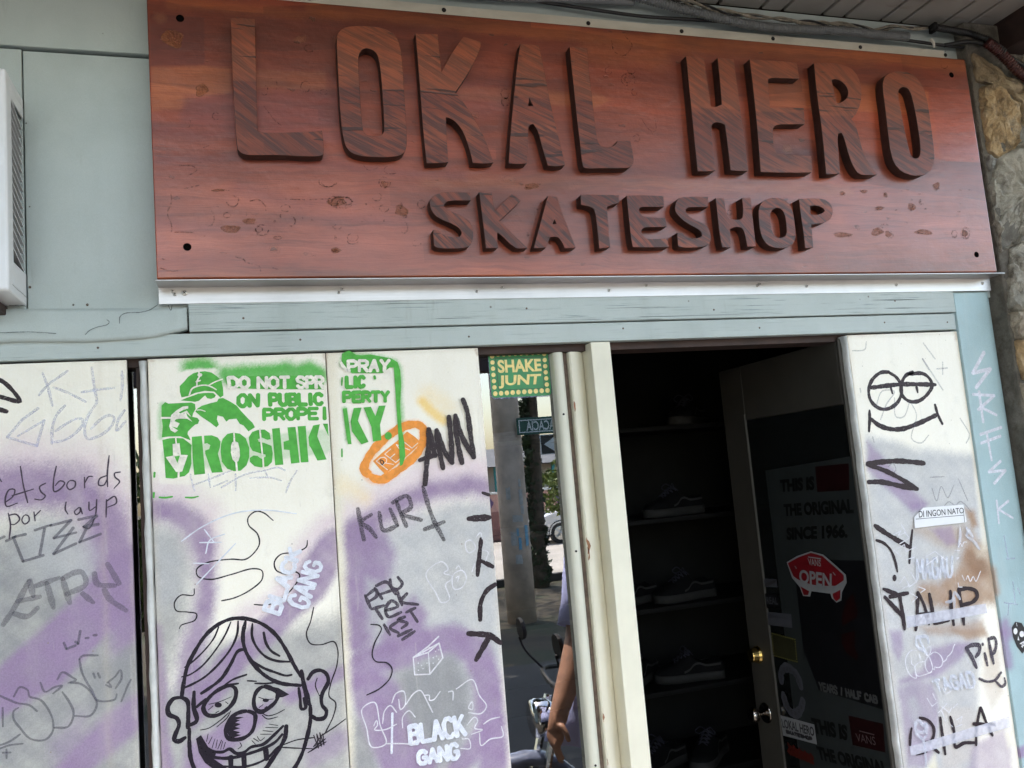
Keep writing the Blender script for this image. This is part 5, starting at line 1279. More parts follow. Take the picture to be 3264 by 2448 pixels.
{"par":"p2","name":"clown_drawing","mat":"marker_black","pl":0.006,"off":0.6,"items":[["s",8.0,[-171,1228,-165,1260,-156,1295,-137,1329,-116,1357,-92,1376,-63,1387,-39,1387,-11,1379,17,1362,41,1336,60,1302,75,1268,90,1237]],["s",3.4,[-86,1373,-97,1350,-118,1326,-146,1303,-162,1294]],["s",3.6,[-59,1381,-73,1353,-98,1319,-127,1290,-153,1276,-169,1274]],["s",4.6,[-43,1381,-46,1354,-60,1324,-87,1293,-120,1267,-144,1256,-166,1249]],["s",7.2,[-31,1316,-46,1314,-64,1286,-85,1258,-113,1240,-129,1232]],["s",8.0,[-27,1378,-34,1348,-32,1320,-21,1292,-2,1264,20,1243,46,1228,89,1217]],["s",5.2,[-12,1371,-14,1343,-5,1317,14,1293,38,1280,67,1274]],["s",5.7,[12,1348,16,1324,27,1304,45,1290]],["s",5.2,[-21,1292,7,1269,33,1255,57,1244,70,1244]],["s",8.9,[-172,1230,-188,1229,-200,1213,-198,1197,-182,1186,-178,1172,-186,1153,-189,1141,-180,1136,-166,1142]],["s",8.8,[-171,1230,-159,1220,-158,1190,-160,1162]],["s",8.8,[-144,1238,-146,1204,-141,1174,-159,1166]],["s",6.2,[-140,1204,-120,1218]],["s",8.4,[-68,1240,-88,1236,-106,1226,-120,1212,-126,1199,-119,1184,-100,1179,-80,1186,-63,1200,-55,1217,-56,1232,-68,1240]],["s",4.3,[-81,1241,-61,1252,-30,1259]],["s",4.4,[-77,1242,-49,1242]],["s",1.5,[-114,1206,-91,1208,-65,1215]],["s",1.6,[-115,1194,-105,1201]],["s",1.6,[-100,1185,-93,1188]],["s",1.6,[-78,1206,-73,1201]],["p",0,[-86.2,1200.1,-86.6,1198.4,-87.8,1197.0,-89.6,1196.1,-91.8,1195.6,-94.3,1195.7,-96.7,1196.4,-98.8,1197.5,-100.5,1199.0,-101.6,1200.8,-101.9,1202.6,-101.4,1204.2,-100.3,1205.6,-98.5,1206.6,-96.2,1207.1,-93.8,1207.0,-91.4,1206.3,-89.2,1205.2,-87.5,1203.7,-86.5,1201.9]],["s",8.8,[5,1227,-10,1218,-17,1199,-14,1180,-2,1172,17,1179,32,1191,37,1207,23,1220,5,1227]],["p",0,[11,1229,39,1219,62,1201,48,1197,30,1198,33,1210]],["p",0,[16.2,1194.6,15.8,1193.4,14.8,1192.4,13.2,1191.7,11.2,1191.4,9.1,1191.6,7.0,1192.1,5.1,1193.0,3.6,1194.1,2.7,1195.4,2.4,1196.7,2.8,1197.9,3.8,1198.9,5.4,1199.6,7.4,1199.9,9.5,1199.7,11.6,1199.2,13.5,1198.3,15.0,1197.2,15.9,1195.9]],["s",1.7,[-6,1205,9,1198,26,1196]],["s",1.6,[-6,1182,3,1187]],["s",1.7,[11,1182,6,1179]],["s",3.6,[-13,1237,11,1233,40,1232]],["s",3.6,[-29,1245,-9,1241]],["s",8.1,[-32,1178,-56,1176,-73,1163,-81,1140,-76,1126,-61,1120,-41,1121,-24,1132,-16,1154,-16,1168,-32,1178]],["p",0,[-40,1166,-68,1172,-80,1144,-71,1124,-47,1128,-58,1132,-49,1134,-64,1141,-49,1143,-60,1148,-47,1152,-59,1157,-48,1161,-57,1163]],["s",2.1,[-68,1184,-76,1171,-99,1154]],["s",2.2,[-134,1153,-117,1154,-93,1166,-72,1181]],["s",2.2,[-2,1170,12,1161,30,1162,50,1169]],["s",2.2,[0,1164,11,1154,34,1155]],["s",2.2,[-51,1112,-48,1104,-56,1099]],["s",6.6,[-139,1135,-126,1115,-107,1102,-88,1098,-74,1102,-60,1090,-44,1089,-28,1098,-1,1100,22,1115,45,1133]],["s",6.6,[-134,1116,-119,1096,-92,1085,-60,1082,-32,1085,-4,1090,25,1100,42,1115]],["p",0,[-144,1136,-133,1142,-118,1112,-103,1097,-108,1086,-81,1062,-105,1060,-127,1081,-139,1105]],["s",9.3,[52,1132,48,1108,35,1086,17,1064,-2,1042,-35,1027,-74,1032,-105,1058]],["l",9.3,[-72,1084,-73,1059]],["l",9.3,[-44,1081,-44,1058]],["l",10.0,[4,1087,5,1067]],["s",5.0,[-89,1067,-42,1058,3,1067,33,1090]],["s",8.1,[-157,1160,-158,1126,-156,1094,-146,1065,-122,1031,-84,1006,-36,998,14,1004,46,1019]],["s",8.5,[108,1169,106,1134,95,1094,81,1060,60,1030,45,1018]],["s",1.7,[-118,1142,-122,1126]],["s",1.8,[-110,1134,-118,1120]],["s",1.7,[-104,1129,-111,1110]],["s",1.7,[-99,1126,-103,1109]],["s",1.8,[-90,1124,-99,1106]],["s",1.7,[-88,1121,-93,1104]],["s",1.8,[-82,1118,-87,1104]],["s",1.8,[14,1142,33,1136]],["s",1.8,[6,1136,33,1131]],["s",1.8,[0,1130,22,1124]],["s",1.8,[-6,1123,18,1119]],["s",1.8,[-13,1119,-7,1109,3,1114]],["s",1.8,[-21,1116,-11,1108]],["s",1.8,[-25,1112,-18,1103]],["s",8.4,[106,1229,118,1243,135,1245,149,1234,152,1217,138,1194,134,1182,135,1165,144,1151,139,1137,122,1136,106,1148]],["s",2.3,[127,1228,122,1213,130,1187]],["s",10.0,[92,1250,96,1219,106,1172]],["s",6.9,[84,1212,86,1189,88,1164,97,1165,94,1188]]],"label":None},
{"par":"p3","name":"stencil_oval","mat":"orange","pl":0.006,"off":0.5,"items":[["s",19.2,[280,1692,267,1706,277,1732,300,1760,337,1789,377,1808,409,1809,422,1797,421,1773,409,1746,383,1721,346,1696,310,1679,291,1683,280,1692]],["p",0,[290,1726,314,1745,351,1770,380,1794,399,1779,414,1763,376,1733,347,1712,318,1691,304,1707]]],"label":None},
{"par":"p3","name":"stencil_gap","mat":"panel_white","pl":0.006,"off":2.0,"items":[["t",1.7,[298,1725,380,1785,405,1763,324,1702],"REAL"]],"label":None},
{"par":"p3","name":"stencil_lettering","mat":"green","pl":0.006,"off":3.0,"items":[["p",0,[230,1997,248,2005,265,1993,280,1991,300,1993,329,1986,352,1981,368,1970,373,1948,373,1914,366,1855,367,1796,371,1766,371,1733,363,1712,356,1708,357,1816,357,1895,357,1957,347,1958,328,1944,252,1947,239,1956,228,1966]],["p",0,[224,1860,234,1861,237,1824,240,1771,231,1772,227,1814]],["p",0,[251,1860,270,1860,259,1828,282,1774,264,1769,243,1802,241,1827]],["p",0,[275,1860,293,1861,303,1837,313,1862,330,1862,313,1815,314,1776,293,1774,291,1811]],["p",0,[340.4,1785.0,339.8,1782.0,338.3,1779.4,336.2,1777.4,333.6,1776.1,330.8,1775.8,328.1,1776.5,325.7,1778.0,323.9,1780.3,322.8,1783.1,322.5,1786.1,323.2,1789.1,324.6,1791.8,326.7,1793.8,329.3,1795.0,332.1,1795.3,334.9,1794.7,337.3,1793.1,339.1,1790.8,340.2,1788.0]],["t",8.8,[238,1938,281,1937,279,1912,237,1913],"LIC"],["t",8.0,[229,1900,339,1896,338,1872,228,1877],"PERTY"],["s",4.2,[227,1937,225,1918]],["s",4.2,[216,1761,215,1742]],["s",6.9,[307,1937,308,1931]]],"label":None},
{"par":"p3","name":"stencil_gap","mat":"panel_white","pl":0.006,"off":5.0,"items":[["t",7.6,[244,1978,346,1976,342,1949,244,1952],"PRAY"],["s",7.2,[226,1975,231,1965,239,1956]]],"label":None},
{"par":"p3","name":"marker_tag","mat":"marker","pl":0.006,"off":5.6,"items":[["s",12.4,[434,1797,431,1752,424,1714,418,1675,415,1658]],["s",12.4,[436,1797,441,1758,446,1726]],["s",12.4,[453,1793,457,1745,464,1694]],["s",11.9,[405,1719,426,1725,448,1730]],["s",12.4,[455,1794,463,1760,474,1730,489,1706]],["s",12.4,[489,1706,490,1768,489,1825]],["s",13.0,[506,1828,505,1787,509,1737,514,1704]],["s",12.4,[506,1827,520,1770,536,1735,546,1716]],["s",12.4,[546,1716,542,1775,538,1836,529,1867]]],"label":None},
{"par":"p3","name":"pencil_tag","mat":"crayon_dark","pl":0.006,"off":0.5,"items":[["s",10.0,[246,1613,250,1575,256,1536]],["s",9.8,[278,1596,252,1580,272,1561,286,1539]],["s",9.8,[297,1600,305,1555,341,1563]],["s",10.0,[324,1606,340,1564]],["s",10.0,[341,1623,350,1592,362,1559]],["s",10.2,[331,1620,369,1633,376,1605,354,1591,400,1571]],["s",10.4,[410,1654,428,1577,454,1516]],["s",10.2,[406,1547,458,1561]]],"label":None},
{"par":"p3","name":"marker_tag","mat":"marker","pl":0.006,"off":0.5,"items":[["s",14.9,[520,1563,577,1561]],["s",11.0,[550,1510,541,1464,533,1420]],["s",11.0,[544,1456,575,1437]],["s",11.2,[578,1393,554,1380,536,1352,531,1310]],["s",13.4,[497,1282,553,1269,580,1247]],["s",13.4,[551,1267,512,1215]],["s",9.8,[563,1625,580,1618]]],"label":None},
{"par":"p3","name":"marker_tag","mat":"marker_grey2","pl":0.006,"off":0.5,"items":[["s",7.7,[250,1405,261,1374]],["s",7.5,[250,1401,277,1415,278,1400,259,1389]],["s",7.5,[274,1419,291,1391]],["s",7.4,[278,1424,303,1430,324,1398]],["s",7.4,[284,1402,317,1409]],["s",7.7,[313,1435,315,1416,330,1410,342,1421,332,1439]],["s",7.4,[263,1370,294,1375]],["s",7.5,[274,1369,288,1344]],["s",7.4,[296,1362,328,1370,313,1384,297,1366,303,1347,335,1354]],["s",7.7,[326,1411,338,1370]],["s",7.7,[352,1397,336,1380,378,1367]],["s",7.4,[291,1330,304,1304]],["s",7.5,[325,1333,305,1321,325,1306]],["s",7.5,[343,1342,326,1337,348,1326,333,1316]],["s",7.5,[346,1352,370,1360]],["s",7.5,[357,1355,373,1326]],["s",7.5,[323,1299,358,1310]],["s",7.5,[333,1289,365,1305]]],"label":None},
{"par":"p3","name":"pen_curl","mat":"pen_black","pl":0.006,"off":3.0,"items":[["s",3.0,[259,1335,279,1330,284,1322,265,1289,258,1261,266,1247,292,1240,303,1225,297,1204,270,1183,239,1173]],["s",2.8,[307,1728,316,1722,312,1715,307,1728]]],"label":None},
{"par":"p3","name":"dice_drawing","mat":"chalk_white","pl":0.006,"off":3.5,"items":[["l",3.0,[356,1244,422,1269,429,1233,394,1199,357,1203,356,1244,394,1251,422,1269]],["l",3.0,[394,1251,394,1199]],["l",3.0,[422,1285,393,1264,356,1244]],["p",0,[369.3,1228.7,369.2,1228.2,368.9,1227.8,368.5,1227.5,368.0,1227.3,367.5,1227.3,367.0,1227.5,366.5,1227.8,366.2,1228.2,365.9,1228.7,365.9,1229.2,366.0,1229.7,366.3,1230.1,366.7,1230.5,367.2,1230.6,367.7,1230.6,368.3,1230.5,368.7,1230.2,369.1,1229.8,369.3,1229.3]],["p",0,[376.6,1222.2,376.5,1221.7,376.2,1221.2,375.8,1220.9,375.3,1220.8,374.7,1220.8,374.2,1220.9,373.7,1221.2,373.4,1221.6,373.2,1222.1,373.1,1222.7,373.3,1223.2,373.5,1223.6,373.9,1223.9,374.4,1224.1,375.0,1224.1,375.5,1223.9,376.0,1223.6,376.3,1223.2,376.5,1222.7]],["p",0,[368.1,1212.3,368.0,1211.8,367.8,1211.4,367.3,1211.1,366.9,1210.9,366.3,1210.9,365.8,1211.0,365.3,1211.3,365.0,1211.8,364.8,1212.3,364.7,1212.8,364.8,1213.3,365.1,1213.7,365.5,1214.0,366.0,1214.2,366.6,1214.2,367.1,1214.0,367.5,1213.7,367.9,1213.3,368.1,1212.8]],["p",0,[379.9,1214.3,379.7,1213.8,379.5,1213.4,379.1,1213.1,378.6,1212.9,378.0,1212.9,377.5,1213.1,377.0,1213.4,376.7,1213.8,376.5,1214.3,376.4,1214.8,376.5,1215.3,376.8,1215.7,377.2,1216.0,377.7,1216.2,378.3,1216.2,378.8,1216.0,379.3,1215.7,379.6,1215.3,379.8,1214.8]],["p",0,[390.4,1225.8,390.3,1225.3,390.0,1224.8,389.6,1224.5,389.1,1224.4,388.5,1224.4,388.0,1224.5,387.5,1224.8,387.2,1225.2,387.0,1225.7,386.9,1226.3,387.1,1226.8,387.3,1227.2,387.7,1227.5,388.2,1227.7,388.8,1227.7,389.3,1227.5,389.8,1227.2,390.1,1226.8,390.3,1226.3]],["p",0,[406.7,1236.5,406.6,1236.0,406.3,1235.6,405.9,1235.2,405.4,1235.1,404.9,1235.1,404.3,1235.2,403.9,1235.5,403.5,1236.0,403.3,1236.5,403.3,1237.0,403.4,1237.5,403.7,1237.9,404.1,1238.2,404.6,1238.4,405.1,1238.4,405.6,1238.2,406.1,1237.9,406.5,1237.5,406.7,1237.0]],["p",0,[414.7,1239.1,414.6,1238.6,414.3,1238.2,413.9,1237.9,413.4,1237.7,412.9,1237.7,412.3,1237.8,411.9,1238.1,411.5,1238.6,411.3,1239.1,411.2,1239.6,411.4,1240.1,411.7,1240.5,412.1,1240.8,412.6,1241.0,413.1,1241.0,413.6,1240.9,414.1,1240.5,414.5,1240.1,414.7,1239.6]],["p",0,[405.8,1223.6,405.6,1223.1,405.4,1222.7,405.0,1222.4,404.5,1222.2,403.9,1222.2,403.4,1222.3,402.9,1222.7,402.6,1223.1,402.3,1223.6,402.3,1224.1,402.4,1224.6,402.7,1225.0,403.1,1225.3,403.6,1225.5,404.2,1225.5,404.7,1225.3,405.2,1225.0,405.5,1224.6,405.7,1224.1]],["p",0,[420.0,1230.9,419.9,1230.4,419.6,1230.0,419.2,1229.7,418.7,1229.5,418.1,1229.5,417.6,1229.7,417.1,1230.0,416.8,1230.4,416.5,1230.9,416.5,1231.4,416.6,1231.9,416.9,1232.3,417.3,1232.6,417.8,1232.8,418.4,1232.8,418.9,1232.7,419.4,1232.4,419.7,1231.9,419.9,1231.4]],["p",0,[413.6,1250.5,413.5,1250.0,413.2,1249.5,412.8,1249.2,412.3,1249.0,411.8,1249.0,411.2,1249.2,410.8,1249.5,410.4,1249.9,410.2,1250.4,410.1,1250.9,410.3,1251.4,410.5,1251.9,411.0,1252.2,411.5,1252.3,412.0,1252.4,412.5,1252.2,413.0,1251.9,413.4,1251.5,413.6,1251.0]],["p",0,[421.6,1253.1,421.5,1252.6,421.2,1252.2,420.8,1251.8,420.3,1251.7,419.8,1251.7,419.2,1251.8,418.8,1252.1,418.4,1252.5,418.2,1253.0,418.2,1253.6,418.3,1254.1,418.6,1254.5,419.0,1254.8,419.5,1255.0,420.0,1255.0,420.6,1254.8,421.0,1254.5,421.4,1254.1,421.6,1253.6]],["p",0,[398.9,1261.8,398.7,1261.3,398.5,1260.9,398.0,1260.6,397.5,1260.4,397.0,1260.4,396.5,1260.5,396.0,1260.8,395.6,1261.3,395.4,1261.7,395.4,1262.3,395.5,1262.8,395.8,1263.2,396.2,1263.5,396.7,1263.7,397.2,1263.7,397.8,1263.5,398.2,1263.2,398.6,1262.8,398.8,1262.3]],["p",0,[386.6,1254.2,386.5,1253.7,386.2,1253.2,385.8,1252.9,385.3,1252.7,384.8,1252.7,384.3,1252.9,383.8,1253.2,383.4,1253.6,383.2,1254.1,383.2,1254.6,383.3,1255.1,383.6,1255.6,384.0,1255.9,384.5,1256.0,385.0,1256.1,385.6,1255.9,386.0,1255.6,386.4,1255.2,386.6,1254.7]],["p",0,[382.5,1251.0,382.4,1250.5,382.1,1250.1,381.7,1249.8,381.2,1249.6,380.7,1249.6,380.2,1249.7,379.7,1250.0,379.3,1250.5,379.1,1251.0,379.1,1251.5,379.2,1252.0,379.5,1252.4,379.9,1252.7,380.4,1252.9,380.9,1252.9,381.5,1252.7,381.9,1252.4,382.3,1252.0,382.5,1251.5]]],"label":None},
{"par":"p3","name":"white_stencil","mat":"spray_white","pl":0.006,"off":3.8,"items":[["t",9.9,[335,1085,466,1090,471,1045,336,1046],"BLACK"],["t",9.4,[352,1023,448,1027,449,993,352,996],"GANG"],["l",5.0,[297,1122,289,1032]]],"label":None},
{"par":"p3","name":"outline_drawing","mat":"chalk_white","pl":0.006,"off":4.6,"items":[["s",2.5,[226,1143,256,1154,266,1100,277,1056,243,1054,234,1098,226,1143]],["s",2.5,[251,1101,258,1112,260,1101,252,1092,278,1088,305,1096]],["s",2.6,[272,1103,279,1131,293,1141,307,1123]],["s",2.6,[297,1146,308,1166,327,1169,329,1138,317,1128,314,1152]],["s",2.6,[330,1137,351,1160,367,1165,384,1133,394,1109]],["s",2.5,[319,1085,321,1110,337,1122,351,1105]],["s",2.6,[376,1152,389,1150,388,1139,398,1138,416,1155]],["s",2.7,[436,1151,447,1151,446,1130]],["s",2.6,[456,1155,498,1171,513,1131,529,1103,514,1088,482,1095]],["s",2.7,[483,1106,494,1119,493,1101,483,1106]],["s",2.6,[476,1066,497,1082,504,1073,495,1056,514,1049,486,1043]],["s",2.7,[518,1062,536,1070,561,1072]],["s",2.7,[506,1043,508,1013,532,1024,565,1026,563,1049]],["s",2.6,[276,1056,313,1050,347,1042]],["s",2.6,[456,1015,480,1011,478,1033,462,1036]],["s",2.7,[402,1440,444,1464,458,1444,446,1436,467,1426,464,1418,449,1408,456,1371,436,1365,422,1392,402,1440]],["s",2.8,[473,1432,494,1437,503,1418,490,1396,470,1394,466,1416,473,1432]],["s",2.8,[476,1421,484,1424,480,1412]],["s",2.7,[478,1443,485,1450,490,1440]],["s",2.8,[507,1504,520,1510,533,1488,513,1479,507,1504]],["s",2.8,[536,1515,548,1526,552,1509]],["s",2.8,[550,1482,564,1475,556,1454]],["s",2.8,[518,1431,527,1450]]],"label":None},
{"par":"rp","name":"face_doodle","mat":"marker","pl":0.006,"off":0.5,"items":[["s",10.7,[1874,1882,1842,1881,1806,1858,1790,1826,1794,1797,1819,1774,1852,1770,1890,1787,1910,1815,1911,1844,1897,1866,1875,1880]],["s",10.9,[1964,1878,1933,1867,1913,1839,1911,1810,1932,1790,1967,1787,2006,1806,2030,1834,2021,1858,1999,1872,1945,1872]],["s",12.7,[1800,1837,1911,1842,2044,1835]],["s",9.0,[1872,1839,1876,1816]],["s",9.1,[1969,1839,1971,1814]],["s",13.5,[1785,1743,1810,1723,1848,1709,1894,1706,1949,1717,1992,1729,2030,1741]],["s",9.4,[1784,1769,1780,1741,1772,1706]],["s",9.8,[2030,1773,2036,1741,2048,1712]]],"label":None},
{"par":"rp","name":"marker_tag","mat":"marker","pl":0.006,"off":1.0,"items":[["s",14.3,[1959,1597,1861,1611,1750,1612]],["s",13.6,[1750,1610,1827,1578,1921,1522]],["s",14.3,[1921,1522,1871,1533,1794,1553,1745,1557]],["s",14.2,[1748,1429,1789,1400,1860,1355]],["s",8.6,[1881,1403,1868,1362,1854,1308]],["s",8.3,[1747,1386,1771,1376,1793,1353,1804,1319,1807,1288]],["p",0,[1801.2,1270.5,1800.3,1267.6,1798.8,1265.0,1796.8,1263.1,1794.6,1262.0,1792.2,1261.8,1790.0,1262.5,1788.2,1264.1,1786.9,1266.4,1786.3,1269.2,1786.4,1272.2,1787.3,1275.1,1788.8,1277.6,1790.7,1279.6,1793.0,1280.7,1795.4,1280.9,1797.6,1280.2,1799.4,1278.6,1800.7,1276.3,1801.3,1273.5]]],"label":None},
{"par":"rp","name":"marker_tag","mat":"marker","pl":0.006,"off":1.6,"items":[["s",11.8,[1749,1245,1779,1231,1800,1222]],["s",12.5,[1768,1220,1803,1222,1834,1223]],["s",12.5,[1803,1224,1805,1166,1805,1122]],["s",12.5,[1750,1222,1782,1185,1804,1159]],["s",11.5,[1870,1221,1857,1160,1844,1115]],["s",11.8,[1911,1212,1913,1166,1914,1129]],["s",11.9,[2021,1214,2022,1167,2022,1108]],["s",11.8,[1989,1211,1983,1156,1984,1112]],["s",11.9,[2019,1211,2054,1211,2083,1200,2086,1183,2065,1169,2024,1165]],["s",9.9,[1872,1218,1886,1181,1894,1125]],["s",9.9,[1912,1125,1969,1127]],["s",5.2,[1857,1160,1918,1158]]],"label":None},
{"par":"rp","name":"marker_tag","mat":"marker_grey2","pl":0.006,"off":1.6,"items":[["s",12.1,[2018,1039,2035,1009,2046,978]],["s",12.1,[2018,1040,2042,1045,2067,1040,2065,1023,2048,1009]],["s",10.2,[2084,1015,2088,979]],["s",10.2,[2106,1055,2108,1018,2112,981]],["s",10.2,[2106,1055,2130,1054,2133,1038,2124,1018,2110,1007]],["p",0,[2085.9,1041.2,2085.3,1039.6,2084.3,1038.1,2083.1,1037.0,2081.6,1036.4,2080.0,1036.4,2078.6,1036.8,2077.4,1037.8,2076.6,1039.2,2076.2,1040.8,2076.3,1042.5,2076.8,1044.2,2077.8,1045.6,2079.1,1046.7,2080.6,1047.3,2082.1,1047.4,2083.5,1046.9,2084.7,1046.0,2085.6,1044.6,2085.9,1043.0]],["s",7.6,[2050,946,2076,934,2107,933,2136,952]],["s",7.6,[2107,933,2130,911,2145,918,2145,934]]],"label":None},
{"par":"rp","name":"marker_tag","mat":"marker","pl":0.006,"off":2.2,"items":[["s",9.1,[1816,870,1843,859,1860,836,1857,814,1844,800,1821,800]],["s",8.9,[1783,846,1776,827,1770,802]],["s",9.1,[1854,776,1867,764]],["s",9.5,[1889,859,1888,820,1889,756]],["s",9.4,[1925,856,1931,813,1929,770,1960,775,2000,770]],["s",9.2,[2038,864,2013,804,2004,762]],["s",9.4,[2040,864,2054,816,2069,779]],["s",9.4,[2004,823,2083,808]],["s",8.8,[1788,774,1825,774]]],"label":None},
{"par":"rp","name":"tape_strip","mat":"tape","pl":0.006,"off":4.0,"items":[["p",0,[1813,1158,2112,1159,2114,1131,1813,1125]]],"label":None},
{"par":"rp","name":"tape_strip","mat":"tape","pl":0.006,"off":4.0,"items":[["p",0,[1767,799,2138,823,2138,793,1767,772]]],"label":None},
{"par":"rp","name":"chalk_tag","mat":"spray_white2","pl":0.006,"off":4.4,"items":[["t",8.9,[1877,964,2024,971,2028,926,1888,936],"TAGAD"],["t",9.1,[1880,1313,2010,1309,2000,1253,1873,1260],"MAGAU"],["s",10.4,[1812,864,1821,851,1835,847,1827,832,1798,835,1796,857,1812,864]],["s",6.4,[1828,843,1832,822,1817,809,1818,782,1814,735]],["s",6.6,[1792,831,1807,818,1819,804]],["s",8.9,[1840,1096,1838,1070,1861,1051]],["s",8.6,[1848,1094,1864,1053,1870,1041]],["s",8.9,[1842,1095,1880,1090,1880,1073]],["s",8.6,[1964,1181,1988,1183,2001,1205,2018,1184]],["s",8.6,[1998,1189,1992,1162]],["s",9.2,[2056,1391,2051,1365,2040,1337]],["s",9.2,[2091,1383,2076,1367,2098,1350,2118,1322]],["s",9.5,[2080,1391,2100,1360]]],"label":None},
{"par":"rp","name":"chalk_scrawl","mat":"chalk_white","pl":0.006,"off":5.6,"items":[["s",2.5,[1836,1057,1816,1061,1797,1049,1789,1032,1792,1009,1804,989,1820,982,1820,996,1820,1012,1833,1023,1857,1024]],["s",2.5,[1812,1040,1810,1024,1818,1016,1824,988,1850,987,1877,991]],["s",2.6,[1859,1022,1873,1036,1881,1014,1881,998,1868,989,1858,1004,1859,1022]],["s",2.6,[1874,1038,1898,1045,1917,1032,1922,1013,1911,1001,1896,1001,1891,1004,1887,995,1882,1003]],["s",2.7,[1922,1013,1935,1018,1941,1026,1950,1030,1962,1040,1968,1051,1974,1057]],["s",2.5,[1841,1050,1843,1031]],["s",2.5,[1859,1056,1863,1042,1874,1040,1884,1050,1884,1062,1872,1061]],["l",2.4,[1848,921,1862,896,1883,904]],["l",2.3,[1870,931,1878,912]],["l",2.4,[1880,874,1916,895]],["l",2.3,[1893,878,1903,848]],["l",2.3,[1895,891,1920,869,1931,881]],["l",2.3,[1937,880,1954,889]],["l",2.4,[1943,845,1964,851,1956,836]],["l",2.3,[1917,836,1925,828]],["l",2.3,[1936,826,1960,829]],["l",2.3,[1907,942,1915,923,1937,928]],["l",2.6,[1806,1396,1836,1405,1819,1388]],["l",2.6,[1839,1424,1853,1399,1822,1392]],["l",2.6,[1801,1352,1824,1331]],["l",2.6,[1810,1354,1841,1364,1843,1343,1880,1353]],["l",2.5,[1840,1320,1870,1324]],["l",2.7,[1847,1402,1862,1381,1824,1368]],["l",2.6,[1805,1254,1826,1272,1839,1245,1814,1239]],["l",2.7,[1851,1281,1866,1252,1838,1241]],["l",2.5,[1872,1237,1894,1227,1876,1220]],["l",2.5,[1838,1224,1862,1208,1842,1196]],["l",2.6,[1910,1320,1948,1333,1985,1304]],["l",2.7,[1909,1296,1955,1317]],["s",2.7,[2037,1253,2043,1236]],["s",2.7,[2050,1238,2058,1249,2064,1231,2078,1244,2085,1229,2109,1257]],["s",2.7,[2018,1232,2019,1220,2031,1218]],["s",2.7,[2022,1305,2034,1306,2024,1300]],["s",2.7,[2037,1337,2048,1346,2052,1336,2061,1349,2073,1348]],["s",2.7,[2023,1329,2041,1325]]],"label":None},
{"par":"rp","name":"pencil_scrawl","mat":"pencil","pl":0.006,"off":1.0,"items":[["l",4.4,[2018,1967,2055,1916]],["l",4.4,[2007,1918,2068,1817]],["l",4.4,[2007,1918,2025,1883]],["l",4.4,[2083,1905,2076,1866]],["l",4.4,[2055,1884,2098,1885]],["l",4.1,[1782,1689,1785,1673]],["l",4.2,[1760,1837,1761,1825]],["s",3.7,[1808,1777,1838,1824,1884,1821,1849,1785,1819,1739]],["s",3.7,[1937,1790,1954,1745,1924,1675,1956,1659,1990,1681]],["s",3.8,[1881,1802,1877,1745,1906,1743,1937,1790]],["s",3.7,[1974,1520,1985,1481,2010,1522,2028,1487,2058,1522]],["s",3.9,[2119,1726,2146,1671,2129,1647]],["s",3.7,[2012,1464,2031,1474,2053,1461,2073,1471,2094,1457,2109,1437]],["s",3.6,[1750,1952,1796,1955,1805,1978]],["s",3.6,[1824,1597,1843,1605,1851,1586,1838,1575]],["s",3.7,[1974,1553,2027,1551]],["s",3.7,[2079,1540,2103,1471]]],"label":None},
{"par":"label","name":"paper","mat":"paper","pl":0.006,"off":4.2,"items":[["p",0,[1891,1440,1929,1465,2081,1461,2084,1409,2077,1407,1888,1408]]],"label":None},
{"par":"label","name":"lettering","mat":"ink","pl":0.006,"off":4.6,"items":[["f",0.008,[1910,1457,2079,1452,2078,1435,1908,1437],"DI INGON NATO"],["l",1.4,[1896,1434,2075,1429]],["l",1.4,[2078,1448,2076,1408]]],"label":None},
{"par":"post","name":"paint_tag","mat":"spray_white3","pl":0.0,"off":0.5,"items":[["l",10.9,[2246,1928,2189,1864,2262,1875,2194,1818]],["l",8.3,[2178,1797,2262,1789,2190,1748]],["l",8.3,[2203,1805,2202,1708]],["l",8.5,[2199,1756,2259,1727]],["l",8.2,[2183,1670,2271,1687]],["l",8.3,[2181,1643,2262,1660]],["l",8.3,[2209,1676,2213,1587]],["l",8.3,[2248,1582,2195,1552,2261,1552,2210,1515]],["l",6.6,[2209,1462,2205,1392]],["l",6.6,[2255,1457,2210,1435,2263,1403]]],"label":None},
{"par":"post","name":"pencil_scrawl","mat":"crayon_blue","pl":0.0,"off":0.5,"items":[["l",4.6,[2218,1353,2221,1287]],["l",4.5,[2214,1282,2246,1281]],["l",4.5,[2180,1154,2231,1142]],["l",4.3,[2197,1146,2188,1116]],["l",4.5,[2226,1211,2223,1148]],["l",4.5,[2241,1190,2247,1172]]],"label":None},
{"par":"skull","name":"backing","mat":"ink","pl":0.0,"off":0.8,"items":[["p",0,[2195,1077,2212,1093,2236,1086,2254,1050,2250,1018,2221,996,2204,1020,2195,1049]]],"label":None},
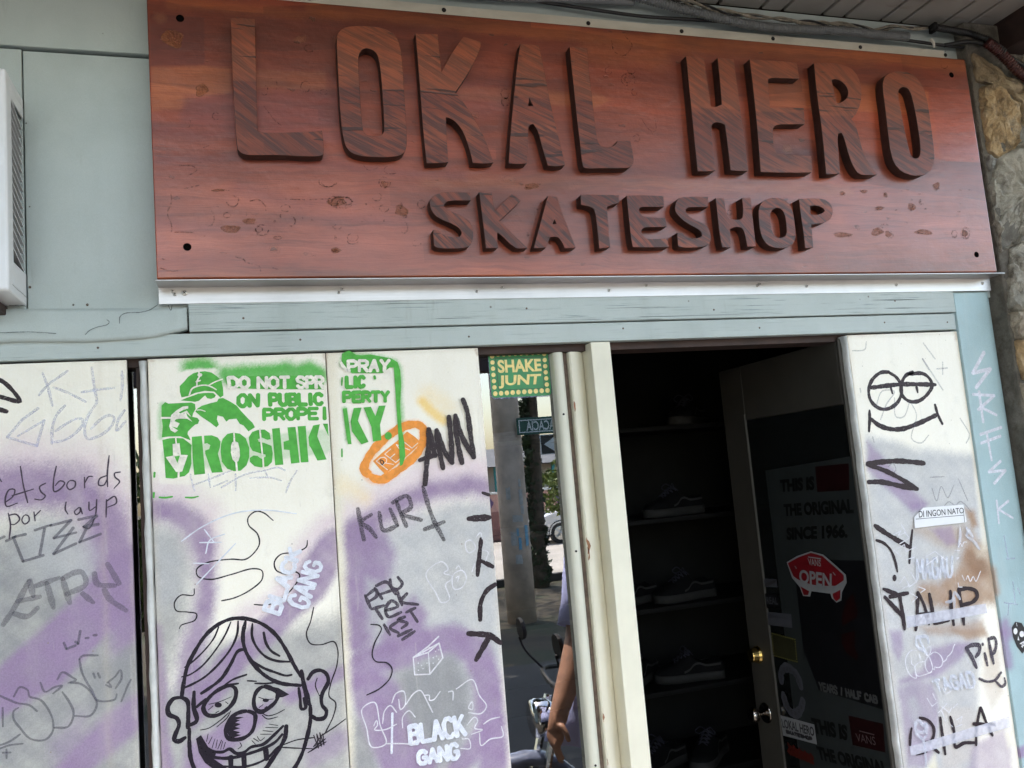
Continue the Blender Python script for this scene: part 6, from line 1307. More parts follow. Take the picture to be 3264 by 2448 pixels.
{"par":"skull","name":"face","mat":"paper","pl":0.0,"off":1.2,"items":[["p",0,[2214.8,1063.8,2213.9,1061.1,2212.3,1058.7,2210.2,1056.9,2207.8,1055.9,2205.3,1055.8,2202.9,1056.5,2201.0,1058.1,2199.7,1060.3,2199.0,1063.0,2199.2,1065.9,2200.1,1068.6,2201.7,1071.0,2203.9,1072.8,2206.3,1073.8,2208.8,1074.0,2211.1,1073.2,2213.1,1071.6,2214.4,1069.4,2215.0,1066.7]],["p",0,[2239.2,1052.2,2238.2,1049.5,2236.4,1047.1,2234.0,1045.3,2231.2,1044.4,2228.3,1044.3,2225.6,1045.1,2223.4,1046.8,2221.8,1049.0,2221.0,1051.7,2221.1,1054.6,2222.1,1057.4,2223.8,1059.7,2226.2,1061.5,2229.0,1062.5,2231.9,1062.5,2234.6,1061.7,2236.9,1060.1,2238.5,1057.8,2239.3,1055.1]],["p",0,[2215,1050,2217,1036,2210,1038]],["l",2.7,[2218,1026,2242,1033]],["l",2.7,[2221,1017,2235,1020]],["l",2.7,[2225,1028,2225,1014]],["l",2.7,[2232,1030,2232,1018]],["l",1.6,[2215,1089,2216,1079]]],"label":None},
{"par":"shake","name":"backing","mat":"sticker_clear","pl":0.064,"off":1.0,"items":[["p",0,[623,1990,632,1999,791,1999,796,1990,797,1880,789,1869,631,1869,622,1877]]],"label":None},
{"par":"shake","name":"panel","mat":"sticker_green","pl":0.064,"off":1.4,"items":[["p",0,[624,1990,630,1997,637,1999,786,1998,793,1995,795,1988,795,1880,792,1874,785,1872,636,1873,628,1875,625,1881]]],"label":None},
{"par":"shake","name":"border_line","mat":"ink","pl":0.064,"off":1.9,"items":[["l",1.1,[643,1979,776,1978,776,1892,646,1893,643,1979]]],"label":None},
{"par":"shake","name":"bulb_dot","mat":"sticker_gold","pl":0.064,"off":1.9,"items":[["p",0,[640.8,1985.1,640.4,1983.2,639.4,1981.6,638.0,1980.3,636.2,1979.5,634.4,1979.3,632.6,1979.7,631.0,1980.6,629.8,1982.0,629.1,1983.7,628.9,1985.5,629.4,1987.4,630.4,1989.0,631.8,1990.3,633.5,1991.1,635.4,1991.4,637.2,1991.0,638.8,1990.1,640.0,1988.7,640.7,1987.0]],["p",0,[641.3,1883.6,640.9,1881.6,639.8,1879.9,638.3,1878.5,636.6,1877.7,634.6,1877.5,632.7,1877.9,631.1,1878.9,629.9,1880.4,629.1,1882.2,629.0,1884.2,629.5,1886.2,630.5,1887.9,632.0,1889.3,633.8,1890.1,635.7,1890.3,637.6,1889.9,639.2,1888.9,640.5,1887.4,641.2,1885.6]],["p",0,[657.5,1989.4,657.0,1987.6,656.0,1985.9,654.6,1984.6,652.8,1983.8,651.0,1983.6,649.1,1984.0,647.6,1984.9,646.3,1986.3,645.6,1988.0,645.5,1989.8,646.0,1991.7,646.9,1993.4,648.4,1994.7,650.1,1995.5,652.0,1995.7,653.8,1995.3,655.4,1994.4,656.6,1993.0,657.3,1991.3]],["p",0,[657.6,1883.8,657.1,1881.8,656.1,1880.0,654.6,1878.7,652.8,1877.9,650.9,1877.6,649.0,1878.1,647.3,1879.1,646.1,1880.6,645.4,1882.4,645.2,1884.4,645.7,1886.4,646.7,1888.1,648.2,1889.5,650.0,1890.3,652.0,1890.5,653.8,1890.1,655.5,1889.1,656.7,1887.6,657.5,1885.8]],["p",0,[673.8,1989.6,673.4,1987.7,672.4,1986.0,670.9,1984.7,669.2,1983.9,667.3,1983.7,665.5,1984.1,663.9,1985.0,662.6,1986.4,661.9,1988.1,661.8,1990.0,662.3,1991.8,663.3,1993.5,664.7,1994.8,666.4,1995.6,668.3,1995.8,670.2,1995.5,671.8,1994.6,673.0,1993.2,673.7,1991.4]],["p",0,[673.9,1883.9,673.5,1882.0,672.4,1880.2,670.9,1878.8,669.1,1878.0,667.2,1877.8,665.3,1878.2,663.6,1879.2,662.4,1880.7,661.6,1882.5,661.5,1884.6,662.0,1886.5,663.0,1888.3,664.5,1889.6,666.3,1890.5,668.3,1890.7,670.2,1890.3,671.8,1889.3,673.1,1887.8,673.8,1885.9]],["p",0,[690.2,1989.7,689.8,1987.8,688.8,1986.2,687.3,1984.9,685.6,1984.1,683.7,1983.8,681.8,1984.2,680.2,1985.1,679.0,1986.5,678.3,1988.2,678.2,1990.1,678.6,1992.0,679.6,1993.7,681.1,1995.0,682.8,1995.8,684.7,1996.0,686.6,1995.6,688.2,1994.7,689.4,1993.3,690.1,1991.6]],["p",0,[690.4,1884.1,689.9,1882.1,688.8,1880.4,687.3,1879.0,685.5,1878.2,683.5,1878.0,681.6,1878.4,680.0,1879.4,678.7,1880.9,678.0,1882.7,677.9,1884.7,678.3,1886.7,679.4,1888.5,680.9,1889.8,682.7,1890.7,684.7,1890.9,686.6,1890.5,688.2,1889.5,689.5,1888.0,690.2,1886.1]],["p",0,[706.7,1989.8,706.3,1988.0,705.3,1986.3,703.8,1985.0,702.0,1984.2,700.1,1984.0,698.3,1984.3,696.7,1985.3,695.4,1986.7,694.7,1988.4,694.6,1990.3,695.1,1992.1,696.1,1993.8,697.5,1995.1,699.3,1995.9,701.2,1996.1,703.0,1995.8,704.7,1994.8,705.9,1993.5,706.6,1991.7]],["p",0,[706.8,1884.3,706.3,1882.3,705.3,1880.5,703.8,1879.2,701.9,1878.3,700.0,1878.1,698.1,1878.5,696.4,1879.5,695.1,1881.0,694.4,1882.9,694.3,1884.9,694.8,1886.9,695.8,1888.6,697.3,1890.0,699.2,1890.8,701.1,1891.1,703.0,1890.6,704.7,1889.6,706.0,1888.1,706.7,1886.3]],["p",0,[723.3,1990.0,722.8,1988.1,721.8,1986.4,720.3,1985.1,718.6,1984.3,716.7,1984.1,714.8,1984.5,713.2,1985.4,712.0,1986.8,711.2,1988.5,711.1,1990.4,711.6,1992.3,712.6,1993.9,714.1,1995.3,715.8,1996.1,717.7,1996.3,719.6,1995.9,721.2,1995.0,722.4,1993.6,723.2,1991.9]],["p",0,[723.4,1884.4,722.9,1882.4,721.8,1880.7,720.3,1879.3,718.5,1878.5,716.5,1878.3,714.6,1878.7,712.9,1879.7,711.6,1881.2,710.9,1883.0,710.8,1885.1,711.3,1887.0,712.3,1888.8,713.8,1890.2,715.7,1891.0,717.7,1891.2,719.6,1890.8,721.3,1889.8,722.5,1888.3,723.3,1886.5]],["p",0,[739.9,1990.1,739.5,1988.2,738.4,1986.6,737.0,1985.3,735.2,1984.5,733.3,1984.2,731.4,1984.6,729.8,1985.5,728.5,1986.9,727.8,1988.7,727.7,1990.5,728.2,1992.4,729.2,1994.1,730.7,1995.4,732.4,1996.2,734.4,1996.4,736.2,1996.1,737.8,1995.2,739.1,1993.8,739.8,1992.0]],["p",0,[740.0,1884.6,739.5,1882.6,738.5,1880.8,736.9,1879.5,735.1,1878.6,733.1,1878.4,731.2,1878.8,729.5,1879.8,728.2,1881.3,727.5,1883.2,727.4,1885.2,727.8,1887.2,728.9,1889.0,730.4,1890.4,732.3,1891.2,734.3,1891.4,736.2,1891.0,737.9,1890.0,739.1,1888.5,739.9,1886.6]],["p",0,[756.6,1990.3,756.2,1988.4,755.1,1986.7,753.6,1985.4,751.9,1984.6,749.9,1984.3,748.1,1984.7,746.4,1985.6,745.2,1987.1,744.5,1988.8,744.3,1990.7,744.8,1992.6,745.8,1994.2,747.3,1995.6,749.1,1996.4,751.0,1996.6,752.9,1996.2,754.5,1995.3,755.8,1993.9,756.5,1992.2]],["p",0,[756.7,1884.8,756.2,1882.8,755.1,1881.0,753.6,1879.6,751.7,1878.8,749.8,1878.6,747.8,1879.0,746.1,1880.0,744.9,1881.5,744.1,1883.4,744.0,1885.4,744.5,1887.4,745.6,1889.2,747.1,1890.5,749.0,1891.4,750.9,1891.6,752.9,1891.2,754.6,1890.2,755.8,1888.7,756.6,1886.8]],["p",0,[773.4,1990.4,772.9,1988.5,771.9,1986.8,770.4,1985.5,768.6,1984.7,766.7,1984.5,764.8,1984.8,763.2,1985.8,761.9,1987.2,761.2,1988.9,761.1,1990.8,761.5,1992.7,762.6,1994.4,764.1,1995.7,765.9,1996.5,767.8,1996.8,769.7,1996.4,771.3,1995.5,772.6,1994.0,773.3,1992.3]],["p",0,[773.5,1884.9,773.0,1882.9,771.9,1881.2,770.4,1879.8,768.5,1878.9,766.5,1878.7,764.5,1879.1,762.9,1880.2,761.6,1881.7,760.8,1883.5,760.7,1885.6,761.2,1887.6,762.3,1889.3,763.8,1890.7,765.7,1891.6,767.7,1891.8,769.6,1891.4,771.3,1890.4,772.6,1888.8,773.4,1887.0]],["p",0,[789.9,1986.3,789.4,1984.4,788.3,1982.7,786.8,1981.4,785.0,1980.6,783.1,1980.4,781.2,1980.7,779.6,1981.7,778.3,1983.1,777.6,1984.8,777.5,1986.7,778.0,1988.6,779.0,1990.3,780.5,1991.6,782.3,1992.4,784.2,1992.6,786.1,1992.3,787.8,1991.3,789.0,1989.9,789.7,1988.2]],["p",0,[790.3,1885.1,789.8,1883.1,788.7,1881.3,787.2,1879.9,785.3,1879.1,783.3,1878.9,781.3,1879.3,779.6,1880.3,778.4,1881.8,777.6,1883.7,777.5,1885.7,778.0,1887.7,779.1,1889.5,780.6,1890.9,782.5,1891.7,784.5,1892.0,786.5,1891.6,788.2,1890.5,789.5,1889.0,790.2,1887.2]],["p",0,[640.1,1968.2,639.7,1966.4,638.7,1964.7,637.3,1963.4,635.5,1962.7,633.7,1962.4,631.9,1962.8,630.3,1963.7,629.1,1965.1,628.4,1966.8,628.2,1968.7,628.7,1970.5,629.7,1972.2,631.1,1973.5,632.8,1974.3,634.7,1974.5,636.5,1974.1,638.1,1973.2,639.3,1971.8,640.0,1970.1]],["p",0,[789.8,1969.3,789.4,1967.4,788.3,1965.7,786.8,1964.4,785.0,1963.6,783.1,1963.4,781.2,1963.7,779.6,1964.7,778.3,1966.1,777.6,1967.8,777.5,1969.7,778.0,1971.6,779.0,1973.3,780.5,1974.6,782.3,1975.4,784.2,1975.6,786.1,1975.3,787.8,1974.3,789.0,1972.9,789.7,1971.2]],["p",0,[640.1,1951.3,639.7,1949.5,638.7,1947.9,637.3,1946.6,635.6,1945.8,633.7,1945.6,631.9,1946.0,630.3,1946.9,629.1,1948.3,628.4,1950.0,628.3,1951.8,628.7,1953.7,629.7,1955.3,631.1,1956.6,632.8,1957.4,634.7,1957.6,636.5,1957.2,638.1,1956.3,639.3,1954.9,640.0,1953.2]],["p",0,[789.8,1952.3,789.4,1950.4,788.3,1948.7,786.8,1947.4,785.0,1946.6,783.1,1946.4,781.2,1946.8,779.6,1947.7,778.3,1949.1,777.6,1950.9,777.5,1952.8,777.9,1954.7,779.0,1956.3,780.5,1957.6,782.3,1958.4,784.2,1958.7,786.1,1958.3,787.7,1957.4,789.0,1955.9,789.7,1954.2]],["p",0,[640.2,1934.5,639.7,1932.7,638.7,1931.0,637.3,1929.8,635.6,1929.0,633.7,1928.8,631.9,1929.1,630.3,1930.1,629.1,1931.4,628.4,1933.2,628.3,1935.0,628.7,1936.9,629.7,1938.5,631.1,1939.8,632.9,1940.5,634.7,1940.8,636.5,1940.4,638.1,1939.5,639.3,1938.1,640.0,1936.4]],["p",0,[789.8,1935.3,789.3,1933.5,788.3,1931.8,786.8,1930.5,785.0,1929.7,783.1,1929.5,781.2,1929.9,779.6,1930.8,778.3,1932.2,777.6,1934.0,777.5,1935.9,777.9,1937.7,779.0,1939.4,780.5,1940.7,782.3,1941.5,784.2,1941.7,786.1,1941.3,787.7,1940.4,789.0,1939.0,789.7,1937.2]],["p",0,[640.2,1917.7,639.7,1915.8,638.7,1914.2,637.3,1913.0,635.6,1912.2,633.7,1912.0,631.9,1912.3,630.3,1913.3,629.1,1914.7,628.4,1916.4,628.3,1918.2,628.7,1920.1,629.7,1921.7,631.1,1923.0,632.9,1923.7,634.7,1923.9,636.5,1923.6,638.1,1922.6,639.3,1921.3,640.0,1919.5]],["p",0,[789.8,1918.4,789.3,1916.6,788.3,1914.9,786.8,1913.6,785.0,1912.8,783.1,1912.6,781.2,1913.0,779.5,1913.9,778.3,1915.3,777.6,1917.1,777.5,1919.0,777.9,1920.8,779.0,1922.5,780.5,1923.8,782.3,1924.6,784.2,1924.8,786.1,1924.4,787.7,1923.5,789.0,1922.1,789.7,1920.3]],["p",0,[640.2,1900.9,639.7,1899.1,638.7,1897.4,637.3,1896.2,635.6,1895.4,633.7,1895.2,631.9,1895.6,630.3,1896.5,629.1,1897.9,628.4,1899.6,628.3,1901.5,628.8,1903.3,629.7,1904.9,631.2,1906.2,632.9,1906.9,634.7,1907.2,636.6,1906.8,638.1,1905.8,639.3,1904.5,640.0,1902.8]],["p",0,[789.8,1901.5,789.3,1899.7,788.3,1898.0,786.8,1896.7,785.0,1895.9,783.1,1895.7,781.2,1896.1,779.5,1897.1,778.3,1898.5,777.6,1900.2,777.5,1902.1,777.9,1904.0,779.0,1905.6,780.5,1906.9,782.3,1907.7,784.2,1907.9,786.1,1907.5,787.7,1906.6,789.0,1905.2,789.7,1903.4]]],"label":None},
{"par":"shake","name":"lettering","mat":"sticker_gold","pl":0.064,"off":2.3,"items":[["f",0.035,[648,1975,772,1974,772,1939,648,1939],"SHAKE"],["f",0.035,[648,1932,770,1932,762,1895,646,1897],"JUNT"]],"label":None},
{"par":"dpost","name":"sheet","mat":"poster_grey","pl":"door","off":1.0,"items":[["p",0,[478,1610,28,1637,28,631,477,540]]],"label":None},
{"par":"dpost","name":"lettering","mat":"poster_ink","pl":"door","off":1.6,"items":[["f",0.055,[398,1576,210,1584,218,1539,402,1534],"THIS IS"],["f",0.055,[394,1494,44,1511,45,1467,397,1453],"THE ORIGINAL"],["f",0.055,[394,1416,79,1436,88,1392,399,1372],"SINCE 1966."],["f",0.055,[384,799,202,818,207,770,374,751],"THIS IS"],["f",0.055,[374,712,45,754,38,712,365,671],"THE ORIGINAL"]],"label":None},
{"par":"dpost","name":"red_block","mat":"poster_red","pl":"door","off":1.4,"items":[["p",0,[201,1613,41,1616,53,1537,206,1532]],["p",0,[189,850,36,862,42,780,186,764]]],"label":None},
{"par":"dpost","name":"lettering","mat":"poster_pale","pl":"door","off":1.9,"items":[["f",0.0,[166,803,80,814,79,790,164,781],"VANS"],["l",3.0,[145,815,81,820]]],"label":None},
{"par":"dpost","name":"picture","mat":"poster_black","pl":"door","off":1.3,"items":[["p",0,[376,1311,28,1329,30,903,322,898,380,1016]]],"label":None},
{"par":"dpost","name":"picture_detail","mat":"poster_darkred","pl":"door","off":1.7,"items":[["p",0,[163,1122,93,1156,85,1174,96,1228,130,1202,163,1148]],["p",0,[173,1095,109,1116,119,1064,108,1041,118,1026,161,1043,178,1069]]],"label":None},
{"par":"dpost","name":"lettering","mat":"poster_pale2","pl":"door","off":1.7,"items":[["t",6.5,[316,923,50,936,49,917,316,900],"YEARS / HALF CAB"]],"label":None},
{"par":"vopen","name":"backing","mat":"placard_white","pl":"door","off":2.6,"items":[["p",0,[413,1299,352,1323,274,1343,213,1336,165,1310,116,1281,117,1257,144,1227,153,1200,177,1191,197,1202,202,1216,296,1214,307,1196,344,1194,356,1221,393,1248]]],"label":None},
{"par":"vopen","name":"panel","mat":"vans_red","pl":"door","off":3.0,"items":[["p",0,[407,1296,345,1319,275,1338,218,1331,173,1306,126,1279,129,1263,171,1243,256,1235,336,1238,383,1254]],["p",0,[351,1224,308,1213,315,1200,340,1198]],["p",0,[190,1217,150,1233,156,1207,176,1195,189,1203]]],"label":None},
{"par":"vopen","name":"lettering","mat":"placard_white","pl":"door","off":3.4,"items":[["f",0.03,[348,1280,182,1279,191,1232,354,1236],"OPEN"],["f",0.01,[295,1320,228,1318,232,1297,293,1298],"VANS"],["l",3.3,[290,1324,227,1322]],["s",4.2,[380,1247,296,1234,218,1229,140,1251]],["l",3.5,[368,1289,362,1282]],["l",3.1,[174,1283,166,1276]]],"label":None},
{"par":"sticker_hero","name":"sheet","mat":"placard_white","pl":"door","off":2.2,"items":[["p",0,[558,766,368,780,366,718,554,699]]],"label":None},
{"par":"sticker_hero","name":"lettering","mat":"ink","pl":"door","off":2.7,"items":[["f",0.03,[554,756,372,771,373,741,551,726],"LOKAL HERO"],["t",5.5,[533,722,389,734,388,725,531,713],"SKATESHOP"]],"label":None},
{"par":"sticker_ring","name":"ring","mat":"poster_lav","pl":"door","off":2.2,"items":[["s",28.4,[528,885,521,918,490,939,453,936,430,922,416,888]],["s",28.9,[525,845,515,812,492,792,461,793,431,816,414,846]]],"label":None},
{"par":"sticker_ring","name":"lettering","mat":"ink","pl":"door","off":2.8,"items":[["l",4.1,[528,902,519,903,528,894,519,895]],["l",4.1,[523,919,514,920,522,911,514,912]],["l",4.1,[505,935,496,936,505,926,496,927]],["l",4.0,[486,940,478,941,486,932,478,933]],["l",4.0,[468,938,460,938,468,930,460,930]],["l",3.9,[451,932,442,933,450,924,442,925]],["l",3.9,[438,924,430,924,438,916,430,916]],["l",3.9,[429,910,421,911,429,902,421,903]],["l",3.9,[423,897,415,898,423,890,415,890]],["l",4.1,[524,834,515,835,523,825,515,827]],["l",4.1,[519,817,510,819,518,809,510,810]],["l",4.1,[508,804,499,805,508,796,499,797]],["l",4.0,[491,796,482,798,490,788,482,790]],["l",4.0,[470,797,461,798,469,789,461,790]],["l",4.0,[447,810,438,811,446,802,438,803]],["l",3.9,[431,826,422,827,430,818,422,819]],["l",3.9,[421,843,412,844,420,835,412,836]]],"label":None},
{"par":"sticker_yellow","name":"sheet","mat":"poster_olive","pl":"door","off":2.2,"items":[["p",0,[556,1048,416,1046,416,966,556,966]]],"label":None},
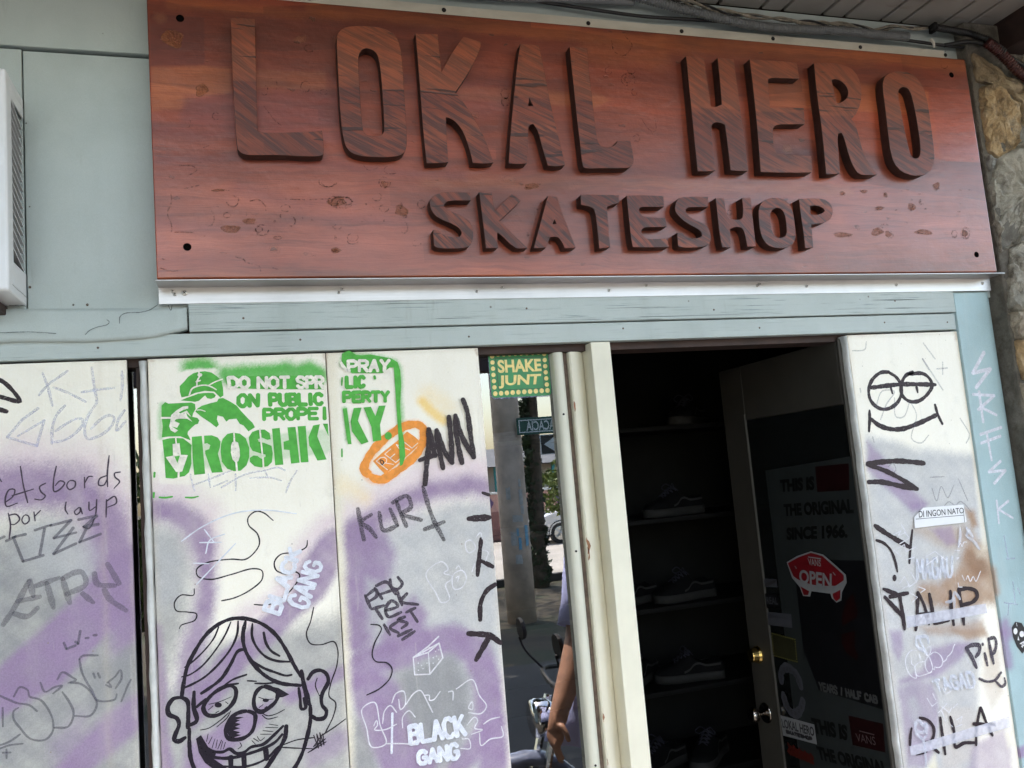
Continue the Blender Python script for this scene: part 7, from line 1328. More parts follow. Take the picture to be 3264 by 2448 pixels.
{"par":"sticker_yellow","name":"bead","mat":"poster_yellow","pl":"door","off":2.7,"items":[["p",0,[544.3,1044.6,544.6,1043.7,545.4,1042.9,546.4,1042.2,547.6,1041.7,548.9,1041.3,550.1,1041.3,551.2,1041.5,552.0,1042.0,552.4,1042.6,552.4,1043.4,552.0,1044.3,551.3,1045.1,550.3,1045.8,549.1,1046.3,547.8,1046.6,546.6,1046.7,545.5,1046.5,544.7,1046.0,544.3,1045.4]],["p",0,[546.7,968.9,547.1,968.0,547.8,967.2,548.8,966.4,550.0,965.9,551.3,965.5,552.5,965.5,553.6,965.6,554.3,966.1,554.8,966.7,554.8,967.5,554.4,968.4,553.7,969.2,552.7,969.9,551.5,970.5,550.2,970.8,549.0,970.9,547.9,970.7,547.1,970.3,546.7,969.7]],["p",0,[533.1,1044.5,533.4,1043.7,534.2,1042.9,535.2,1042.2,536.4,1041.6,537.7,1041.3,538.9,1041.3,539.9,1041.5,540.7,1041.9,541.1,1042.6,541.2,1043.4,540.8,1044.2,540.1,1045.0,539.1,1045.7,537.9,1046.3,536.6,1046.6,535.4,1046.6,534.3,1046.4,533.5,1046.0,533.1,1045.3]],["p",0,[535.5,969.0,535.9,968.2,536.6,967.4,537.6,966.6,538.8,966.1,540.1,965.7,541.3,965.6,542.3,965.8,543.1,966.3,543.5,966.9,543.6,967.7,543.2,968.5,542.5,969.4,541.5,970.1,540.3,970.7,539.0,971.0,537.8,971.1,536.7,970.9,536.0,970.5,535.6,969.8]],["p",0,[522.0,1044.5,522.3,1043.6,523.0,1042.8,524.0,1042.1,525.2,1041.6,526.5,1041.3,527.7,1041.2,528.8,1041.4,529.5,1041.9,530.0,1042.5,530.0,1043.3,529.6,1044.2,528.9,1045.0,527.9,1045.7,526.7,1046.2,525.4,1046.5,524.2,1046.6,523.2,1046.4,522.4,1045.9,522.0,1045.3]],["p",0,[524.4,969.2,524.8,968.4,525.5,967.5,526.5,966.8,527.7,966.2,529.0,965.9,530.2,965.8,531.2,966.0,532.0,966.4,532.4,967.1,532.4,967.9,532.1,968.7,531.4,969.5,530.3,970.3,529.2,970.8,527.9,971.2,526.7,971.3,525.6,971.1,524.9,970.6,524.5,970.0]],["p",0,[510.9,1044.4,511.3,1043.6,512.0,1042.8,513.0,1042.1,514.2,1041.6,515.4,1041.2,516.6,1041.2,517.7,1041.4,518.4,1041.9,518.9,1042.5,518.9,1043.3,518.5,1044.1,517.8,1044.9,516.8,1045.6,515.6,1046.2,514.4,1046.5,513.2,1046.5,512.1,1046.3,511.4,1045.9,511.0,1045.2]],["p",0,[513.4,969.4,513.8,968.5,514.5,967.7,515.5,967.0,516.7,966.4,517.9,966.1,519.1,966.0,520.1,966.2,520.9,966.6,521.3,967.3,521.4,968.0,521.0,968.9,520.3,969.7,519.3,970.4,518.1,971.0,516.9,971.3,515.7,971.4,514.6,971.2,513.9,970.8,513.4,970.2]],["p",0,[500.0,1044.4,500.3,1043.6,501.0,1042.8,502.0,1042.0,503.2,1041.5,504.4,1041.2,505.6,1041.2,506.7,1041.4,507.4,1041.8,507.8,1042.5,507.9,1043.2,507.5,1044.1,506.8,1044.9,505.8,1045.6,504.6,1046.1,503.4,1046.4,502.2,1046.5,501.2,1046.3,500.4,1045.8,500.0,1045.2]],["p",0,[502.5,969.6,502.8,968.7,503.5,967.9,504.5,967.2,505.7,966.6,506.9,966.3,508.1,966.2,509.2,966.4,509.9,966.8,510.3,967.4,510.4,968.2,510.0,969.1,509.3,969.9,508.3,970.6,507.1,971.2,505.9,971.5,504.7,971.6,503.7,971.4,502.9,971.0,502.5,970.3]],["p",0,[489.1,1044.4,489.4,1043.5,490.1,1042.7,491.1,1042.0,492.3,1041.5,493.5,1041.2,494.7,1041.1,495.7,1041.3,496.5,1041.8,496.9,1042.4,496.9,1043.2,496.6,1044.0,495.9,1044.8,494.9,1045.6,493.7,1046.1,492.5,1046.4,491.3,1046.4,490.3,1046.2,489.5,1045.8,489.1,1045.1]],["p",0,[491.6,969.7,492.0,968.9,492.7,968.1,493.7,967.3,494.8,966.8,496.1,966.4,497.2,966.4,498.3,966.6,499.0,967.0,499.4,967.6,499.5,968.4,499.1,969.2,498.4,970.0,497.4,970.8,496.3,971.3,495.0,971.7,493.8,971.7,492.8,971.5,492.1,971.1,491.7,970.5]],["p",0,[478.3,1044.3,478.6,1043.5,479.3,1042.7,480.3,1042.0,481.5,1041.4,482.7,1041.1,483.9,1041.1,484.9,1041.3,485.6,1041.8,486.1,1042.4,486.1,1043.2,485.7,1044.0,485.0,1044.8,484.0,1045.5,482.9,1046.0,481.7,1046.3,480.5,1046.4,479.5,1046.2,478.7,1045.7,478.3,1045.1]],["p",0,[480.8,969.9,481.2,969.0,481.9,968.2,482.9,967.5,484.0,967.0,485.3,966.6,486.4,966.5,487.4,966.7,488.2,967.2,488.6,967.8,488.6,968.6,488.3,969.4,487.6,970.2,486.6,970.9,485.4,971.5,484.2,971.8,483.0,971.9,482.0,971.7,481.3,971.3,480.9,970.7]],["p",0,[467.6,1044.3,467.9,1043.4,468.6,1042.6,469.6,1041.9,470.7,1041.4,471.9,1041.1,473.1,1041.1,474.1,1041.3,474.9,1041.7,475.3,1042.4,475.3,1043.1,474.9,1044.0,474.3,1044.8,473.3,1045.5,472.1,1046.0,470.9,1046.3,469.7,1046.3,468.7,1046.1,468.0,1045.7,467.6,1045.0]],["p",0,[470.1,970.0,470.5,969.2,471.2,968.4,472.1,967.7,473.3,967.1,474.5,966.8,475.7,966.7,476.7,966.9,477.4,967.3,477.8,968.0,477.9,968.7,477.5,969.6,476.8,970.4,475.9,971.1,474.7,971.6,473.5,972.0,472.3,972.0,471.3,971.9,470.6,971.4,470.2,970.8]],["p",0,[456.9,1044.2,457.3,1043.4,457.9,1042.6,458.9,1041.9,460.0,1041.4,461.3,1041.1,462.4,1041.0,463.4,1041.2,464.2,1041.7,464.6,1042.3,464.6,1043.1,464.2,1043.9,463.6,1044.7,462.6,1045.4,461.4,1045.9,460.2,1046.2,459.1,1046.3,458.1,1046.1,457.3,1045.6,456.9,1045.0]],["p",0,[459.5,970.2,459.9,969.4,460.5,968.6,461.5,967.9,462.6,967.3,463.9,967.0,465.0,966.9,466.0,967.1,466.8,967.5,467.2,968.1,467.2,968.9,466.8,969.7,466.1,970.5,465.2,971.3,464.0,971.8,462.8,972.1,461.7,972.2,460.7,972.0,459.9,971.6,459.5,971.0]],["p",0,[446.3,1044.2,446.7,1043.4,447.4,1042.6,448.3,1041.9,449.4,1041.4,450.7,1041.0,451.8,1041.0,452.8,1041.2,453.5,1041.6,453.9,1042.3,454.0,1043.1,453.6,1043.9,452.9,1044.7,452.0,1045.4,450.8,1045.9,449.6,1046.2,448.5,1046.2,447.5,1046.0,446.8,1045.6,446.4,1044.9]],["p",0,[449.0,970.4,449.3,969.5,450.0,968.7,450.9,968.0,452.1,967.5,453.3,967.1,454.4,967.1,455.4,967.3,456.2,967.7,456.5,968.3,456.6,969.1,456.2,969.9,455.5,970.7,454.6,971.4,453.5,972.0,452.3,972.3,451.1,972.4,450.1,972.2,449.4,971.8,449.0,971.1]],["p",0,[435.8,1044.1,436.2,1043.3,436.8,1042.5,437.8,1041.8,438.9,1041.3,440.1,1041.0,441.3,1041.0,442.3,1041.2,443.0,1041.6,443.4,1042.2,443.4,1043.0,443.1,1043.8,442.4,1044.6,441.4,1045.3,440.3,1045.8,439.1,1046.1,438.0,1046.2,437.0,1046.0,436.2,1045.5,435.9,1044.9]],["p",0,[438.5,970.5,438.8,969.7,439.5,968.9,440.4,968.2,441.6,967.6,442.8,967.3,443.9,967.2,444.9,967.4,445.6,967.8,446.0,968.5,446.0,969.2,445.7,970.0,445.0,970.9,444.1,971.6,442.9,972.1,441.7,972.4,440.6,972.5,439.6,972.3,438.9,971.9,438.5,971.3]],["p",0,[425.4,1044.1,425.7,1043.3,426.4,1042.5,427.4,1041.8,428.5,1041.3,429.7,1041.0,430.8,1040.9,431.8,1041.1,432.5,1041.6,432.9,1042.2,432.9,1043.0,432.6,1043.8,431.9,1044.6,431.0,1045.3,429.8,1045.8,428.6,1046.1,427.5,1046.1,426.5,1045.9,425.8,1045.5,425.4,1044.9]],["p",0,[428.1,970.7,428.4,969.9,429.1,969.1,430.0,968.4,431.1,967.8,432.3,967.5,433.5,967.4,434.4,967.6,435.2,968.0,435.6,968.6,435.6,969.4,435.2,970.2,434.6,971.0,433.6,971.7,432.5,972.3,431.3,972.6,430.2,972.7,429.2,972.5,428.5,972.1,428.1,971.4]],["p",0,[415.0,1044.1,415.4,1043.2,416.0,1042.5,417.0,1041.8,418.1,1041.3,419.3,1041.0,420.4,1040.9,421.4,1041.1,422.1,1041.5,422.5,1042.2,422.5,1042.9,422.2,1043.7,421.5,1044.5,420.6,1045.2,419.4,1045.7,418.3,1046.0,417.1,1046.1,416.2,1045.9,415.5,1045.4,415.1,1044.8]],["p",0,[417.7,970.9,418.1,970.0,418.7,969.2,419.7,968.5,420.8,968.0,422.0,967.7,423.1,967.6,424.1,967.8,424.8,968.2,425.2,968.8,425.2,969.6,424.9,970.4,424.2,971.2,423.2,971.9,422.1,972.4,421.0,972.7,419.8,972.8,418.9,972.6,418.1,972.2,417.8,971.6]],["p",0,[547.9,1035.8,548.2,1034.9,548.9,1034.1,549.7,1033.4,550.8,1032.9,551.9,1032.6,553.0,1032.6,553.9,1032.8,554.5,1033.3,554.9,1034.0,554.9,1034.7,554.5,1035.6,553.9,1036.4,553.0,1037.1,551.9,1037.6,550.8,1037.9,549.8,1037.9,548.9,1037.7,548.2,1037.2,547.9,1036.6]],["p",0,[414.8,1036.1,415.2,1035.2,415.8,1034.5,416.6,1033.8,417.5,1033.3,418.5,1033.0,419.5,1033.0,420.3,1033.2,420.9,1033.7,421.2,1034.3,421.2,1035.1,420.9,1035.9,420.3,1036.7,419.5,1037.3,418.6,1037.8,417.5,1038.1,416.6,1038.1,415.8,1037.9,415.2,1037.4,414.8,1036.8]],["p",0,[548.0,1027.5,548.3,1026.6,549.0,1025.8,549.9,1025.1,550.9,1024.6,552.0,1024.3,553.1,1024.3,554.0,1024.5,554.6,1025.0,555.0,1025.6,555.0,1026.4,554.6,1027.3,554.0,1028.1,553.1,1028.8,552.0,1029.3,550.9,1029.6,549.9,1029.6,549.0,1029.4,548.3,1028.9,548.0,1028.3]],["p",0,[415.2,1028.0,415.5,1027.2,416.1,1026.4,416.9,1025.7,417.9,1025.2,418.9,1024.9,419.9,1024.9,420.7,1025.1,421.3,1025.6,421.6,1026.2,421.6,1027.0,421.3,1027.8,420.7,1028.6,419.9,1029.2,418.9,1029.7,417.9,1030.0,416.9,1030.0,416.1,1029.8,415.5,1029.4,415.2,1028.7]],["p",0,[548.1,1019.2,548.4,1018.3,549.1,1017.5,550.0,1016.8,551.0,1016.3,552.1,1016.0,553.2,1016.0,554.1,1016.2,554.7,1016.7,555.1,1017.3,555.1,1018.1,554.7,1019.0,554.1,1019.8,553.2,1020.5,552.2,1021.0,551.1,1021.3,550.0,1021.3,549.1,1021.1,548.5,1020.6,548.1,1020.0]],["p",0,[415.5,1019.9,415.9,1019.1,416.4,1018.3,417.3,1017.6,418.2,1017.1,419.2,1016.8,420.2,1016.8,421.0,1017.0,421.6,1017.5,421.9,1018.1,421.9,1018.9,421.6,1019.7,421.0,1020.5,420.2,1021.1,419.2,1021.6,418.2,1021.9,417.3,1022.0,416.4,1021.7,415.9,1021.3,415.5,1020.6]],["p",0,[548.2,1010.9,548.6,1010.0,549.2,1009.2,550.1,1008.5,551.1,1008.0,552.2,1007.7,553.3,1007.6,554.2,1007.9,554.8,1008.3,555.2,1009.0,555.2,1009.8,554.9,1010.6,554.2,1011.5,553.3,1012.2,552.3,1012.7,551.2,1013.0,550.1,1013.0,549.2,1012.8,548.6,1012.3,548.2,1011.7]],["p",0,[415.9,1011.8,416.2,1011.0,416.8,1010.2,417.6,1009.5,418.6,1009.0,419.6,1008.8,420.5,1008.7,421.4,1008.9,422.0,1009.4,422.3,1010.0,422.3,1010.8,422.0,1011.6,421.4,1012.4,420.6,1013.1,419.6,1013.6,418.6,1013.8,417.6,1013.9,416.8,1013.7,416.2,1013.2,415.9,1012.6]],["p",0,[548.3,1002.6,548.7,1001.7,549.3,1000.9,550.2,1000.2,551.3,999.7,552.4,999.4,553.4,999.3,554.3,999.6,555.0,1000.0,555.3,1000.7,555.3,1001.5,555.0,1002.3,554.3,1003.2,553.4,1003.9,552.4,1004.4,551.3,1004.7,550.2,1004.7,549.3,1004.5,548.7,1004.0,548.3,1003.4]],["p",0,[416.2,1003.7,416.5,1002.9,417.1,1002.2,418.0,1001.5,418.9,1001.0,419.9,1000.7,420.9,1000.6,421.7,1000.9,422.3,1001.3,422.6,1001.9,422.6,1002.7,422.3,1003.5,421.7,1004.3,420.9,1005.0,419.9,1005.5,418.9,1005.8,418.0,1005.8,417.1,1005.6,416.5,1005.1,416.2,1004.5]],["p",0,[548.5,994.3,548.8,993.5,549.4,992.6,550.3,991.9,551.4,991.4,552.5,991.1,553.5,991.1,554.4,991.3,555.1,991.7,555.4,992.4,555.4,993.2,555.1,994.0,554.4,994.9,553.6,995.6,552.5,996.1,551.4,996.4,550.4,996.4,549.5,996.2,548.8,995.8,548.5,995.1]],["p",0,[416.6,995.7,416.9,994.9,417.5,994.1,418.3,993.4,419.3,992.9,420.3,992.6,421.2,992.6,422.1,992.8,422.7,993.2,423.0,993.9,423.0,994.6,422.7,995.4,422.1,996.2,421.2,996.9,420.3,997.4,419.3,997.7,418.3,997.7,417.5,997.5,416.9,997.1,416.6,996.4]],["p",0,[548.6,986.0,548.9,985.2,549.6,984.4,550.4,983.6,551.5,983.1,552.6,982.8,553.6,982.8,554.5,983.0,555.2,983.4,555.5,984.1,555.5,984.9,555.2,985.7,554.6,986.6,553.7,987.3,552.6,987.8,551.5,988.1,550.5,988.2,549.6,987.9,548.9,987.5,548.6,986.8]],["p",0,[416.9,987.6,417.2,986.8,417.8,986.0,418.6,985.3,419.6,984.8,420.6,984.5,421.6,984.5,422.4,984.7,423.0,985.1,423.3,985.8,423.3,986.5,423.0,987.3,422.4,988.1,421.6,988.8,420.6,989.3,419.6,989.6,418.6,989.7,417.8,989.4,417.2,989.0,416.9,988.4]],["p",0,[548.7,977.7,549.0,976.9,549.7,976.1,550.6,975.4,551.6,974.8,552.7,974.5,553.8,974.5,554.7,974.7,555.3,975.2,555.7,975.8,555.7,976.6,555.3,977.4,554.7,978.3,553.8,979.0,552.7,979.5,551.6,979.8,550.6,979.9,549.7,979.7,549.0,979.2,548.7,978.5]],["p",0,[417.3,979.5,417.6,978.7,418.2,977.9,419.0,977.3,419.9,976.8,421.0,976.5,421.9,976.4,422.7,976.6,423.3,977.1,423.7,977.7,423.7,978.5,423.3,979.3,422.7,980.1,421.9,980.7,421.0,981.2,420.0,981.5,419.0,981.6,418.2,981.4,417.6,980.9,417.3,980.3]]],"label":None},
{"par":"sticker_label","name":"sheet","mat":"poster_lav","pl":"door","off":2.2,"items":[["p",0,[564,1116,423,1126,426,1080,567,1071]]],"label":None},
{"par":"sticker_label","name":"lettering","mat":"ink","pl":"door","off":2.7,"items":[["f",0.0,[552,1108,431,1115,431,1105,552,1098],"DI INGON NATO"]],"label":None},
{"par":"sticker_small","name":"sheet","mat":"poster_lav","pl":"door","off":2.2,"items":[["p",0,[562,1232,486,1235,485,1209,561,1203]]],"label":None},
{"par":"sticker_small","name":"scribble","mat":"ink","pl":"door","off":2.7,"items":[["s",9.2,[555,1210,525,1219,495,1229]]],"label":None},
{"par":"sticker_real","name":"sheet","mat":"poster_black","pl":"door","off":2.2,"items":[["p",0,[566,1180,485,1185,486,1135,566,1131]]],"label":None},
{"par":"sticker_real","name":"lettering","mat":"poster_lav","pl":"door","off":2.7,"items":[["f",0.02,[561,1169,492,1174,492,1149,560,1145],"REAL"]],"label":None},
{"par":"sticker_red","name":"lettering","mat":"poster_scarlet","pl":"door","off":2.2,"items":[["l",10.2,[531,677,520,668,534,652,520,646]],["l",10.2,[517,671,504,668,518,652,504,647]],["l",10.0,[500,677,488,668,502,652,489,647]],["l",9.8,[485,670,473,668,486,652,473,648]],["l",9.8,[468,677,457,667,471,652,458,649]],["l",9.7,[454,670,442,667,455,652,442,649]],["l",9.6,[438,676,427,667,440,652,427,650]],["l",9.7,[424,670,412,667,425,652,412,650]],["l",9.6,[408,676,397,667,410,652,397,651]]],"label":None},
{"par":"sign","name":"burl_ring","mat":"burl_dark","pl":-0.062,"off":0.25,"items":[["s",2.7,[93,2677,98,2677,102,2675,105,2670,106,2664,106,2656,104,2650,100,2645]],["s",2.3,[79,2657,81,2654,83,2650,83,2645,82,2640,80,2635,77,2633,74,2632,71,2634,69,2638]],["s",2.4,[185,2661,184,2655,181,2650,176,2647,171,2646,167,2648,164,2652,163,2658,164,2664,166,2669,171,2673,176,2674,180,2673,184,2669]],["s",2.0,[227,2650,226,2647,224,2644,220,2643,216,2642,212,2643,210,2645,209,2648,209,2651,212,2653,215,2655,219,2656,223,2655,226,2653]],["s",2.3,[-35,2565,-39,2564,-42,2564,-45,2566,-47,2569,-48,2572,-47,2576,-44,2579,-41,2581,-37,2581,-34,2579]],["s",2.2,[-103,2571,-100,2569,-99,2565,-98,2559,-98,2553,-99,2548,-101,2543,-104,2540,-106,2540]],["s",2.4,[203,2763,202,2759,198,2756,193,2754,188,2753,183,2754,179,2756,177,2759,177,2763,180,2767,184,2770,189,2771,194,2771]],["s",2.7,[236,2414,232,2409,226,2405,218,2404,211,2404,204,2407,200,2412,200,2417,202,2422]],["s",3.3,[-10,2375,-4,2374,1,2370,3,2365,2,2359,-1,2354,-6,2350,-12,2349,-18,2350,-22,2354,-25,2359]],["s",3.4,[68,2292,66,2287,63,2282,57,2280,51,2279,45,2281,40,2284,38,2289,38,2294,41,2300,46,2303,52,2305,58,2304]],["s",2.6,[50,2288,47,2287,43,2287,40,2289,39,2291,38,2294,39,2297,41,2299,44,2300,48,2301,51,2299,53,2297,54,2294,53,2291]],["s",2.2,[-17,2328,-18,2325,-20,2323,-23,2322,-27,2321,-30,2322,-32,2324,-33,2327,-32,2329,-30,2332,-28,2333,-24,2334,-21,2333,-19,2331]],["s",3.2,[-60,2337,-56,2333,-54,2326,-54,2318,-56,2310,-59,2304,-64,2301,-69,2301,-73,2304]],["s",2.7,[116,2340,111,2338,107,2339,103,2340,100,2343,99,2346,100,2350,103,2353,106,2355,111,2356,115,2355,119,2352,121,2349]],["s",3.1,[124,2326,127,2324,130,2321,131,2317,131,2312,129,2308,127,2304,123,2302,120,2303,117,2305]],["s",2.6,[98,2273,96,2271,94,2270,90,2269,86,2269,83,2270,80,2271,79,2272,79,2274,82,2276,85,2276,89,2277,93,2276,96,2275]],["s",3.1,[240,2367,238,2362,235,2358,230,2356,224,2355,219,2356,215,2360,213,2364,213,2369,216,2374,220,2377,226,2379,231,2378]],["s",3.1,[240,2352,236,2354,234,2358,234,2362,235,2366,239,2370,243,2371,248,2371,252,2370,255,2366,256,2362,256,2358,253,2354]],["s",2.7,[232,2417,230,2411,225,2406,217,2403,209,2403,201,2405,195,2409,193,2414,194,2420]],["s",3.3,[369,2418,368,2413,364,2408,358,2405,353,2404,347,2406,343,2410,341,2415,341,2420,344,2426,349,2430,354,2432,360,2431]],["s",2.4,[385,2443,378,2441,370,2441,363,2442,358,2445,355,2449,356,2453,359,2457,365,2460]],["s",3.9,[268,2357,260,2352,250,2349,238,2349,228,2352,221,2356,219,2362,221,2368,228,2374,238,2377,250,2378,260,2376,268,2371,272,2366]],["s",3.1,[270,2368,269,2364,266,2360,261,2358,256,2358,252,2359,249,2362,247,2366,248,2370,251,2374,255,2376,260,2377,265,2376,268,2373]],["s",2.9,[339,2389,342,2386,344,2382,343,2378,341,2374,337,2371,333,2370,328,2370,325,2372,322,2376]],["s",2.8,[360,2351,359,2347,356,2344,351,2342,346,2342,341,2344,338,2346,337,2350,338,2354,341,2357,346,2359]],["s",2.7,[278,2281,280,2277,279,2273,276,2269,271,2266,266,2266,260,2267,256,2269,254,2273,254,2277,256,2281,260,2284,265,2286]],["s",2.4,[279,2266,278,2263,275,2261,270,2259,266,2258,261,2259,256,2260,254,2263,253,2266]],["s",2.3,[240,2302,239,2299,236,2297,232,2296,228,2296,224,2297,222,2299,220,2301,221,2303,224,2305,228,2307]],["s",3.7,[399,2315,402,2313,404,2308,405,2303,404,2297,402,2292,399,2289,396,2287,392,2288,390,2291]],["s",2.9,[454,2363,453,2358,450,2355,446,2353,442,2352,438,2354,436,2357,435,2362,436,2366,438,2370,442,2373,446,2374,450,2372,453,2369]],["s",2.5,[436,2261,435,2258,432,2255,428,2254,423,2254,418,2255,415,2257,414,2260,415,2264,418,2266,422,2268]],["s",4.0,[704,2674,703,2669,700,2664,696,2661,691,2660,686,2662,683,2665,682,2670,682,2675,685,2680,688,2684,693,2686,698,2686]],["s",3.9,[703,2650,702,2645,699,2642,694,2639,690,2639,686,2640,683,2643,682,2647,682,2652,685,2656,689,2658,693,2660,697,2659,701,2657,703,2653]],["s",3.8,[1078,2566,1077,2562,1074,2558,1070,2556,1066,2556,1062,2557,1060,2560,1059,2564,1059,2568,1062,2572,1065,2574,1069,2576,1073,2575,1076,2573,1078,2569]],["s",3.8,[1060,2718,1051,2718,1044,2722,1040,2729,1040,2737,1044,2745,1051,2751,1060,2754,1070,2754,1077,2750,1081,2743,1082,2735,1078,2727]],["s",3.7,[1069,2737,1068,2734,1065,2730,1061,2728,1057,2727,1054,2728,1051,2731,1050,2734,1050,2738,1052,2742,1055,2744,1059,2746,1063,2746]],["s",2.8,[1012,2759,1011,2754,1008,2750,1004,2747,1000,2746,996,2748,994,2751,993,2755,993,2760,995,2765,999,2768,1003,2770,1006,2770]],["s",2.9,[1085,2701,1083,2697,1081,2693,1077,2691,1073,2691,1070,2692,1068,2696,1067,2700,1068,2704,1071,2708,1074,2710]],["s",2.9,[1085,2764,1084,2760,1080,2757,1076,2755,1071,2755,1067,2755,1063,2758,1062,2760,1062,2764,1064,2767]],["s",3.0,[765,2373,768,2370,770,2366,769,2362,766,2358,762,2355,757,2354,752,2355,748,2357,746,2360]],["s",6.3,[2169,2314,2176,2318,2183,2317,2189,2314,2192,2308,2192,2300,2189,2293,2184,2287,2176,2284,2169,2284,2164,2287,2160,2293,2160,2301]],["s",3.9,[2182,2298,2181,2294,2178,2291,2174,2289,2171,2289,2168,2291,2166,2294,2165,2297,2166,2301,2169,2304,2172,2307,2176,2307,2180,2306,2182,2304]],["s",4.5,[2140,2307,2142,2304,2143,2300,2142,2295,2139,2291,2135,2288,2131,2287,2126,2288,2123,2290,2122,2294,2122,2299,2125,2304,2128,2307,2133,2309,2137,2309]],["s",4.2,[1891,2304,1894,2301,1897,2298,1897,2294,1896,2290,1892,2286,1888,2284,1883,2283,1878,2284]],["s",4.2,[1776,2310,1772,2309,1768,2310,1766,2312,1764,2314,1764,2317,1765,2320,1768,2322,1771,2324]],["s",3.7,[1864,2315,1860,2316,1857,2318,1857,2321,1859,2323,1864,2325,1869,2326,1876,2326,1881,2325,1885,2323]],["s",2.9,[2204,2857,2202,2854,2199,2851,2194,2849,2189,2848,2184,2849,2180,2851,2178,2853,2179,2856,2182,2859]],["s",2.9,[1343,2355,1342,2352,1340,2350,1337,2348,1334,2348,1331,2349,1329,2351,1328,2354,1329,2358,1331,2360,1334,2362,1337,2363,1340,2362,1342,2360]],["s",2.9,[1022,2850,1026,2818,1054,2807,1072,2821,1084,2841,1067,2865]],["s",2.9,[1089,2624,1110,2592,1129,2589,1132,2635]],["s",2.4,[305,2461,316,2449,340,2456]],["s",2.5,[-147,2378,-146,2360,-156,2329,-148,2303,-149,2286]],["s",2.5,[-118,2390,-97,2396,-78,2401]],["s",2.6,[-52,2388,-35,2390,-17,2388]],["s",2.6,[28,2363,49,2367,63,2352,64,2340]],["s",2.7,[111,2370,159,2369,219,2373]],["s",2.7,[127,2396,149,2398]],["s",2.5,[-142,2285,-98,2285]],["s",2.6,[-76,2491,-58,2498]],["s",2.6,[-126,2447,-98,2446,-88,2437,-110,2421]],["s",2.7,[72,2604,96,2569,113,2554]],["s",2.9,[-10,2226,7,2220,21,2210,42,2204,45,2191]],["s",2.9,[7,2222,12,2212]],["s",2.9,[70,2200,88,2195]],["s",2.9,[-175,2200,-152,2192,-135,2194]],["s",2.8,[-171,2222,-164,2218]]],"label":None},
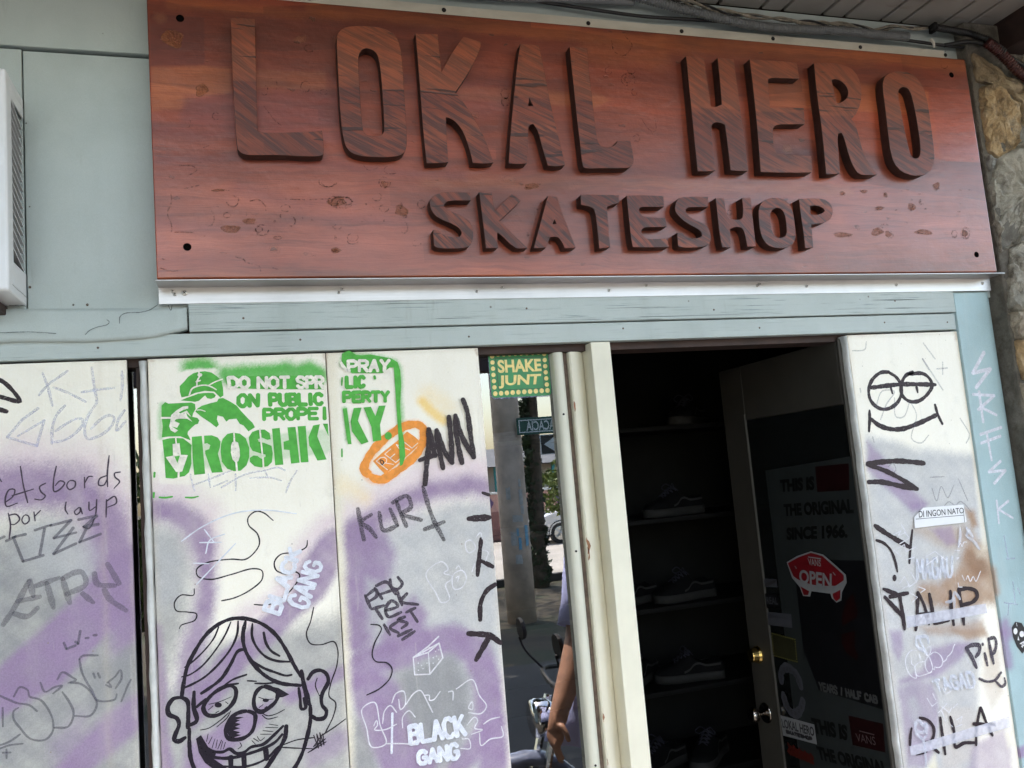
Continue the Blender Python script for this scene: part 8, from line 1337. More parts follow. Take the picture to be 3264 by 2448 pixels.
{"par":"sign","name":"burl_patch","mat":"burl_light","pl":-0.062,"off":0.2,"items":[["p",0,[-108,2763,-110,2752,-111,2742,-118,2738,-129,2739,-137,2743,-142,2747,-150,2751,-157,2759,-154,2770,-144,2780,-135,2785,-128,2784,-117,2780,-107,2776,-105,2771]],["p",0,[253,2367,257,2364,253,2361,243,2357,233,2354,226,2354,218,2356,209,2362,208,2366,215,2370,222,2373,227,2377,235,2380,245,2380,251,2378,251,2372]],["p",0,[410,2346,409,2338,402,2332,395,2330,391,2332,384,2334,377,2336,375,2339,378,2345,380,2353,381,2359,385,2361,392,2360,398,2357,401,2355,405,2352]],["p",0,[365,2414,362,2410,360,2407,358,2406,354,2406,350,2408,348,2409,348,2411,346,2414,345,2417,347,2421,352,2422,355,2422,358,2420,362,2419,366,2417]],["p",0,[767,2418,763,2415,754,2412,748,2411,742,2409,732,2408,725,2409,724,2413,727,2417,726,2420,727,2422,734,2424,743,2426,750,2427,755,2426,762,2422]],["p",0,[239,2242,235,2240,230,2238,227,2236,223,2235,217,2235,213,2238,213,2240,213,2242,212,2244,213,2246,218,2249,224,2250,227,2249,231,2247,236,2244]],["p",0,[2101,2452,2098,2446,2097,2444,2094,2441,2087,2438,2082,2437,2080,2439,2077,2444,2074,2451,2075,2456,2081,2459,2087,2462,2092,2464,2097,2466,2103,2464,2104,2458]],["p",0,[2000,2384,1998,2378,1990,2373,1984,2372,1980,2373,1973,2374,1967,2376,1965,2378,1969,2383,1971,2390,1972,2394,1976,2395,1983,2394,1988,2393,1991,2392,1996,2389]],["p",0,[1823,2428,1821,2427,1820,2425,1816,2423,1810,2422,1805,2422,1803,2424,1800,2426,1796,2428,1796,2429,1802,2431,1808,2433,1812,2434,1818,2434,1824,2432,1826,2430]],["p",0,[1877,2377,1873,2375,1870,2373,1867,2371,1859,2370,1852,2370,1849,2372,1847,2374,1843,2376,1841,2378,1847,2380,1855,2382,1861,2383,1867,2383,1875,2381,1880,2379]],["p",0,[2044,2303,2048,2299,2043,2296,2028,2294,2014,2295,2004,2296,1991,2298,1978,2300,1977,2303,1988,2307,1998,2310,2005,2312,2017,2311,2032,2310,2040,2308,2041,2306]],["p",0,[1866,2303,1865,2300,1855,2296,1845,2293,1838,2290,1828,2290,1818,2293,1816,2298,1820,2303,1824,2306,1825,2310,1831,2313,1842,2316,1850,2316,1854,2313,1860,2308]],["p",0,[1894,2296,1891,2292,1885,2288,1881,2285,1877,2286,1872,2288,1868,2290,1868,2293,1869,2296,1869,2300,1870,2304,1875,2306,1881,2306,1884,2304,1888,2301,1892,2299]],["p",0,[1751,2293,1742,2290,1729,2288,1721,2285,1710,2284,1694,2285,1685,2288,1685,2290,1684,2292,1680,2294,1684,2297,1698,2300,1712,2300,1722,2299,1734,2297,1747,2295]],["p",0,[1743,2421,1740,2419,1736,2417,1733,2415,1730,2414,1725,2414,1722,2415,1722,2418,1723,2420,1722,2422,1722,2424,1727,2426,1732,2427,1735,2427,1738,2425,1742,2423]],["p",0,[1896,2419,1897,2415,1895,2412,1892,2411,1889,2411,1887,2412,1884,2412,1882,2415,1882,2419,1885,2424,1888,2426,1889,2427,1892,2427,1895,2426,1896,2426,1896,2423]],["p",0,[2188,2301,2184,2295,2178,2291,2175,2290,2171,2290,2166,2291,2161,2292,2162,2295,2163,2301,2164,2307,2165,2311,2169,2312,2175,2311,2178,2310,2182,2309,2186,2306]],["p",0,[2,2293,-3,2288,-5,2285,-9,2284,-18,2284,-26,2285,-30,2286,-34,2288,-40,2293,-41,2298,-34,2302,-24,2303,-17,2302,-10,2302,0,2301,5,2298]],["p",0,[-30,2389,-29,2387,-30,2386,-36,2386,-42,2385,-46,2384,-51,2385,-57,2386,-58,2388,-54,2389,-50,2390,-46,2391,-42,2392,-35,2392,-31,2392,-31,2390]],["p",0,[-53,2636,-57,2631,-63,2627,-66,2622,-71,2618,-78,2618,-82,2621,-82,2628,-81,2635,-83,2639,-82,2644,-76,2648,-70,2652,-65,2653,-61,2649,-55,2643]],["p",0,[37,2313,36,2309,36,2306,32,2306,25,2306,20,2306,17,2306,13,2309,9,2313,10,2317,16,2319,22,2320,26,2320,32,2320,38,2320,40,2317]]],"label":None},
{"par":"sign","name":"worm_hole","mat":"burl_dark","pl":-0.062,"off":0.7,"items":[["p",0,[224,2242,224,2241,222,2239,217,2238,215,2240,211,2242,214,2244,218,2246,222,2246,226,2244]],["p",0,[231,2240,233,2238,228,2236,225,2236,221,2238,219,2240,223,2242,225,2244,229,2243,231,2241]],["p",0,[751,2414,744,2411,740,2410,732,2411,728,2412,729,2413,726,2415,733,2416,740,2415,746,2414]],["p",0,[773,2425,770,2423,766,2422,763,2423,759,2423,761,2424,760,2426,763,2427,767,2426,769,2426]],["p",0,[397,2358,396,2352,393,2351,390,2349,388,2350,389,2358,390,2364,391,2365,394,2367,395,2366]],["p",0,[407,2330,405,2327,401,2325,398,2323,394,2325,396,2329,397,2332,398,2334,402,2336,404,2334]],["p",0,[727,2287,726,2282,722,2280,720,2282,717,2284,718,2287,720,2292,721,2295,724,2293,725,2290]],["p",0,[296,2316,294,2315,293,2315,291,2315,290,2315,290,2316,289,2317,291,2317,293,2317,295,2317]],["p",0,[321,2333,321,2333,320,2332,317,2332,316,2332,313,2333,315,2334,318,2334,320,2335,322,2334]],["p",0,[348,2319,348,2317,347,2316,346,2315,345,2316,344,2319,344,2320,346,2321,347,2322,349,2321]],["p",0,[308,2360,306,2359,305,2357,303,2357,303,2359,303,2360,302,2362,304,2363,305,2363,306,2362]],["p",0,[493,2427,494,2426,492,2426,488,2425,486,2425,484,2427,486,2428,489,2428,492,2429,494,2429]],["p",0,[482,2406,482,2405,481,2405,479,2405,479,2405,477,2406,478,2407,480,2407,481,2408,483,2407]],["p",0,[1742,2417,1744,2415,1738,2414,1734,2414,1728,2415,1726,2416,1731,2418,1734,2420,1739,2419,1741,2418]],["p",0,[1808,2431,1804,2430,1802,2428,1797,2428,1796,2430,1794,2431,1793,2432,1798,2433,1802,2433,1807,2432]],["p",0,[1892,2422,1891,2418,1888,2417,1886,2415,1883,2416,1885,2421,1886,2425,1887,2426,1890,2428,1891,2427]],["p",0,[1866,2372,1868,2371,1862,2370,1853,2370,1847,2370,1839,2371,1846,2372,1854,2373,1862,2373,1870,2373]],["p",0,[1989,2376,1986,2373,1981,2370,1976,2367,1972,2370,1975,2376,1976,2379,1978,2382,1984,2385,1986,2382]],["p",0,[2022,2402,2022,2399,2018,2396,2015,2394,2011,2397,2011,2402,2015,2404,2016,2407,2021,2409,2022,2406]],["p",0,[2029,2392,2026,2391,2024,2389,2018,2389,2017,2390,2015,2392,2014,2393,2020,2395,2024,2395,2029,2393]],["p",0,[2043,2377,2039,2376,2036,2375,2030,2374,2029,2375,2026,2377,2025,2378,2032,2379,2037,2380,2043,2379]],["p",0,[1991,2406,1989,2403,1986,2402,1983,2403,1980,2404,1982,2406,1982,2409,1984,2411,1987,2410,1988,2408]],["p",0,[2025,2426,2023,2424,2019,2423,2016,2424,2012,2424,2014,2425,2015,2427,2017,2428,2020,2427,2022,2427]],["p",0,[2103,2441,2099,2439,2094,2435,2090,2434,2086,2437,2088,2441,2088,2444,2092,2447,2097,2449,2099,2445]],["p",0,[2186,2442,2187,2440,2183,2440,2180,2440,2177,2441,2176,2442,2179,2443,2180,2444,2184,2443,2185,2443]],["p",0,[2226,2443,2228,2440,2223,2440,2219,2441,2214,2441,2211,2442,2216,2445,2219,2446,2224,2445,2227,2444]],["p",0,[2168,2371,2169,2369,2166,2369,2162,2369,2160,2369,2156,2370,2159,2372,2163,2372,2166,2372,2170,2372]],["p",0,[1927,2372,1924,2371,1921,2370,1918,2369,1916,2370,1917,2372,1917,2372,1919,2374,1922,2374,1924,2373]],["p",0,[2011,2299,2008,2297,1999,2296,1993,2297,1984,2297,1987,2299,1989,2302,1993,2302,2001,2302,2004,2302]],["p",0,[1746,2288,1741,2286,1739,2286,1731,2285,1729,2286,1726,2288,1725,2289,1733,2290,1738,2290,1746,2290]],["p",0,[2177,2396,2174,2395,2173,2394,2170,2394,2168,2394,2167,2396,2166,2396,2170,2397,2173,2397,2177,2397]],["p",0,[2061,2361,2061,2361,2060,2360,2057,2360,2056,2360,2054,2361,2055,2362,2058,2363,2060,2363,2062,2362]],["p",0,[1956,2433,1957,2432,1950,2432,1946,2432,1940,2432,1940,2433,1944,2434,1945,2434,1951,2434,1953,2434]],["p",0,[1983,2437,1980,2436,1977,2436,1973,2436,1970,2436,1971,2437,1971,2438,1973,2438,1977,2438,1979,2438]],["p",0,[21,2332,20,2327,20,2327,18,2326,18,2327,18,2332,18,2336,19,2337,20,2338,21,2337]],["p",0,[150,2324,151,2322,150,2321,149,2321,148,2322,147,2324,148,2326,149,2327,150,2327,151,2327]],["p",0,[176,2318,173,2317,172,2316,169,2316,168,2317,168,2318,168,2320,170,2321,172,2321,174,2320]],["p",0,[228,2274,227,2269,225,2266,223,2268,221,2271,222,2274,222,2279,224,2282,226,2280,227,2277]],["p",0,[174,2229,175,2227,171,2227,168,2227,165,2227,164,2229,167,2230,168,2230,172,2230,173,2230]],["p",0,[-75,2276,-76,2275,-77,2274,-78,2274,-79,2274,-80,2276,-80,2277,-78,2277,-77,2278,-75,2277]],["p",0,[-42,2348,-42,2347,-44,2346,-46,2347,-48,2347,-48,2348,-47,2350,-46,2350,-44,2349,-44,2349]],["p",0,[192,2601,192,2600,191,2600,190,2600,189,2600,189,2601,190,2602,190,2603,191,2602,192,2602]],["p",0,[101,2327,100,2326,99,2323,97,2322,96,2325,95,2327,95,2329,98,2332,99,2332,101,2330]],["p",0,[86,2314,85,2310,83,2310,82,2310,80,2310,80,2314,81,2316,82,2317,84,2317,85,2316]],["p",0,[137,2336,136,2334,135,2333,134,2331,134,2333,134,2336,133,2337,135,2339,136,2340,137,2339]]],"label":None},
{"par":"shop","name":"crack","mat":"crack_dark","pl":-0.0185,"off":0.3,"items":[["s",1.8,[-271,2082,-269,2098,-259,2105,-226,2107,-206,2112,-188,2124]],["s",1.7,[-342,2058,-335,2066,-319,2074,-296,2080,-292,2086,-297,2091]],["s",1.8,[-165,2122,-160,2110,-157,2122]],["s",1.8,[-122,2116,-125,2102,-122,2087,-125,2059]],["s",1.7,[-494,2128,-463,2128]],["s",1.7,[-513,2067,-452,2067,-402,2062]]],"label":None},
{"par":"shop","name":"rust_spot","mat":"rust_stain","pl":0.0085,"off":0.3,"items":[["p",0,[-455.3,2175.9,-455.5,2174.8,-455.9,2173.9,-456.5,2173.2,-457.3,2172.8,-458.2,2172.6,-459.1,2172.8,-459.9,2173.3,-460.5,2174.0,-460.9,2174.9,-461.0,2175.9,-460.9,2176.9,-460.4,2177.8,-459.8,2178.5,-459.0,2179.0,-458.1,2179.2,-457.2,2179.0,-456.5,2178.5,-455.8,2177.8,-455.5,2176.9]],["p",0,[-368.0,2133.3,-368.1,2132.6,-368.4,2131.8,-368.9,2131.3,-369.6,2130.9,-370.3,2130.8,-371.0,2131.0,-371.6,2131.3,-372.1,2131.9,-372.4,2132.6,-372.5,2133.4,-372.4,2134.2,-372.0,2134.9,-371.5,2135.5,-370.9,2135.8,-370.2,2135.9,-369.5,2135.8,-368.8,2135.4,-368.4,2134.9,-368.1,2134.1]],["p",0,[-338.1,2132.8,-338.2,2131.8,-338.7,2130.9,-339.3,2130.1,-340.2,2129.7,-341.1,2129.5,-342.0,2129.7,-342.8,2130.2,-343.4,2131.0,-343.8,2131.9,-343.9,2132.9,-343.8,2133.9,-343.3,2134.8,-342.7,2135.6,-341.8,2136.0,-340.9,2136.2,-340.0,2136.0,-339.2,2135.5,-338.6,2134.8,-338.2,2133.8]],["p",0,[-457.8,2565.8,-457.8,2565.2,-458.1,2564.7,-458.4,2564.3,-458.9,2564.0,-459.4,2563.8,-459.9,2563.9,-460.3,2564.2,-460.7,2564.6,-460.9,2565.1,-461.0,2565.7,-460.9,2566.3,-460.7,2566.8,-460.3,2567.2,-459.8,2567.5,-459.3,2567.6,-458.8,2567.6,-458.4,2567.3,-458.0,2566.9,-457.8,2566.4]],["p",0,[-454.0,2365.1,-454.1,2364.6,-454.4,2364.0,-454.7,2363.6,-455.2,2363.3,-455.7,2363.2,-456.2,2363.3,-456.6,2363.6,-456.9,2364.0,-457.2,2364.5,-457.2,2365.1,-457.1,2365.6,-456.9,2366.2,-456.5,2366.6,-456.1,2366.9,-455.6,2367.0,-455.1,2366.9,-454.7,2366.6,-454.3,2366.2,-454.1,2365.7]],["p",0,[-469.0,2689.3,-469.1,2688.5,-469.5,2687.7,-470.0,2687.1,-470.6,2686.7,-471.3,2686.5,-472.0,2686.6,-472.6,2686.9,-473.1,2687.5,-473.4,2688.2,-473.5,2689.0,-473.4,2689.9,-473.1,2690.6,-472.6,2691.3,-471.9,2691.7,-471.2,2691.9,-470.5,2691.8,-469.9,2691.4,-469.4,2690.9,-469.1,2690.1]],["p",0,[-486.1,2756.3,-486.2,2755.3,-486.6,2754.4,-487.2,2753.7,-487.9,2753.2,-488.7,2753.0,-489.5,2753.1,-490.2,2753.5,-490.8,2754.1,-491.2,2754.9,-491.3,2755.9,-491.1,2756.8,-490.8,2757.7,-490.2,2758.5,-489.4,2759.0,-488.6,2759.2,-487.8,2759.1,-487.1,2758.7,-486.6,2758.1,-486.2,2757.2]]],"label":None}
]
MARK_OBJ = {'sign': sign, 'shop': shop, 'p1': sh1, 'p2': sh2, 'p3': sh3, 'rp': sh4, 'post': post}
def mark_thing(key, name, label, cat, loc):
    MARK_OBJ[key] = thing(name, label, cat, loc)
mark_thing('label', 'paper_label', 'small clipped white paper label reading Di Ingon Nato on the right-hand shutter', 'label', (2.03, 0, 1.66))
mark_thing('skull', 'coffin_sticker', 'black coffin-shaped sticker with a white skull on the blue corner post', 'sticker', (2.33, 0, 1.3))
mark_thing('shake', 'bulb_sign', 'green SHAKE JUNT sign edged with yellow bulb dots at the top of the window', 'sticker', (.68, .06, 1.9))
mark_thing('dpost', 'door_poster', 'large grey and black poster reading THIS IS THE ORIGINAL SINCE 1966 on the open door', 'poster', (1.71, .3, 1.2))
mark_thing('vopen', 'open_sign', 'red skateboard-shaped OPEN sign hanging on the glass of the open door', 'sign', (1.71, .4, 1.3))
mark_thing('sticker_hero', 'shop_sticker', 'white rectangular LOKAL HERO sticker low on the door glass beside the knob', 'sticker', (1.71, .5, .7))
mark_thing('sticker_ring', 'round_sticker', 'round sticker with pale lettered ring above the LOKAL HERO sticker on the door', 'sticker', (1.71, .5, .85))
mark_thing('sticker_yellow', 'beaded_sticker', 'dark sticker edged with yellow dots on the door glass beside the deadbolt', 'sticker', (1.71, .5, .98))
mark_thing('sticker_label', 'name_sticker', 'pale Di Ingon Nato sticker on the door glass above the yellow-dotted one', 'sticker', (1.71, .5, 1.1))
mark_thing('sticker_small', 'small_sticker', 'tiny pale sticker with black scribble high on the door glass near its edge', 'sticker', (1.71, .5, 1.25))
mark_thing('sticker_real', 'square_sticker', 'small black square sticker reading REAL on the door glass', 'sticker', (1.71, .5, 1.2))
mark_thing('sticker_red', 'script_sticker', 'red scrawled lettering sticker at the bottom of the door glass', 'sticker', (1.71, .5, .6))
def build_mark(g):
    bm = bmesh.new()
    door_pl = g['pl'] == 'door'
    def pt(u, v, off):
        return (DOORX - off / 1000, u / 1000, v / 1000) if door_pl else (u / 1000, g['pl'] - off / 1000, v / 1000)
    cnt = [0]
    rnd = random.Random(len(g['items']) * 7 + len(g['name']))
    def nxt():
        cnt[0] += 1
        return g['off'] + (cnt[0] % 24) * .035
    def ribbon(pts, w, taper=True):
        off = nxt(); n = len(pts)
        L = []
        ph = rnd.uniform(0, 9)
        for i, p in enumerate(pts):
            d = pts[min(i + 1, n - 1)] - pts[max(i - 1, 0)]
            d = d.normalized() if d.length > 1e-6 else Vector((1, 0))
            nn = Vector((-d.y, d.x))
            k = w * .54 * (1 + .10 * math.sin(i * .31 + ph) + .07 * math.sin(i * .9 + ph * 2) + .04 * math.sin(i * 2.3 + ph))
            if taper and n > 4: k *= min(1, .78 + .22 * min(i, n - 1 - i) / 3)
            L.append((p, d, nn, k))
        l = [bm.verts.new(pt(*(p + nn * k), off)) for p, d, nn, k in L]
        r = [bm.verts.new(pt(*(p - nn * k), off)) for p, d, nn, k in L]
        for i in range(n - 1):
            try: bm.faces.new((l[i], l[i + 1], r[i + 1], r[i]))
            except ValueError: pass
        for e, s in (() if (pts[0] - pts[-1]).length < .6 else ((0, -1), (n - 1, 1))):
            p, d, nn, k = L[e]
            arc = [bm.verts.new(pt(*(p + nn * (k * math.cos(a)) + d * (s * k * .8 * math.sin(a))), off)) for a in [math.pi * j / 6 for j in range(1, 6)]]
            try: bm.faces.new([l[e]] + arc + [r[e]])
            except ValueError: pass
    def poly(pts):
        off = nxt()
        f = bm.faces.new([bm.verts.new(pt(u, v, off)) for u, v in pts])
        f.normal_update()
        bmesh.ops.triangulate(bm, faces=[f], ngon_method='EAR_CLIP')
    for it in g['items']:
        k, w, fl = it[0], it[1], it[2]
        pts = [Vector((fl[i], fl[i + 1])) for i in range(0, len(fl), 2)]
        if k == 's': ribbon(catmull(pts, 3.5), w)
        elif k == 'l':
            for a, b in zip(pts, pts[1:]):
                if (b - a).length > .3: ribbon([a.lerp(b, j / 3) for j in range(4)], w, False)
        elif k == 'p': poly(pts)
        else:
            tl, tr, br, bl = pts
            quad = lambda s, t_: (bl * (1 - s) + br * s) * (1 - t_) + (tl * (1 - s) + tr * s) * t_
            if k == 't':
                txt = it[3]; n = len(txt)
                adv = [.55 if c in 'I' else (.6 if c in ' /' else 1.0) for c in txt]
                tot = sum(adv) + .36 * (n - 1); x = 0
                for c, a in zip(txt, adv):
                    for s_ in FONT[c]:
                        q = [quad((x + s_[i] * a) / tot, s_[i + 1]) for i in range(0, len(s_), 2)]
                        for a_, b_ in zip(q, q[1:]):
                            if (b_ - a_).length > .3: ribbon([a_, a_.lerp(b_, .5), b_], w, False)
                    x += a + .36
            else:
                v, f = font_mesh(it[3], w); off = nxt()
                vs = [bm.verts.new(pt(*quad(a, b), off)) for a, b in v]
                for q in f:
                    try: bm.faces.new([vs[i] for i in q])
                    except ValueError: pass
    o = obj(g['name'], bm, M[g['mat']], MARK_OBJ[g['par']])
    if g['label']: o['label'] = g['label']
def clusters(items, gap=16):
    """strokes that belong to one drawing: their bounds, widened a little, touch"""
    B = [[min(i[2][0::2]) - gap, max(i[2][0::2]) + gap, min(i[2][1::2]) - gap, max(i[2][1::2]) + gap] for i in items]
    lab = list(range(len(items)))
    for _ in range(len(items)):
        ch = False
        for i in range(len(items)):
            for j in range(i):
                if lab[i] != lab[j] and B[i][0] < B[j][1] and B[j][0] < B[i][1] and B[i][2] < B[j][3] and B[j][2] < B[i][3]:
                    a, b = lab[i], lab[j]; lab = [b if x == a else x for x in lab]; ch = True
        if not ch: break
    return [[it for it, l in zip(items, lab) if l == k] for k in dict.fromkeys(lab)]
for g in MARKS:
    txt = [i for i in g['items'] if i[0] in 'tf']; rest = [i for i in g['items'] if i[0] not in 'tf']
    if g['name'] == 'red_block': txt, rest = rest, []
    for i in txt: build_mark(dict(g, items=[i]))
    if rest and g['name'] in ('outline_drawing', 'marker_scrawl', 'marker_tag', 'chalk_scrawl', 'chalk_tag', 'pen_curl', 'crayon_scrawl', 'pencil_scrawl', 'white_stencil', 'crack', 'rust_spot'):
        for c in clusters(rest): build_mark(dict(g, items=c))
    elif rest: build_mark(dict(g, items=rest))

# ------------------------------------------------------------------ the street behind the camera, seen in the window pane
plain('pole_concrete', (.50, .39, .30), .85, .25, 5, bump=.4)
plain('sign_green', (.012, .075, .050), .4, .1, 20)
plain('sign_white', (.62, .63, .60), .4, .06, 20)
plain('sign_black', (.012, .012, .013), .4, .1, 20)
plain('flyer_paper', (.42, .41, .38), .7, .2, 25)
plain('flyer_blue', (.16, .36, .48), .7, .2, 25)
plain('bark', (.085, .062, .042), .9, .4, 14, bump=.6)
plain('leaf_green', (.060, .105, .022), .6, .5, 3)
plain('leaf_lime', (.125, .165, .030), .6, .4, 3)
plain('leaf_dark', (.030, .050, .016), .6, .4, 3)
pc = C['pole']
px_, py_ = (pc[0][0] + pc[1][0]) / 2, pc[0][1] - .05
pole = thing('utility_pole', 'thick concrete utility pole covered with torn flyers beside the road', 'pole', (px_, py_, -.21))
bm = bmesh.new()
rr = []
for z, r in ((-.21, .197), (1.0, .194), (2.285, .190), (2.29, .185), (2.30, .190), (3.1, .188), (3.105, .183), (3.115, .188), (7.5, .16), (9.2, .15)):
    rr.append([(px_ + r * math.cos(2 * math.pi * k / 28), py_ + r * math.sin(2 * math.pi * k / 28), z) for k in range(28)])
add_loft(bm, rr); bmesh.ops.recalc_face_normals(bm, faces=bm.faces); obj('shaft', bm, M['pole_concrete'], pole, smooth=True)
def flyer(a0, a1, z0, z1, mat, tilt=0.0):
    bm = bmesh.new(); n = 6; lo = []; hi = []
    for k in range(n + 1):
        a = R(a0 + (a1 - a0) * k / n); r = .1975 + random.uniform(0, .003)
        lo.append(bm.verts.new((px_ + r * math.cos(a), py_ + r * math.sin(a), z0 + tilt * k / n + random.uniform(-.006, .006))))
        hi.append(bm.verts.new((px_ + r * math.cos(a), py_ + r * math.sin(a), z1 + tilt * k / n + random.uniform(-.006, .006))))
    for k in range(n): bm.faces.new((lo[k], lo[k + 1], hi[k + 1], hi[k]))
    obj('flyer', bm, M[mat], pole)
random.seed(3)
for a0, a1, z0, z1, m in ((70, 112, 1.10, 1.19, 'flyer_paper'), (62, 80, 1.32, 1.52, 'flyer_paper'), (48, 66, .78, 1.05, 'flyer_blue'), (84, 96, .74, .90, 'flyer_blue'), (100, 124, .80, .98, 'flyer_paper'),
                          (112, 130, 1.40, 1.56, 'flyer_paper'), (60, 76, 1.20, 1.31, 'flyer_paper'), (86, 112, .56, .68, 'flyer_paper'), (66, 78, 1.56, 1.66, 'flyer_paper'), (92, 100, .92, 1.02, 'flyer_blue')):
    flyer(a0, a1, z0, z1, m)
# wires overhead
bm = bmesh.new()
for k in range(3):
    add_tube(bm, [(px_ + (x - px_), py_ - .3 + .2 * k, 4.9 + .35 * k + ((x - 8) / 22) ** 2 * 1.1) for x in range(-30, 46, 2)], .012, 6)
tag(obj('overhead_wires', bm, M['cable_black']), 'overhead wires strung along the street above the utility pole', 'wires')
# street name sign
q = C['psign']; zc = (q[0][2] + q[2][2]) / 2; sx0 = q[0][0]; sx1 = sx0 + 1.0; sy = q[0][1]
ss = thing('street_sign', 'green street name sign reading ACACIA fixed across the utility pole', 'street sign', (sx0 + .5, sy, zc))
hz = (q[0][2] - q[2][2]) / 2
box('plate', sx0, sx1, sy - .012, sy, zc - hz, zc + hz, M['sign_green'], ss, .003)
bm = bmesh.new(); b_ = .028; w_ = .013
for a in ((sx0 + b_, sx1 - b_, zc + hz - b_ - w_, zc + hz - b_), (sx0 + b_, sx1 - b_, zc - hz + b_, zc - hz + b_ + w_)): add_box(bm, a[0], a[1], sy + .0005, sy + .003, a[2], a[3])
for a in (sx0 + b_, sx1 - b_ - w_): add_box(bm, a, a + w_, sy + .0005, sy + .003, zc - hz + b_ + w_ + .0005, zc + hz - b_ - w_ - .0005)
obj('border', bm, M['sign_white'], ss)
def far_text(txt, x_left, x_right, z0, z1, y, mat, parent, bold=.02):
    """lettering that reads correctly for someone standing at the shop front looking down the street (x runs right to left)"""
    v, f = font_mesh(txt, bold); bm = bmesh.new()
    vs = [bm.verts.new((x_left + (x_right - x_left) * a, y, z0 + (z1 - z0) * b)) for a, b in v]
    for t_ in f:
        try: bm.faces.new([vs[i] for i in t_])
        except ValueError: pass
    obj('lettering', bm, M[mat], parent)
w0, w1 = C['psign_w'][0][0], C['psign_w'][1][0]
far_text('ACACIA', w1 + .01, w0, zc - .065, zc + .065, sy + .004, 'sign_white', ss)
bm = bmesh.new(); add_tube(bm, [(sx0 + .62, sy - .05, -.2), (sx0 + .62, sy - .05, 2.55)], .03, 10); obj('post', bm, M['steel'], ss)
# one-way sign
q = C['ow']; ox0, oz1, oz0, oy = q[0][0], q[0][2], q[2][2], q[0][1]
ow = thing('one_way_sign', 'black one way sign with a white arrow below the green street sign', 'traffic sign', (ox0 + .4, oy, (oz0 + oz1) / 2))
box('plate', ox0, ox0 + .86, oy - .01, oy, oz0, oz1, M['sign_white'], ow, .006)
bm = bmesh.new(); add_box(bm, ox0 + .012, ox0 + .848, oy + .0005, oy + .002, oz0 + .012, oz1 - .012); obj('field', bm, M['sign_black'], ow)
bm = bmesh.new(); zm = (oz0 + oz1) / 2; hh_ = (oz1 - oz0) / 2
ap = [(ox0 + .05, zm), (ox0 + .21, zm + hh_ * .78), (ox0 + .20, zm + hh_ * .42), (ox0 + .80, zm + hh_ * .42), (ox0 + .80, zm - hh_ * .42), (ox0 + .20, zm - hh_ * .42), (ox0 + .21, zm - hh_ * .78)]
f = bm.faces.new([bm.verts.new((x, oy + .004, z)) for x, z in ap]); f.normal_update(); bmesh.ops.triangulate(bm, faces=[f], ngon_method='EAR_CLIP')
obj('arrow', bm, M['sign_white'], ow)
far_text('ONE WAY', ox0 + .78, ox0 + .20, zm - .065, zm + .065, oy + .006, 'sign_black', ow)

# trees
def make_crown(name, parent, blobs, n, leaf, mat, seed):
    rng = np.random.default_rng(seed)
    vol = np.array([b[3] ** 3 for b in blobs]); cnt = np.maximum(20, (n * vol / vol.sum()).astype(int))
    V = []
    for (bx, by, bz, br), k in zip(blobs, cnt):
        d = rng.normal(size=(k, 3)); d /= np.linalg.norm(d, axis=1)[:, None]
        r = br * rng.uniform(.35, 1.0, k) ** .5 * (1 + .22 * np.sin(d[:, 0] * 5 + seed) * np.sin(d[:, 2] * 6 + seed))
        c = d * r[:, None] * np.array([1, 1, .8]) + np.array([bx, by, bz])
        u = rng.normal(size=(k, 3)); u /= np.linalg.norm(u, axis=1)[:, None]
        w = np.cross(u, rng.normal(size=(k, 3))); w /= np.linalg.norm(w, axis=1)[:, None]
        s = leaf * rng.uniform(.6, 1.3, k)[:, None]
        V.append(np.stack([c - u * s, c + w * s * .45 + u * s * .1, c + u * s, c - w * s * .45 + u * s * .1], 1))
    V = np.concatenate(V); k = len(V)
    me = bpy.data.meshes.new(name)
    me.vertices.add(k * 4); me.vertices.foreach_set('co', V.astype(np.float32).ravel())
    me.loops.add(k * 4); me.loops.foreach_set('vertex_index', np.arange(k * 4, dtype=np.int32))
    me.polygons.add(k); me.polygons.foreach_set('loop_start', np.arange(k, dtype=np.int32) * 4)
    me.update(calc_edges=True)
    return obj(name, me, M[mat], parent)
def tree(label, x, y, trunk_h, trunk_r, blobs, n, leaf, mat, seed, group=None, lean=0.0):
    t = thing('tree', label, 'tree', (x, y, -.21), 0, group)
    bm = bmesh.new(); rnd = random.Random(seed)
    pts = [(x + lean * f + .06 * math.sin(f * 5 + seed), y + .05 * math.cos(f * 4 + seed), -.21 + trunk_h * f) for f in [i / 8 for i in range(9)]]
    add_tube(bm, catmull(pts, .25), lambda L: trunk_r * (1.25 - .75 * min(1, L / trunk_h)) + trunk_r * .5 * max(0, .4 - L), 12)
    top = Vector(pts[-2])
    for bx, by, bz, br in blobs[:7]:
        e = Vector((bx, by, bz)); m = top.lerp(e, .5) + Vector((0, 0, -.15 * br))
        add_tube(bm, catmull([top, m, e], .3), lambda L, T=(e - top).length: max(.015, trunk_r * .42 * (1 - L / (T * 1.15))), 7)
    obj('trunk', bm, M['bark'], t, smooth=True)
    make_crown('crown', t, blobs, n, leaf, mat, seed)
    return t
TG = 'trees along the street'
def blobs(cx, cy, cz, rx, ry, rz, n, seed, rmin=.28, rmax=.5):
    rnd = random.Random(seed); out = []
    m = (rx + ry + rz) / 3
    for _ in range(n):
        while True:
            a, b, c = [rnd.uniform(-1, 1) for _ in range(3)]
            if a * a + b * b + c * c < 1: break
        out.append((cx + a * rx, cy + b * ry, cz + c * rz, m * rnd.uniform(rmin, rmax)))
    return out
iv = C['ivy']
tree('tall street tree with ivy-covered trunk behind the utility pole', 4.74, -11.9, 7.2, .11, blobs(4.6, -11.2, 8.6, 4.2, 3.6, 2.4, 22, 5), 9000, .13, 'leaf_green', 5, TG)
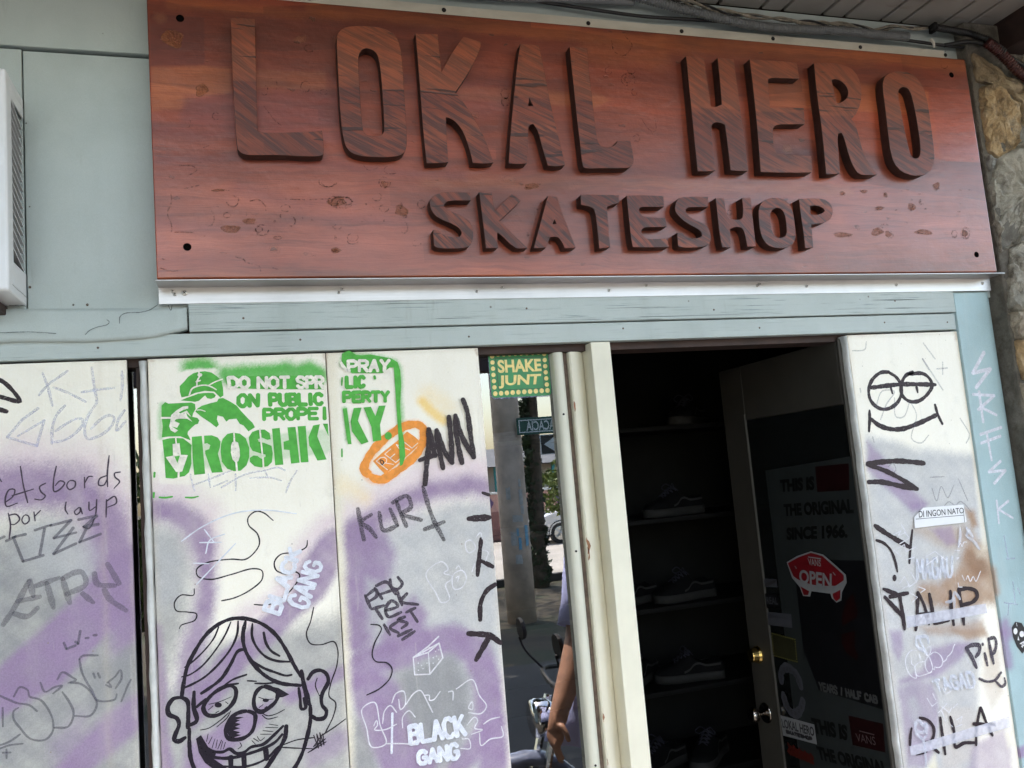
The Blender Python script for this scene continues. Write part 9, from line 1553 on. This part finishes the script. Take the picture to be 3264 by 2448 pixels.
t_ivy = thing('ivy', 'dark ivy climbing the trunk of the street tree behind the pole', 'plant', (5.0, -11.8, -.21))
make_crown('foliage', t_ivy, [(4.70 + .03 * math.sin(k * 1.7), -11.88, -.1 + k * .17, .17 - .002 * k) for k in range(30)], 5200, .055, 'leaf_dark', 9)
tree('small sunlit tree in front of the pink wall across the road', 7.3, -15.9, 1.4, .09, blobs(6.9, -15.9, 1.75, .85, .7, .75, 12, 15), 2600, .075, 'leaf_lime', 15, TG)
tree('low dark bushy tree left of the utility pole', 2.6, -12.6, 1.2, .10, blobs(2.5, -12.6, 1.15, 1.15, .8, 1.0, 14, 25), 4200, .08, 'leaf_dark', 25, TG)
tree('broad leafy tree overhanging the pavement left of the shop', -3.6, -4.6, 3.0, .2, blobs(-3.5, -4.4, 3.6, 2.6, 2.0, 2.3, 20, 35), 9000, .11, 'leaf_green', 35, TG, .2)
tree('spreading shade tree over the verge in front of the shop', .6, -9.0, 5.6, .24, blobs(1.4, -8.0, 6.9, 4.6, 3.0, 1.3, 30, 45), 14000, .19, 'leaf_green', 45, TG)
tree('young yellow-green sapling facing the shutters', -1.15, -6.9, 1.6, .05, blobs(-1.1, -6.8, 1.3, .55, .5, 1.15, 14, 55), 2400, .07, 'leaf_lime', 55, TG)

# pink wall across the road
pw = thing('boundary_wall', 'low pink wall with painted purple diamonds across the road', 'wall', (11, -24, -.21))
box('body', 2.0, 26, -24.15, -23.9, -.21, 1.25, plain('wall_pink', (.50, .29, .24), .8, .15, 3), pw, .01)
box('coping', 1.97, 26.03, -24.19, -23.86, 1.252, 1.32, M['sign_white'], pw, .01)
box('plinth', 2.0, 26, -23.899, -23.86, -.21, .70, plain('plinth_rose', (.30, .14, .12), .85, .2, 3), pw, .01)
plain('diamond_purple', (.12, .07, .17), .7, .1, 10)
for k in range(20):
    x = 2.6 + k * 1.15; bm = bmesh.new()
    bm.faces.new([bm.verts.new(p) for p in ((x, -23.895, .78), (x + .13, -23.895, .98), (x, -23.895, 1.18), (x - .13, -23.895, .98))]); obj('diamond', bm, M['diamond_purple'], pw)
hs = thing('roadside_house', 'pale single-storey house with teal posts behind the pink wall', 'building', (13, -31, -.21))
box('wall', 6, 22, -34, -29, -.21, 2.2, plain('house_cream', (.55, .52, .45), .8, .1, 2), hs, .02)
bm = bmesh.new(); add_loft(bm, [[(5.5, y, z) for y, z in ((-35, 2.21), (-28.2, 2.21), (-31.6, 3.0))], [(22.5, y, z) for y, z in ((-35, 2.21), (-28.2, 2.21), (-31.6, 3.0))]]); obj('roof', bm, plain('roof_grey', (.10, .10, .105), .7, .2, 3), hs)
for k in range(7): box('post', 6.4 + k * 2.3, 6.52 + k * 2.3, -28.5, -28.38, -.21, 2.2, plain('teal_paint', (.03, .30, .30), .5, .1, 8), hs, .01)

# car
def make_car(x0, y0):
    car = thing('parked_car', 'white hatchback parked nose to the left on the sunny road', 'car', (x0 + 2, y0 - .85, -.2))
    plain('car_white', (.70, .68, .66), .25, .03, 4, coat=.8); plain('car_glass', (.015, .017, .018), .05, .1, 4); plain('tyre_rubber', (.018, .018, .018), .8, .2, 30); plain('car_trim', (.02, .02, .02), .5, .2, 20)
    prof = [(0.0, .42), (.02, .60), (.10, .74), (.40, .84), (.95, .92), (1.15, .97), (1.75, 1.36), (2.1, 1.45), (2.8, 1.47), (3.4, 1.40), (3.72, 1.05), (3.86, .92), (3.90, .55), (3.85, .30), (3.3, .24), (.35, .24), (.05, .28)]
    bm = bmesh.new(); rr = []
    for f, ins, dz in ((0, .09, .0), (.03, .02, .0), (.10, .0, .0), (.5, .0, .012), (.90, .0, .0), (.97, .02, .0), (1, .09, .0)):
        r = []
        for x, z in prof:
            tum = max(0, z - .9) * .36
            yy = (f - .5) * 1.66
            yy = math.copysign(max(0, abs(yy) - tum * abs(yy) / .83), yy) if yy else 0
            r.append((x0 + x + (1.9 - x) / 1.9 * ins * .5, y0 - .83 + yy, -.2 + z + (dz if z > .5 else 0)))
        rr.append(r)
    add_loft(bm, rr); bmesh.ops.recalc_face_normals(bm, faces=bm.faces)
    bmesh.ops.bevel(bm, geom=[e for e in bm.edges if len(e.link_faces) == 2 and e.calc_face_angle(0) > .5], offset=.03, segments=2, affect='EDGES')
    body = obj('body', bm, M['car_white'], car, smooth=False)
    for s in (0, 1):
        yb = y0 - .83 + (1 if s == 0 else -1) * .72
        for k, quad in enumerate(([(1.30, 1.0), (1.80, 1.33), (2.30, 1.40), (2.30, .99)], [(2.36, .99), (2.36, 1.40), (3.0, 1.38), (3.30, 1.02)])):
            bm = bmesh.new(); o_ = .004 if s == 0 else -.004
            bm.faces.new([bm.verts.new((x0 + x, y0 - .83 + (1 if s == 0 else -1) * (.83 - max(0, z - .9) * .36 * 1.0 + .006), -.2 + z)) for x, z in quad]); obj('side_window', bm, M['car_glass'], car)
        for wx in (.62, 3.12):
            yc = y0 - .02 if s == 0 else y0 - 1.64
            bm = bmesh.new(); n = 28; dirn = 1 if s == 0 else -1
            add_loft(bm, [[(x0 + wx + r * math.cos(2 * math.pi * k / n), yc + dirn * d, .09 + r * math.sin(2 * math.pi * k / n)) for k in range(n)] for r, d in ((.20, -.16), (.28, -.16), (.29, -.12), (.29, .00), (.275, .03), (.19, .03))])
            bmesh.ops.recalc_face_normals(bm, faces=bm.faces); wh = obj('wheel', bm, M['tyre_rubber'], car, smooth=False)
            bm = bmesh.new(); add_loft(bm, [[(x0 + wx + r * math.cos(2 * math.pi * k / n), yc + dirn * d, .09 + r * math.sin(2 * math.pi * k / n)) for k in range(n)] for r, d in ((.188, .0), (.188, .033), (.17, .035))])
            for k in range(5):
                a = 2 * math.pi * k / 5
                add_tube(bm, [(x0 + wx, yc + dirn * .04, .09), (x0 + wx + .17 * math.cos(a), yc + dirn * .04, .09 + .17 * math.sin(a))], .022, 6)
            bmesh.ops.recalc_face_normals(bm, faces=bm.faces); obj('rim', bm, M['steel'], wh)
            bm = bmesh.new(); rr = [(x0 + wx + .335 * math.cos(a), yc + dirn * .018, .09 + .335 * math.sin(a)) for a in [math.pi * k / 14 for k in range(-1, 16)]]
            add_tube(bm, rr, .016, 6); obj('wheel_arch', bm, M['car_trim'], car)
    for yy in (y0 - .12, y0 - 1.54):
        bm = bmesh.new(); add_box(bm, x0 + .005, x0 + .22, yy - .15, yy + .10, -.2 + .60, -.2 + .74, .03, 3); obj('headlight', bm, M['chrome'], car)
    bm = bmesh.new(); bm.faces.new([bm.verts.new(p) for p in ((x0 + 1.17, y0 - .16, .80), (x0 + 1.72, y0 - .30, 1.14), (x0 + 1.72, y0 - 1.36, 1.14), (x0 + 1.17, y0 - 1.50, .80))])
    for v in bm.verts: v.co.z += .012; v.co.x -= .012
    obj('windscreen', bm, M['car_glass'], car)
    box('bumper', x0 - .03, x0 + .12, y0 - 1.58, y0 - .08, .07, .22, M['car_trim'], car, .03)
    bm = bmesh.new(); add_box(bm, x0 + 1.32, x0 + 1.46, y0 + .0, y0 + .15, .78, .90, .03); obj('wing_mirror', bm, M['car_white'], car)
    return car
make_car(C['car'][0][0] - .30, -20.26)

# motorcycle beside the person
plain('bike_blue', (.20, .22, .30), .25, .1, 8, coat=.7)
mc = thing('motorcycle', 'small silver-blue motorcycle parked on the pavement behind the person', 'motorcycle', (1.7, -1.5, -.2))
by = -1.53
def wheel_y(bm_t, x, r):
    add_loft(bm_t, [[(x + q * math.cos(2 * math.pi * k / 30), by + d, -.2 + r + q * math.sin(2 * math.pi * k / 30)) for k in range(30)] for q, d in ((r - .07, -.035), (r - .02, -.045), (r, -.015), (r, .015), (r - .02, .045), (r - .07, .035), (r - .07, -.035))], False)
for x in (1.09, 2.31):
    bm = bmesh.new(); wheel_y(bm, x, .29); w = obj('wheel', bm, M['tyre_rubber'], mc, smooth=True)
    bm = bmesh.new()
    for k in range(10):
        a = math.pi * k / 5; add_tube(bm, [(x, by + (.03 if k % 2 else -.03), .09), (x + .215 * math.cos(a), by, .09 + .215 * math.sin(a))], .005, 5)
    add_disc(bm, (x, by - .05, .09), (0, 1, 0), .045, .10, 16); obj('rim', bm, M['steel'], w)
bm = bmesh.new(); rr = []
for k in range(11):
    a = R(15 + 145 * k / 10); rr.append([(1.09 + .335 * math.cos(a) - .0, by + yy, .10 + (.335 + h) * math.sin(a)) for yy, h in ((-.06, -.03), (-.05, .01), (0, .025), (.05, .01), (.06, -.03))])
add_loft(bm, rr); obj('front_fender', bm, M['bike_blue'], mc, smooth=True)
bm = bmesh.new()
for s in (-.075, .075): add_tube(bm, [(1.09, by + s, .09), (1.26, by + s, .66)], .019, 8)
obj('fork', bm, M['chrome'], mc)
bm = bmesh.new(); add_loft(bm, [[(1.17 + d, by + r * math.cos(2 * math.pi * k / 22), .585 + r * math.sin(2 * math.pi * k / 22)) for k in range(22)] for r, d in ((.078, -.02), (.085, .0), (.080, .05), (.05, .10))]); bmesh.ops.recalc_face_normals(bm, faces=bm.faces); obj('headlamp', bm, M['chrome'], mc, smooth=True)
bm = bmesh.new(); add_tube(bm, catmull([(1.42, by + .34, .72), (1.30, by + .24, .74), (1.28, by, .70), (1.30, by - .24, .74), (1.42, by - .34, .72)], .04), .013, 8); obj('handlebar', bm, M['dark_steel'], mc)
for s in (-1, 1):
    bm = bmesh.new(); add_tube(bm, catmull([(1.30, by + .22 * s, .74), (1.22, by + .25 * s, .84), (1.20, by + .26 * s, .90)], .02), .006, 6)
    add_disc(bm, (1.205, by + .26 * s, .935), (1, 0, .1), .052, .02, 18, .006); obj('mirror', bm, M['dark_steel'], mc)
bm = bmesh.new(); add_loft(bm, [[(x, by + w * math.cos(2 * math.pi * k / 16), z + h * math.sin(2 * math.pi * k / 16)) for k in range(16)] for x, w, z, h in ((1.32, .06, .56, .06), (1.42, .13, .57, .11), (1.60, .14, .56, .12), (1.78, .09, .52, .07))]); obj('fuel_tank', bm, M['bike_blue'], mc, smooth=True)
bm = bmesh.new(); add_loft(bm, [[(x, by + w * math.cos(2 * math.pi * k / 14), z + h * math.sin(2 * math.pi * k / 14)) for k in range(14)] for x, w, z, h in ((1.76, .09, .52, .05), (1.9, .13, .52, .06), (2.2, .13, .56, .055), (2.42, .09, .60, .04))]); obj('seat', bm, M['cable_black'], mc, smooth=True)
bm = bmesh.new(); add_box(bm, 1.48, 1.84, by - .12, by + .12, .05, .36, .04, 3); obj('engine', bm, M['dark_steel'], mc)
bm = bmesh.new(); add_tube(bm, catmull([(1.5, by - .14, .10), (1.9, by - .17, .03), (2.45, by - .17, .14)], .05), .034, 10); obj('exhaust', bm, M['chrome'], mc)

# person standing beside the camera
plain('skin', (.38, .185, .11), .5, .22, 26)
plain('shirt_lavender', (.50, .51, .80), .8, .08, 14)
plain('shorts_dark', (.03, .032, .045), .85, .15, 30)
plain('hair_dark', (.012, .010, .009), .9, .5, 160, bump=1.0, spec=.1)
plain('shoe_grey', (.10, .10, .11), .7, .2, 30)
ppx, ppy, g0 = 1.475, -1.20, -.2
pers = thing('person', 'person in a loose lavender T-shirt standing with one bare arm hanging beside a motorcycle', 'person', (ppx, ppy, g0))
def skin_body(name, nodes, edges, mat, parent, sub=2):
    me = bpy.data.meshes.new(name)
    names = list(nodes); ix = {n: i for i, n in enumerate(names)}
    me.from_pydata([nodes[n][:3] for n in names], [(ix[a], ix[b]) for a, b in edges], [])
    o = obj(name, me, mat, parent)
    md = o.modifiers.new('skin', 'SKIN'); md.use_smooth_shade = True
    for i, n in enumerate(names):
        v = me.skin_vertices[0].data[i]; r = nodes[n][3]; v.radius = r if isinstance(r, tuple) else (r, r); v.use_root = n == 'pelvis'
    o.modifiers.new('sub', 'SUBSURF').levels = sub; o.modifiers['sub'].render_levels = sub
    return o
Pn = lambda dx, dy, h, r: (ppx + dx, ppy + dy, g0 + h, r)
nodes = {'pelvis': Pn(0, 0, .98, (.15, .11)), 'waist': Pn(0, .0, 1.15, (.135, .10)), 'chest': Pn(0, -.005, 1.36, (.165, .115)), 'collar': Pn(0, -.01, 1.50, (.11, .08)), 'neck': Pn(0, 0, 1.58, .055), 'skull0': Pn(0, .015, 1.66, .075), 'skull1': Pn(0, .01, 1.74, .092), 'skull2': Pn(0, 0, 1.80, .078)}
edges = [('pelvis', 'waist'), ('waist', 'chest'), ('chest', 'collar'), ('collar', 'neck'), ('neck', 'skull0'), ('skull0', 'skull1'), ('skull1', 'skull2')]
for s, nm in ((-1, 'a'), (1, 'b')):
    nodes.update({'sh' + nm: Pn(.168 * s, -.01, 1.455, .054), 'el' + nm: Pn(.205 * s, .03, 1.19, .052), 'fa' + nm: Pn(.26 * s, .08, 1.07, .058), 'wr' + nm: Pn(.355 * s, .15, .935, .040), 'pm' + nm: Pn(.383 * s, .17, .88, (.040, .022)), 'pn' + nm: Pn(.392 * s, .178, .84, (.040, .020)),
                  'hp' + nm: Pn(.09 * s, 0, .92, .098), 'kn' + nm: Pn(.105 * s, .02, .52, .060), 'cf' + nm: Pn(.11 * s, -.015, .38, .058), 'an' + nm: Pn(.115 * s, -.02, .10, .038), 'hl' + nm: Pn(.115 * s, -.03, .055, .042), 'to' + nm: Pn(.125 * s, .16, .035, (.042, .026))})
    edges += [('collar', 'sh' + nm), ('sh' + nm, 'el' + nm), ('el' + nm, 'fa' + nm), ('fa' + nm, 'wr' + nm), ('wr' + nm, 'pm' + nm), ('pm' + nm, 'pn' + nm), ('pelvis', 'hp' + nm), ('hp' + nm, 'kn' + nm), ('kn' + nm, 'cf' + nm), ('cf' + nm, 'an' + nm), ('an' + nm, 'hl' + nm), ('hl' + nm, 'to' + nm)]
    for k, (dy, ln) in enumerate(((-.028, .072), (-.008, .085), (.012, .080), (.030, .062))):
        b = Vector(nodes['pn' + nm][:3]); n0 = 'f%s%d' % (nm, k)
        for j, (f, cx_, r) in enumerate(((.25, 0, .0095), (.62, -.006, .0085), (1.0, -.018, .0072))):
            nodes[n0 + str(j)] = (b.x + cx_ * s, b.y + dy, b.z - .012 - ln * f, r)
        edges += [('pn' + nm, n0 + '0'), (n0 + '0', n0 + '1'), (n0 + '1', n0 + '2')]
    b = Vector(nodes['pm' + nm][:3])
    for j, (dx, dy, dz, r) in enumerate(((-.012, .042, .012, .012), (-.022, .060, -.016, .0105), (-.028, .062, -.046, .0085))): nodes['t%s%d' % (nm, j)] = (b.x + dx * s, b.y + dy, b.z + dz, r)
    edges += [('pm' + nm, 't%s0' % nm), ('t%s0' % nm, 't%s1' % nm), ('t%s1' % nm, 't%s2' % nm)]
skin_body('body', nodes, edges, M['skin'], pers)
hx, hy, hz = ppx, ppy + .008, g0 + 1.735
bm = bmesh.new(); bmesh.ops.create_uvsphere(bm, u_segments=20, v_segments=14, radius=1.0)
for v in bm.verts:
    c = v.co; front = max(0, c.y)
    v.co = Vector((hx + c.x * .099, hy - .012 + c.y * (.108 if c.y < 0 else .092), hz + .035 + c.z * (.088 if c.z > 0 else .088 * (1 - .85 * front))))
for v in bm.verts: v.co += (v.co - Vector((hx, hy, hz))).normalized() * random.uniform(-.004, .005)
obj('hair', bm, M['hair_dark'], pers, smooth=True)
bm = bmesh.new(); add_loft(bm, [[(hx + w * math.cos(a), hy + .086 + d * max(0, math.sin(a)), hz - .01 + z) for a in [2 * math.pi * k / 10 for k in range(10)]] for w, d, z in ((.006, .006, .03), (.009, .014, .005), (.014, .026, -.018), (.010, .012, -.028))]); obj('nose', bm, M['skin'], pers, smooth=True)
for s in (-1, 1):
    bm = bmesh.new(); bmesh.ops.create_uvsphere(bm, u_segments=10, v_segments=8, radius=.0115); bmesh.ops.translate(bm, verts=bm.verts, vec=(hx + .032 * s, hy + .083, hz + .018)); obj('eye', bm, M['ink'], pers, smooth=True)
    bm = bmesh.new(); bmesh.ops.create_uvsphere(bm, u_segments=12, v_segments=8, radius=1); 
    for v in bm.verts: v.co = Vector((hx + .096 * s + v.co.x * .012, hy - .005 + v.co.y * .022, hz - .002 + v.co.z * .033))
    obj('ear', bm, M['skin'], pers, smooth=True)
bm = bmesh.new(); add_tube(bm, [(hx - .026, hy + .086, hz - .058), (hx, hy + .093, hz - .061), (hx + .026, hy + .086, hz - .058)], .006, 6); obj('mouth', bm, plain('lip', (.28, .10, .08), .5, .1, 30), pers)
bm = bmesh.new(); n = 36; rr = []
for h, w, d, fold in ((.77, .275, .185, .018), (.88, .262, .172, .012), (1.05, .212, .148, .007), (1.22, .205, .142, .004), (1.38, .215, .140, .002), (1.46, .222, .138, 0), (1.505, .218, .130, 0), (1.545, .165, .112, 0), (1.578, .080, .078, 0)):
    rr.append([(ppx - max(0, 1.08 - h) * .30 + (w + fold * math.sin(7 * a + h * 9)) * math.copysign(abs(math.cos(a)) ** .85, math.cos(a)), ppy + (d + fold * math.sin(5 * a + h * 14)) * math.copysign(abs(math.sin(a)) ** .85, math.sin(a)), g0 + h + (.012 * math.sin(3 * a) if h < .8 else 0)) for a in [2 * math.pi * k / n for k in range(n)]])
add_loft(bm, rr, False)
for s in (-1, 1):
    A, B = Vector((ppx + .13 * s, ppy - .012, g0 + 1.485)), Vector((ppx + .208 * s, ppy + .03, g0 + 1.22)); ax = (B - A).normalized(); u = ax.cross(Vector((0, 1, 0))).normalized(); v = ax.cross(u)
    add_loft(bm, [[A.lerp(B, f) + (u * math.cos(a) + v * math.sin(a)) * (r + .004 * math.sin(5 * a + f * 6)) for a in [2 * math.pi * k / 20 for k in range(20)]] for f, r in ((0, .080), (.25, .084), (.6, .080), (1.0, .078))], False)
bmesh.ops.recalc_face_normals(bm, faces=bm.faces)
o = obj('shirt', bm, M['shirt_lavender'], pers, smooth=True); md = o.modifiers.new('solid', 'SOLIDIFY'); md.thickness = .004
bm = bmesh.new()
for s in (-1, 1):
    add_loft(bm, [[(ppx + x * s + r * math.cos(a), ppy + .01 + r * .95 * math.sin(a), g0 + h + .008 * math.sin(3 * a)) for a in [2 * math.pi * k / 24 for k in range(24)]] for h, r, x in ((.50, .098, .105), (.62, .102, .102), (.80, .112, .095), (.98, .118, .085))], False)
bmesh.ops.recalc_face_normals(bm, faces=bm.faces); o = obj('shorts', bm, M['shorts_dark'], pers, smooth=True); md = o.modifiers.new('solid', 'SOLIDIFY'); md.thickness = .004
for s in (-1, 1):
    bm = bmesh.new(); add_loft(bm, [[(ppx + .118 * s + w * math.cos(a), ppy + .065 + l * math.sin(a), g0 + h) for a in [2 * math.pi * k / 24 for k in range(24)]] for h, w, l in ((.0, .046, .145), (.02, .050, .148), (.06, .046, .130), (.09, .040, .085), (.10, .030, .05))]); bmesh.ops.recalc_face_normals(bm, faces=bm.faces); obj('shoe', bm, M['shoe_grey'], pers, smooth=True)
# beam across the outer edge of the porch
pb = thing('porch_beam', 'dark timber beam on two posts in front of the shop', 'beam', (1, -4.05, -.2))
box('beam', -5.2, 9.0, -4.12, -4.0, 2.50, 2.74, M['dark_timber'], pb, .006)
for x in (-5.0, 8.8): box('post', x - .06, x + .06, -4.12, -4.0, -.2, 2.4985, M['dark_timber'], pb, .006)
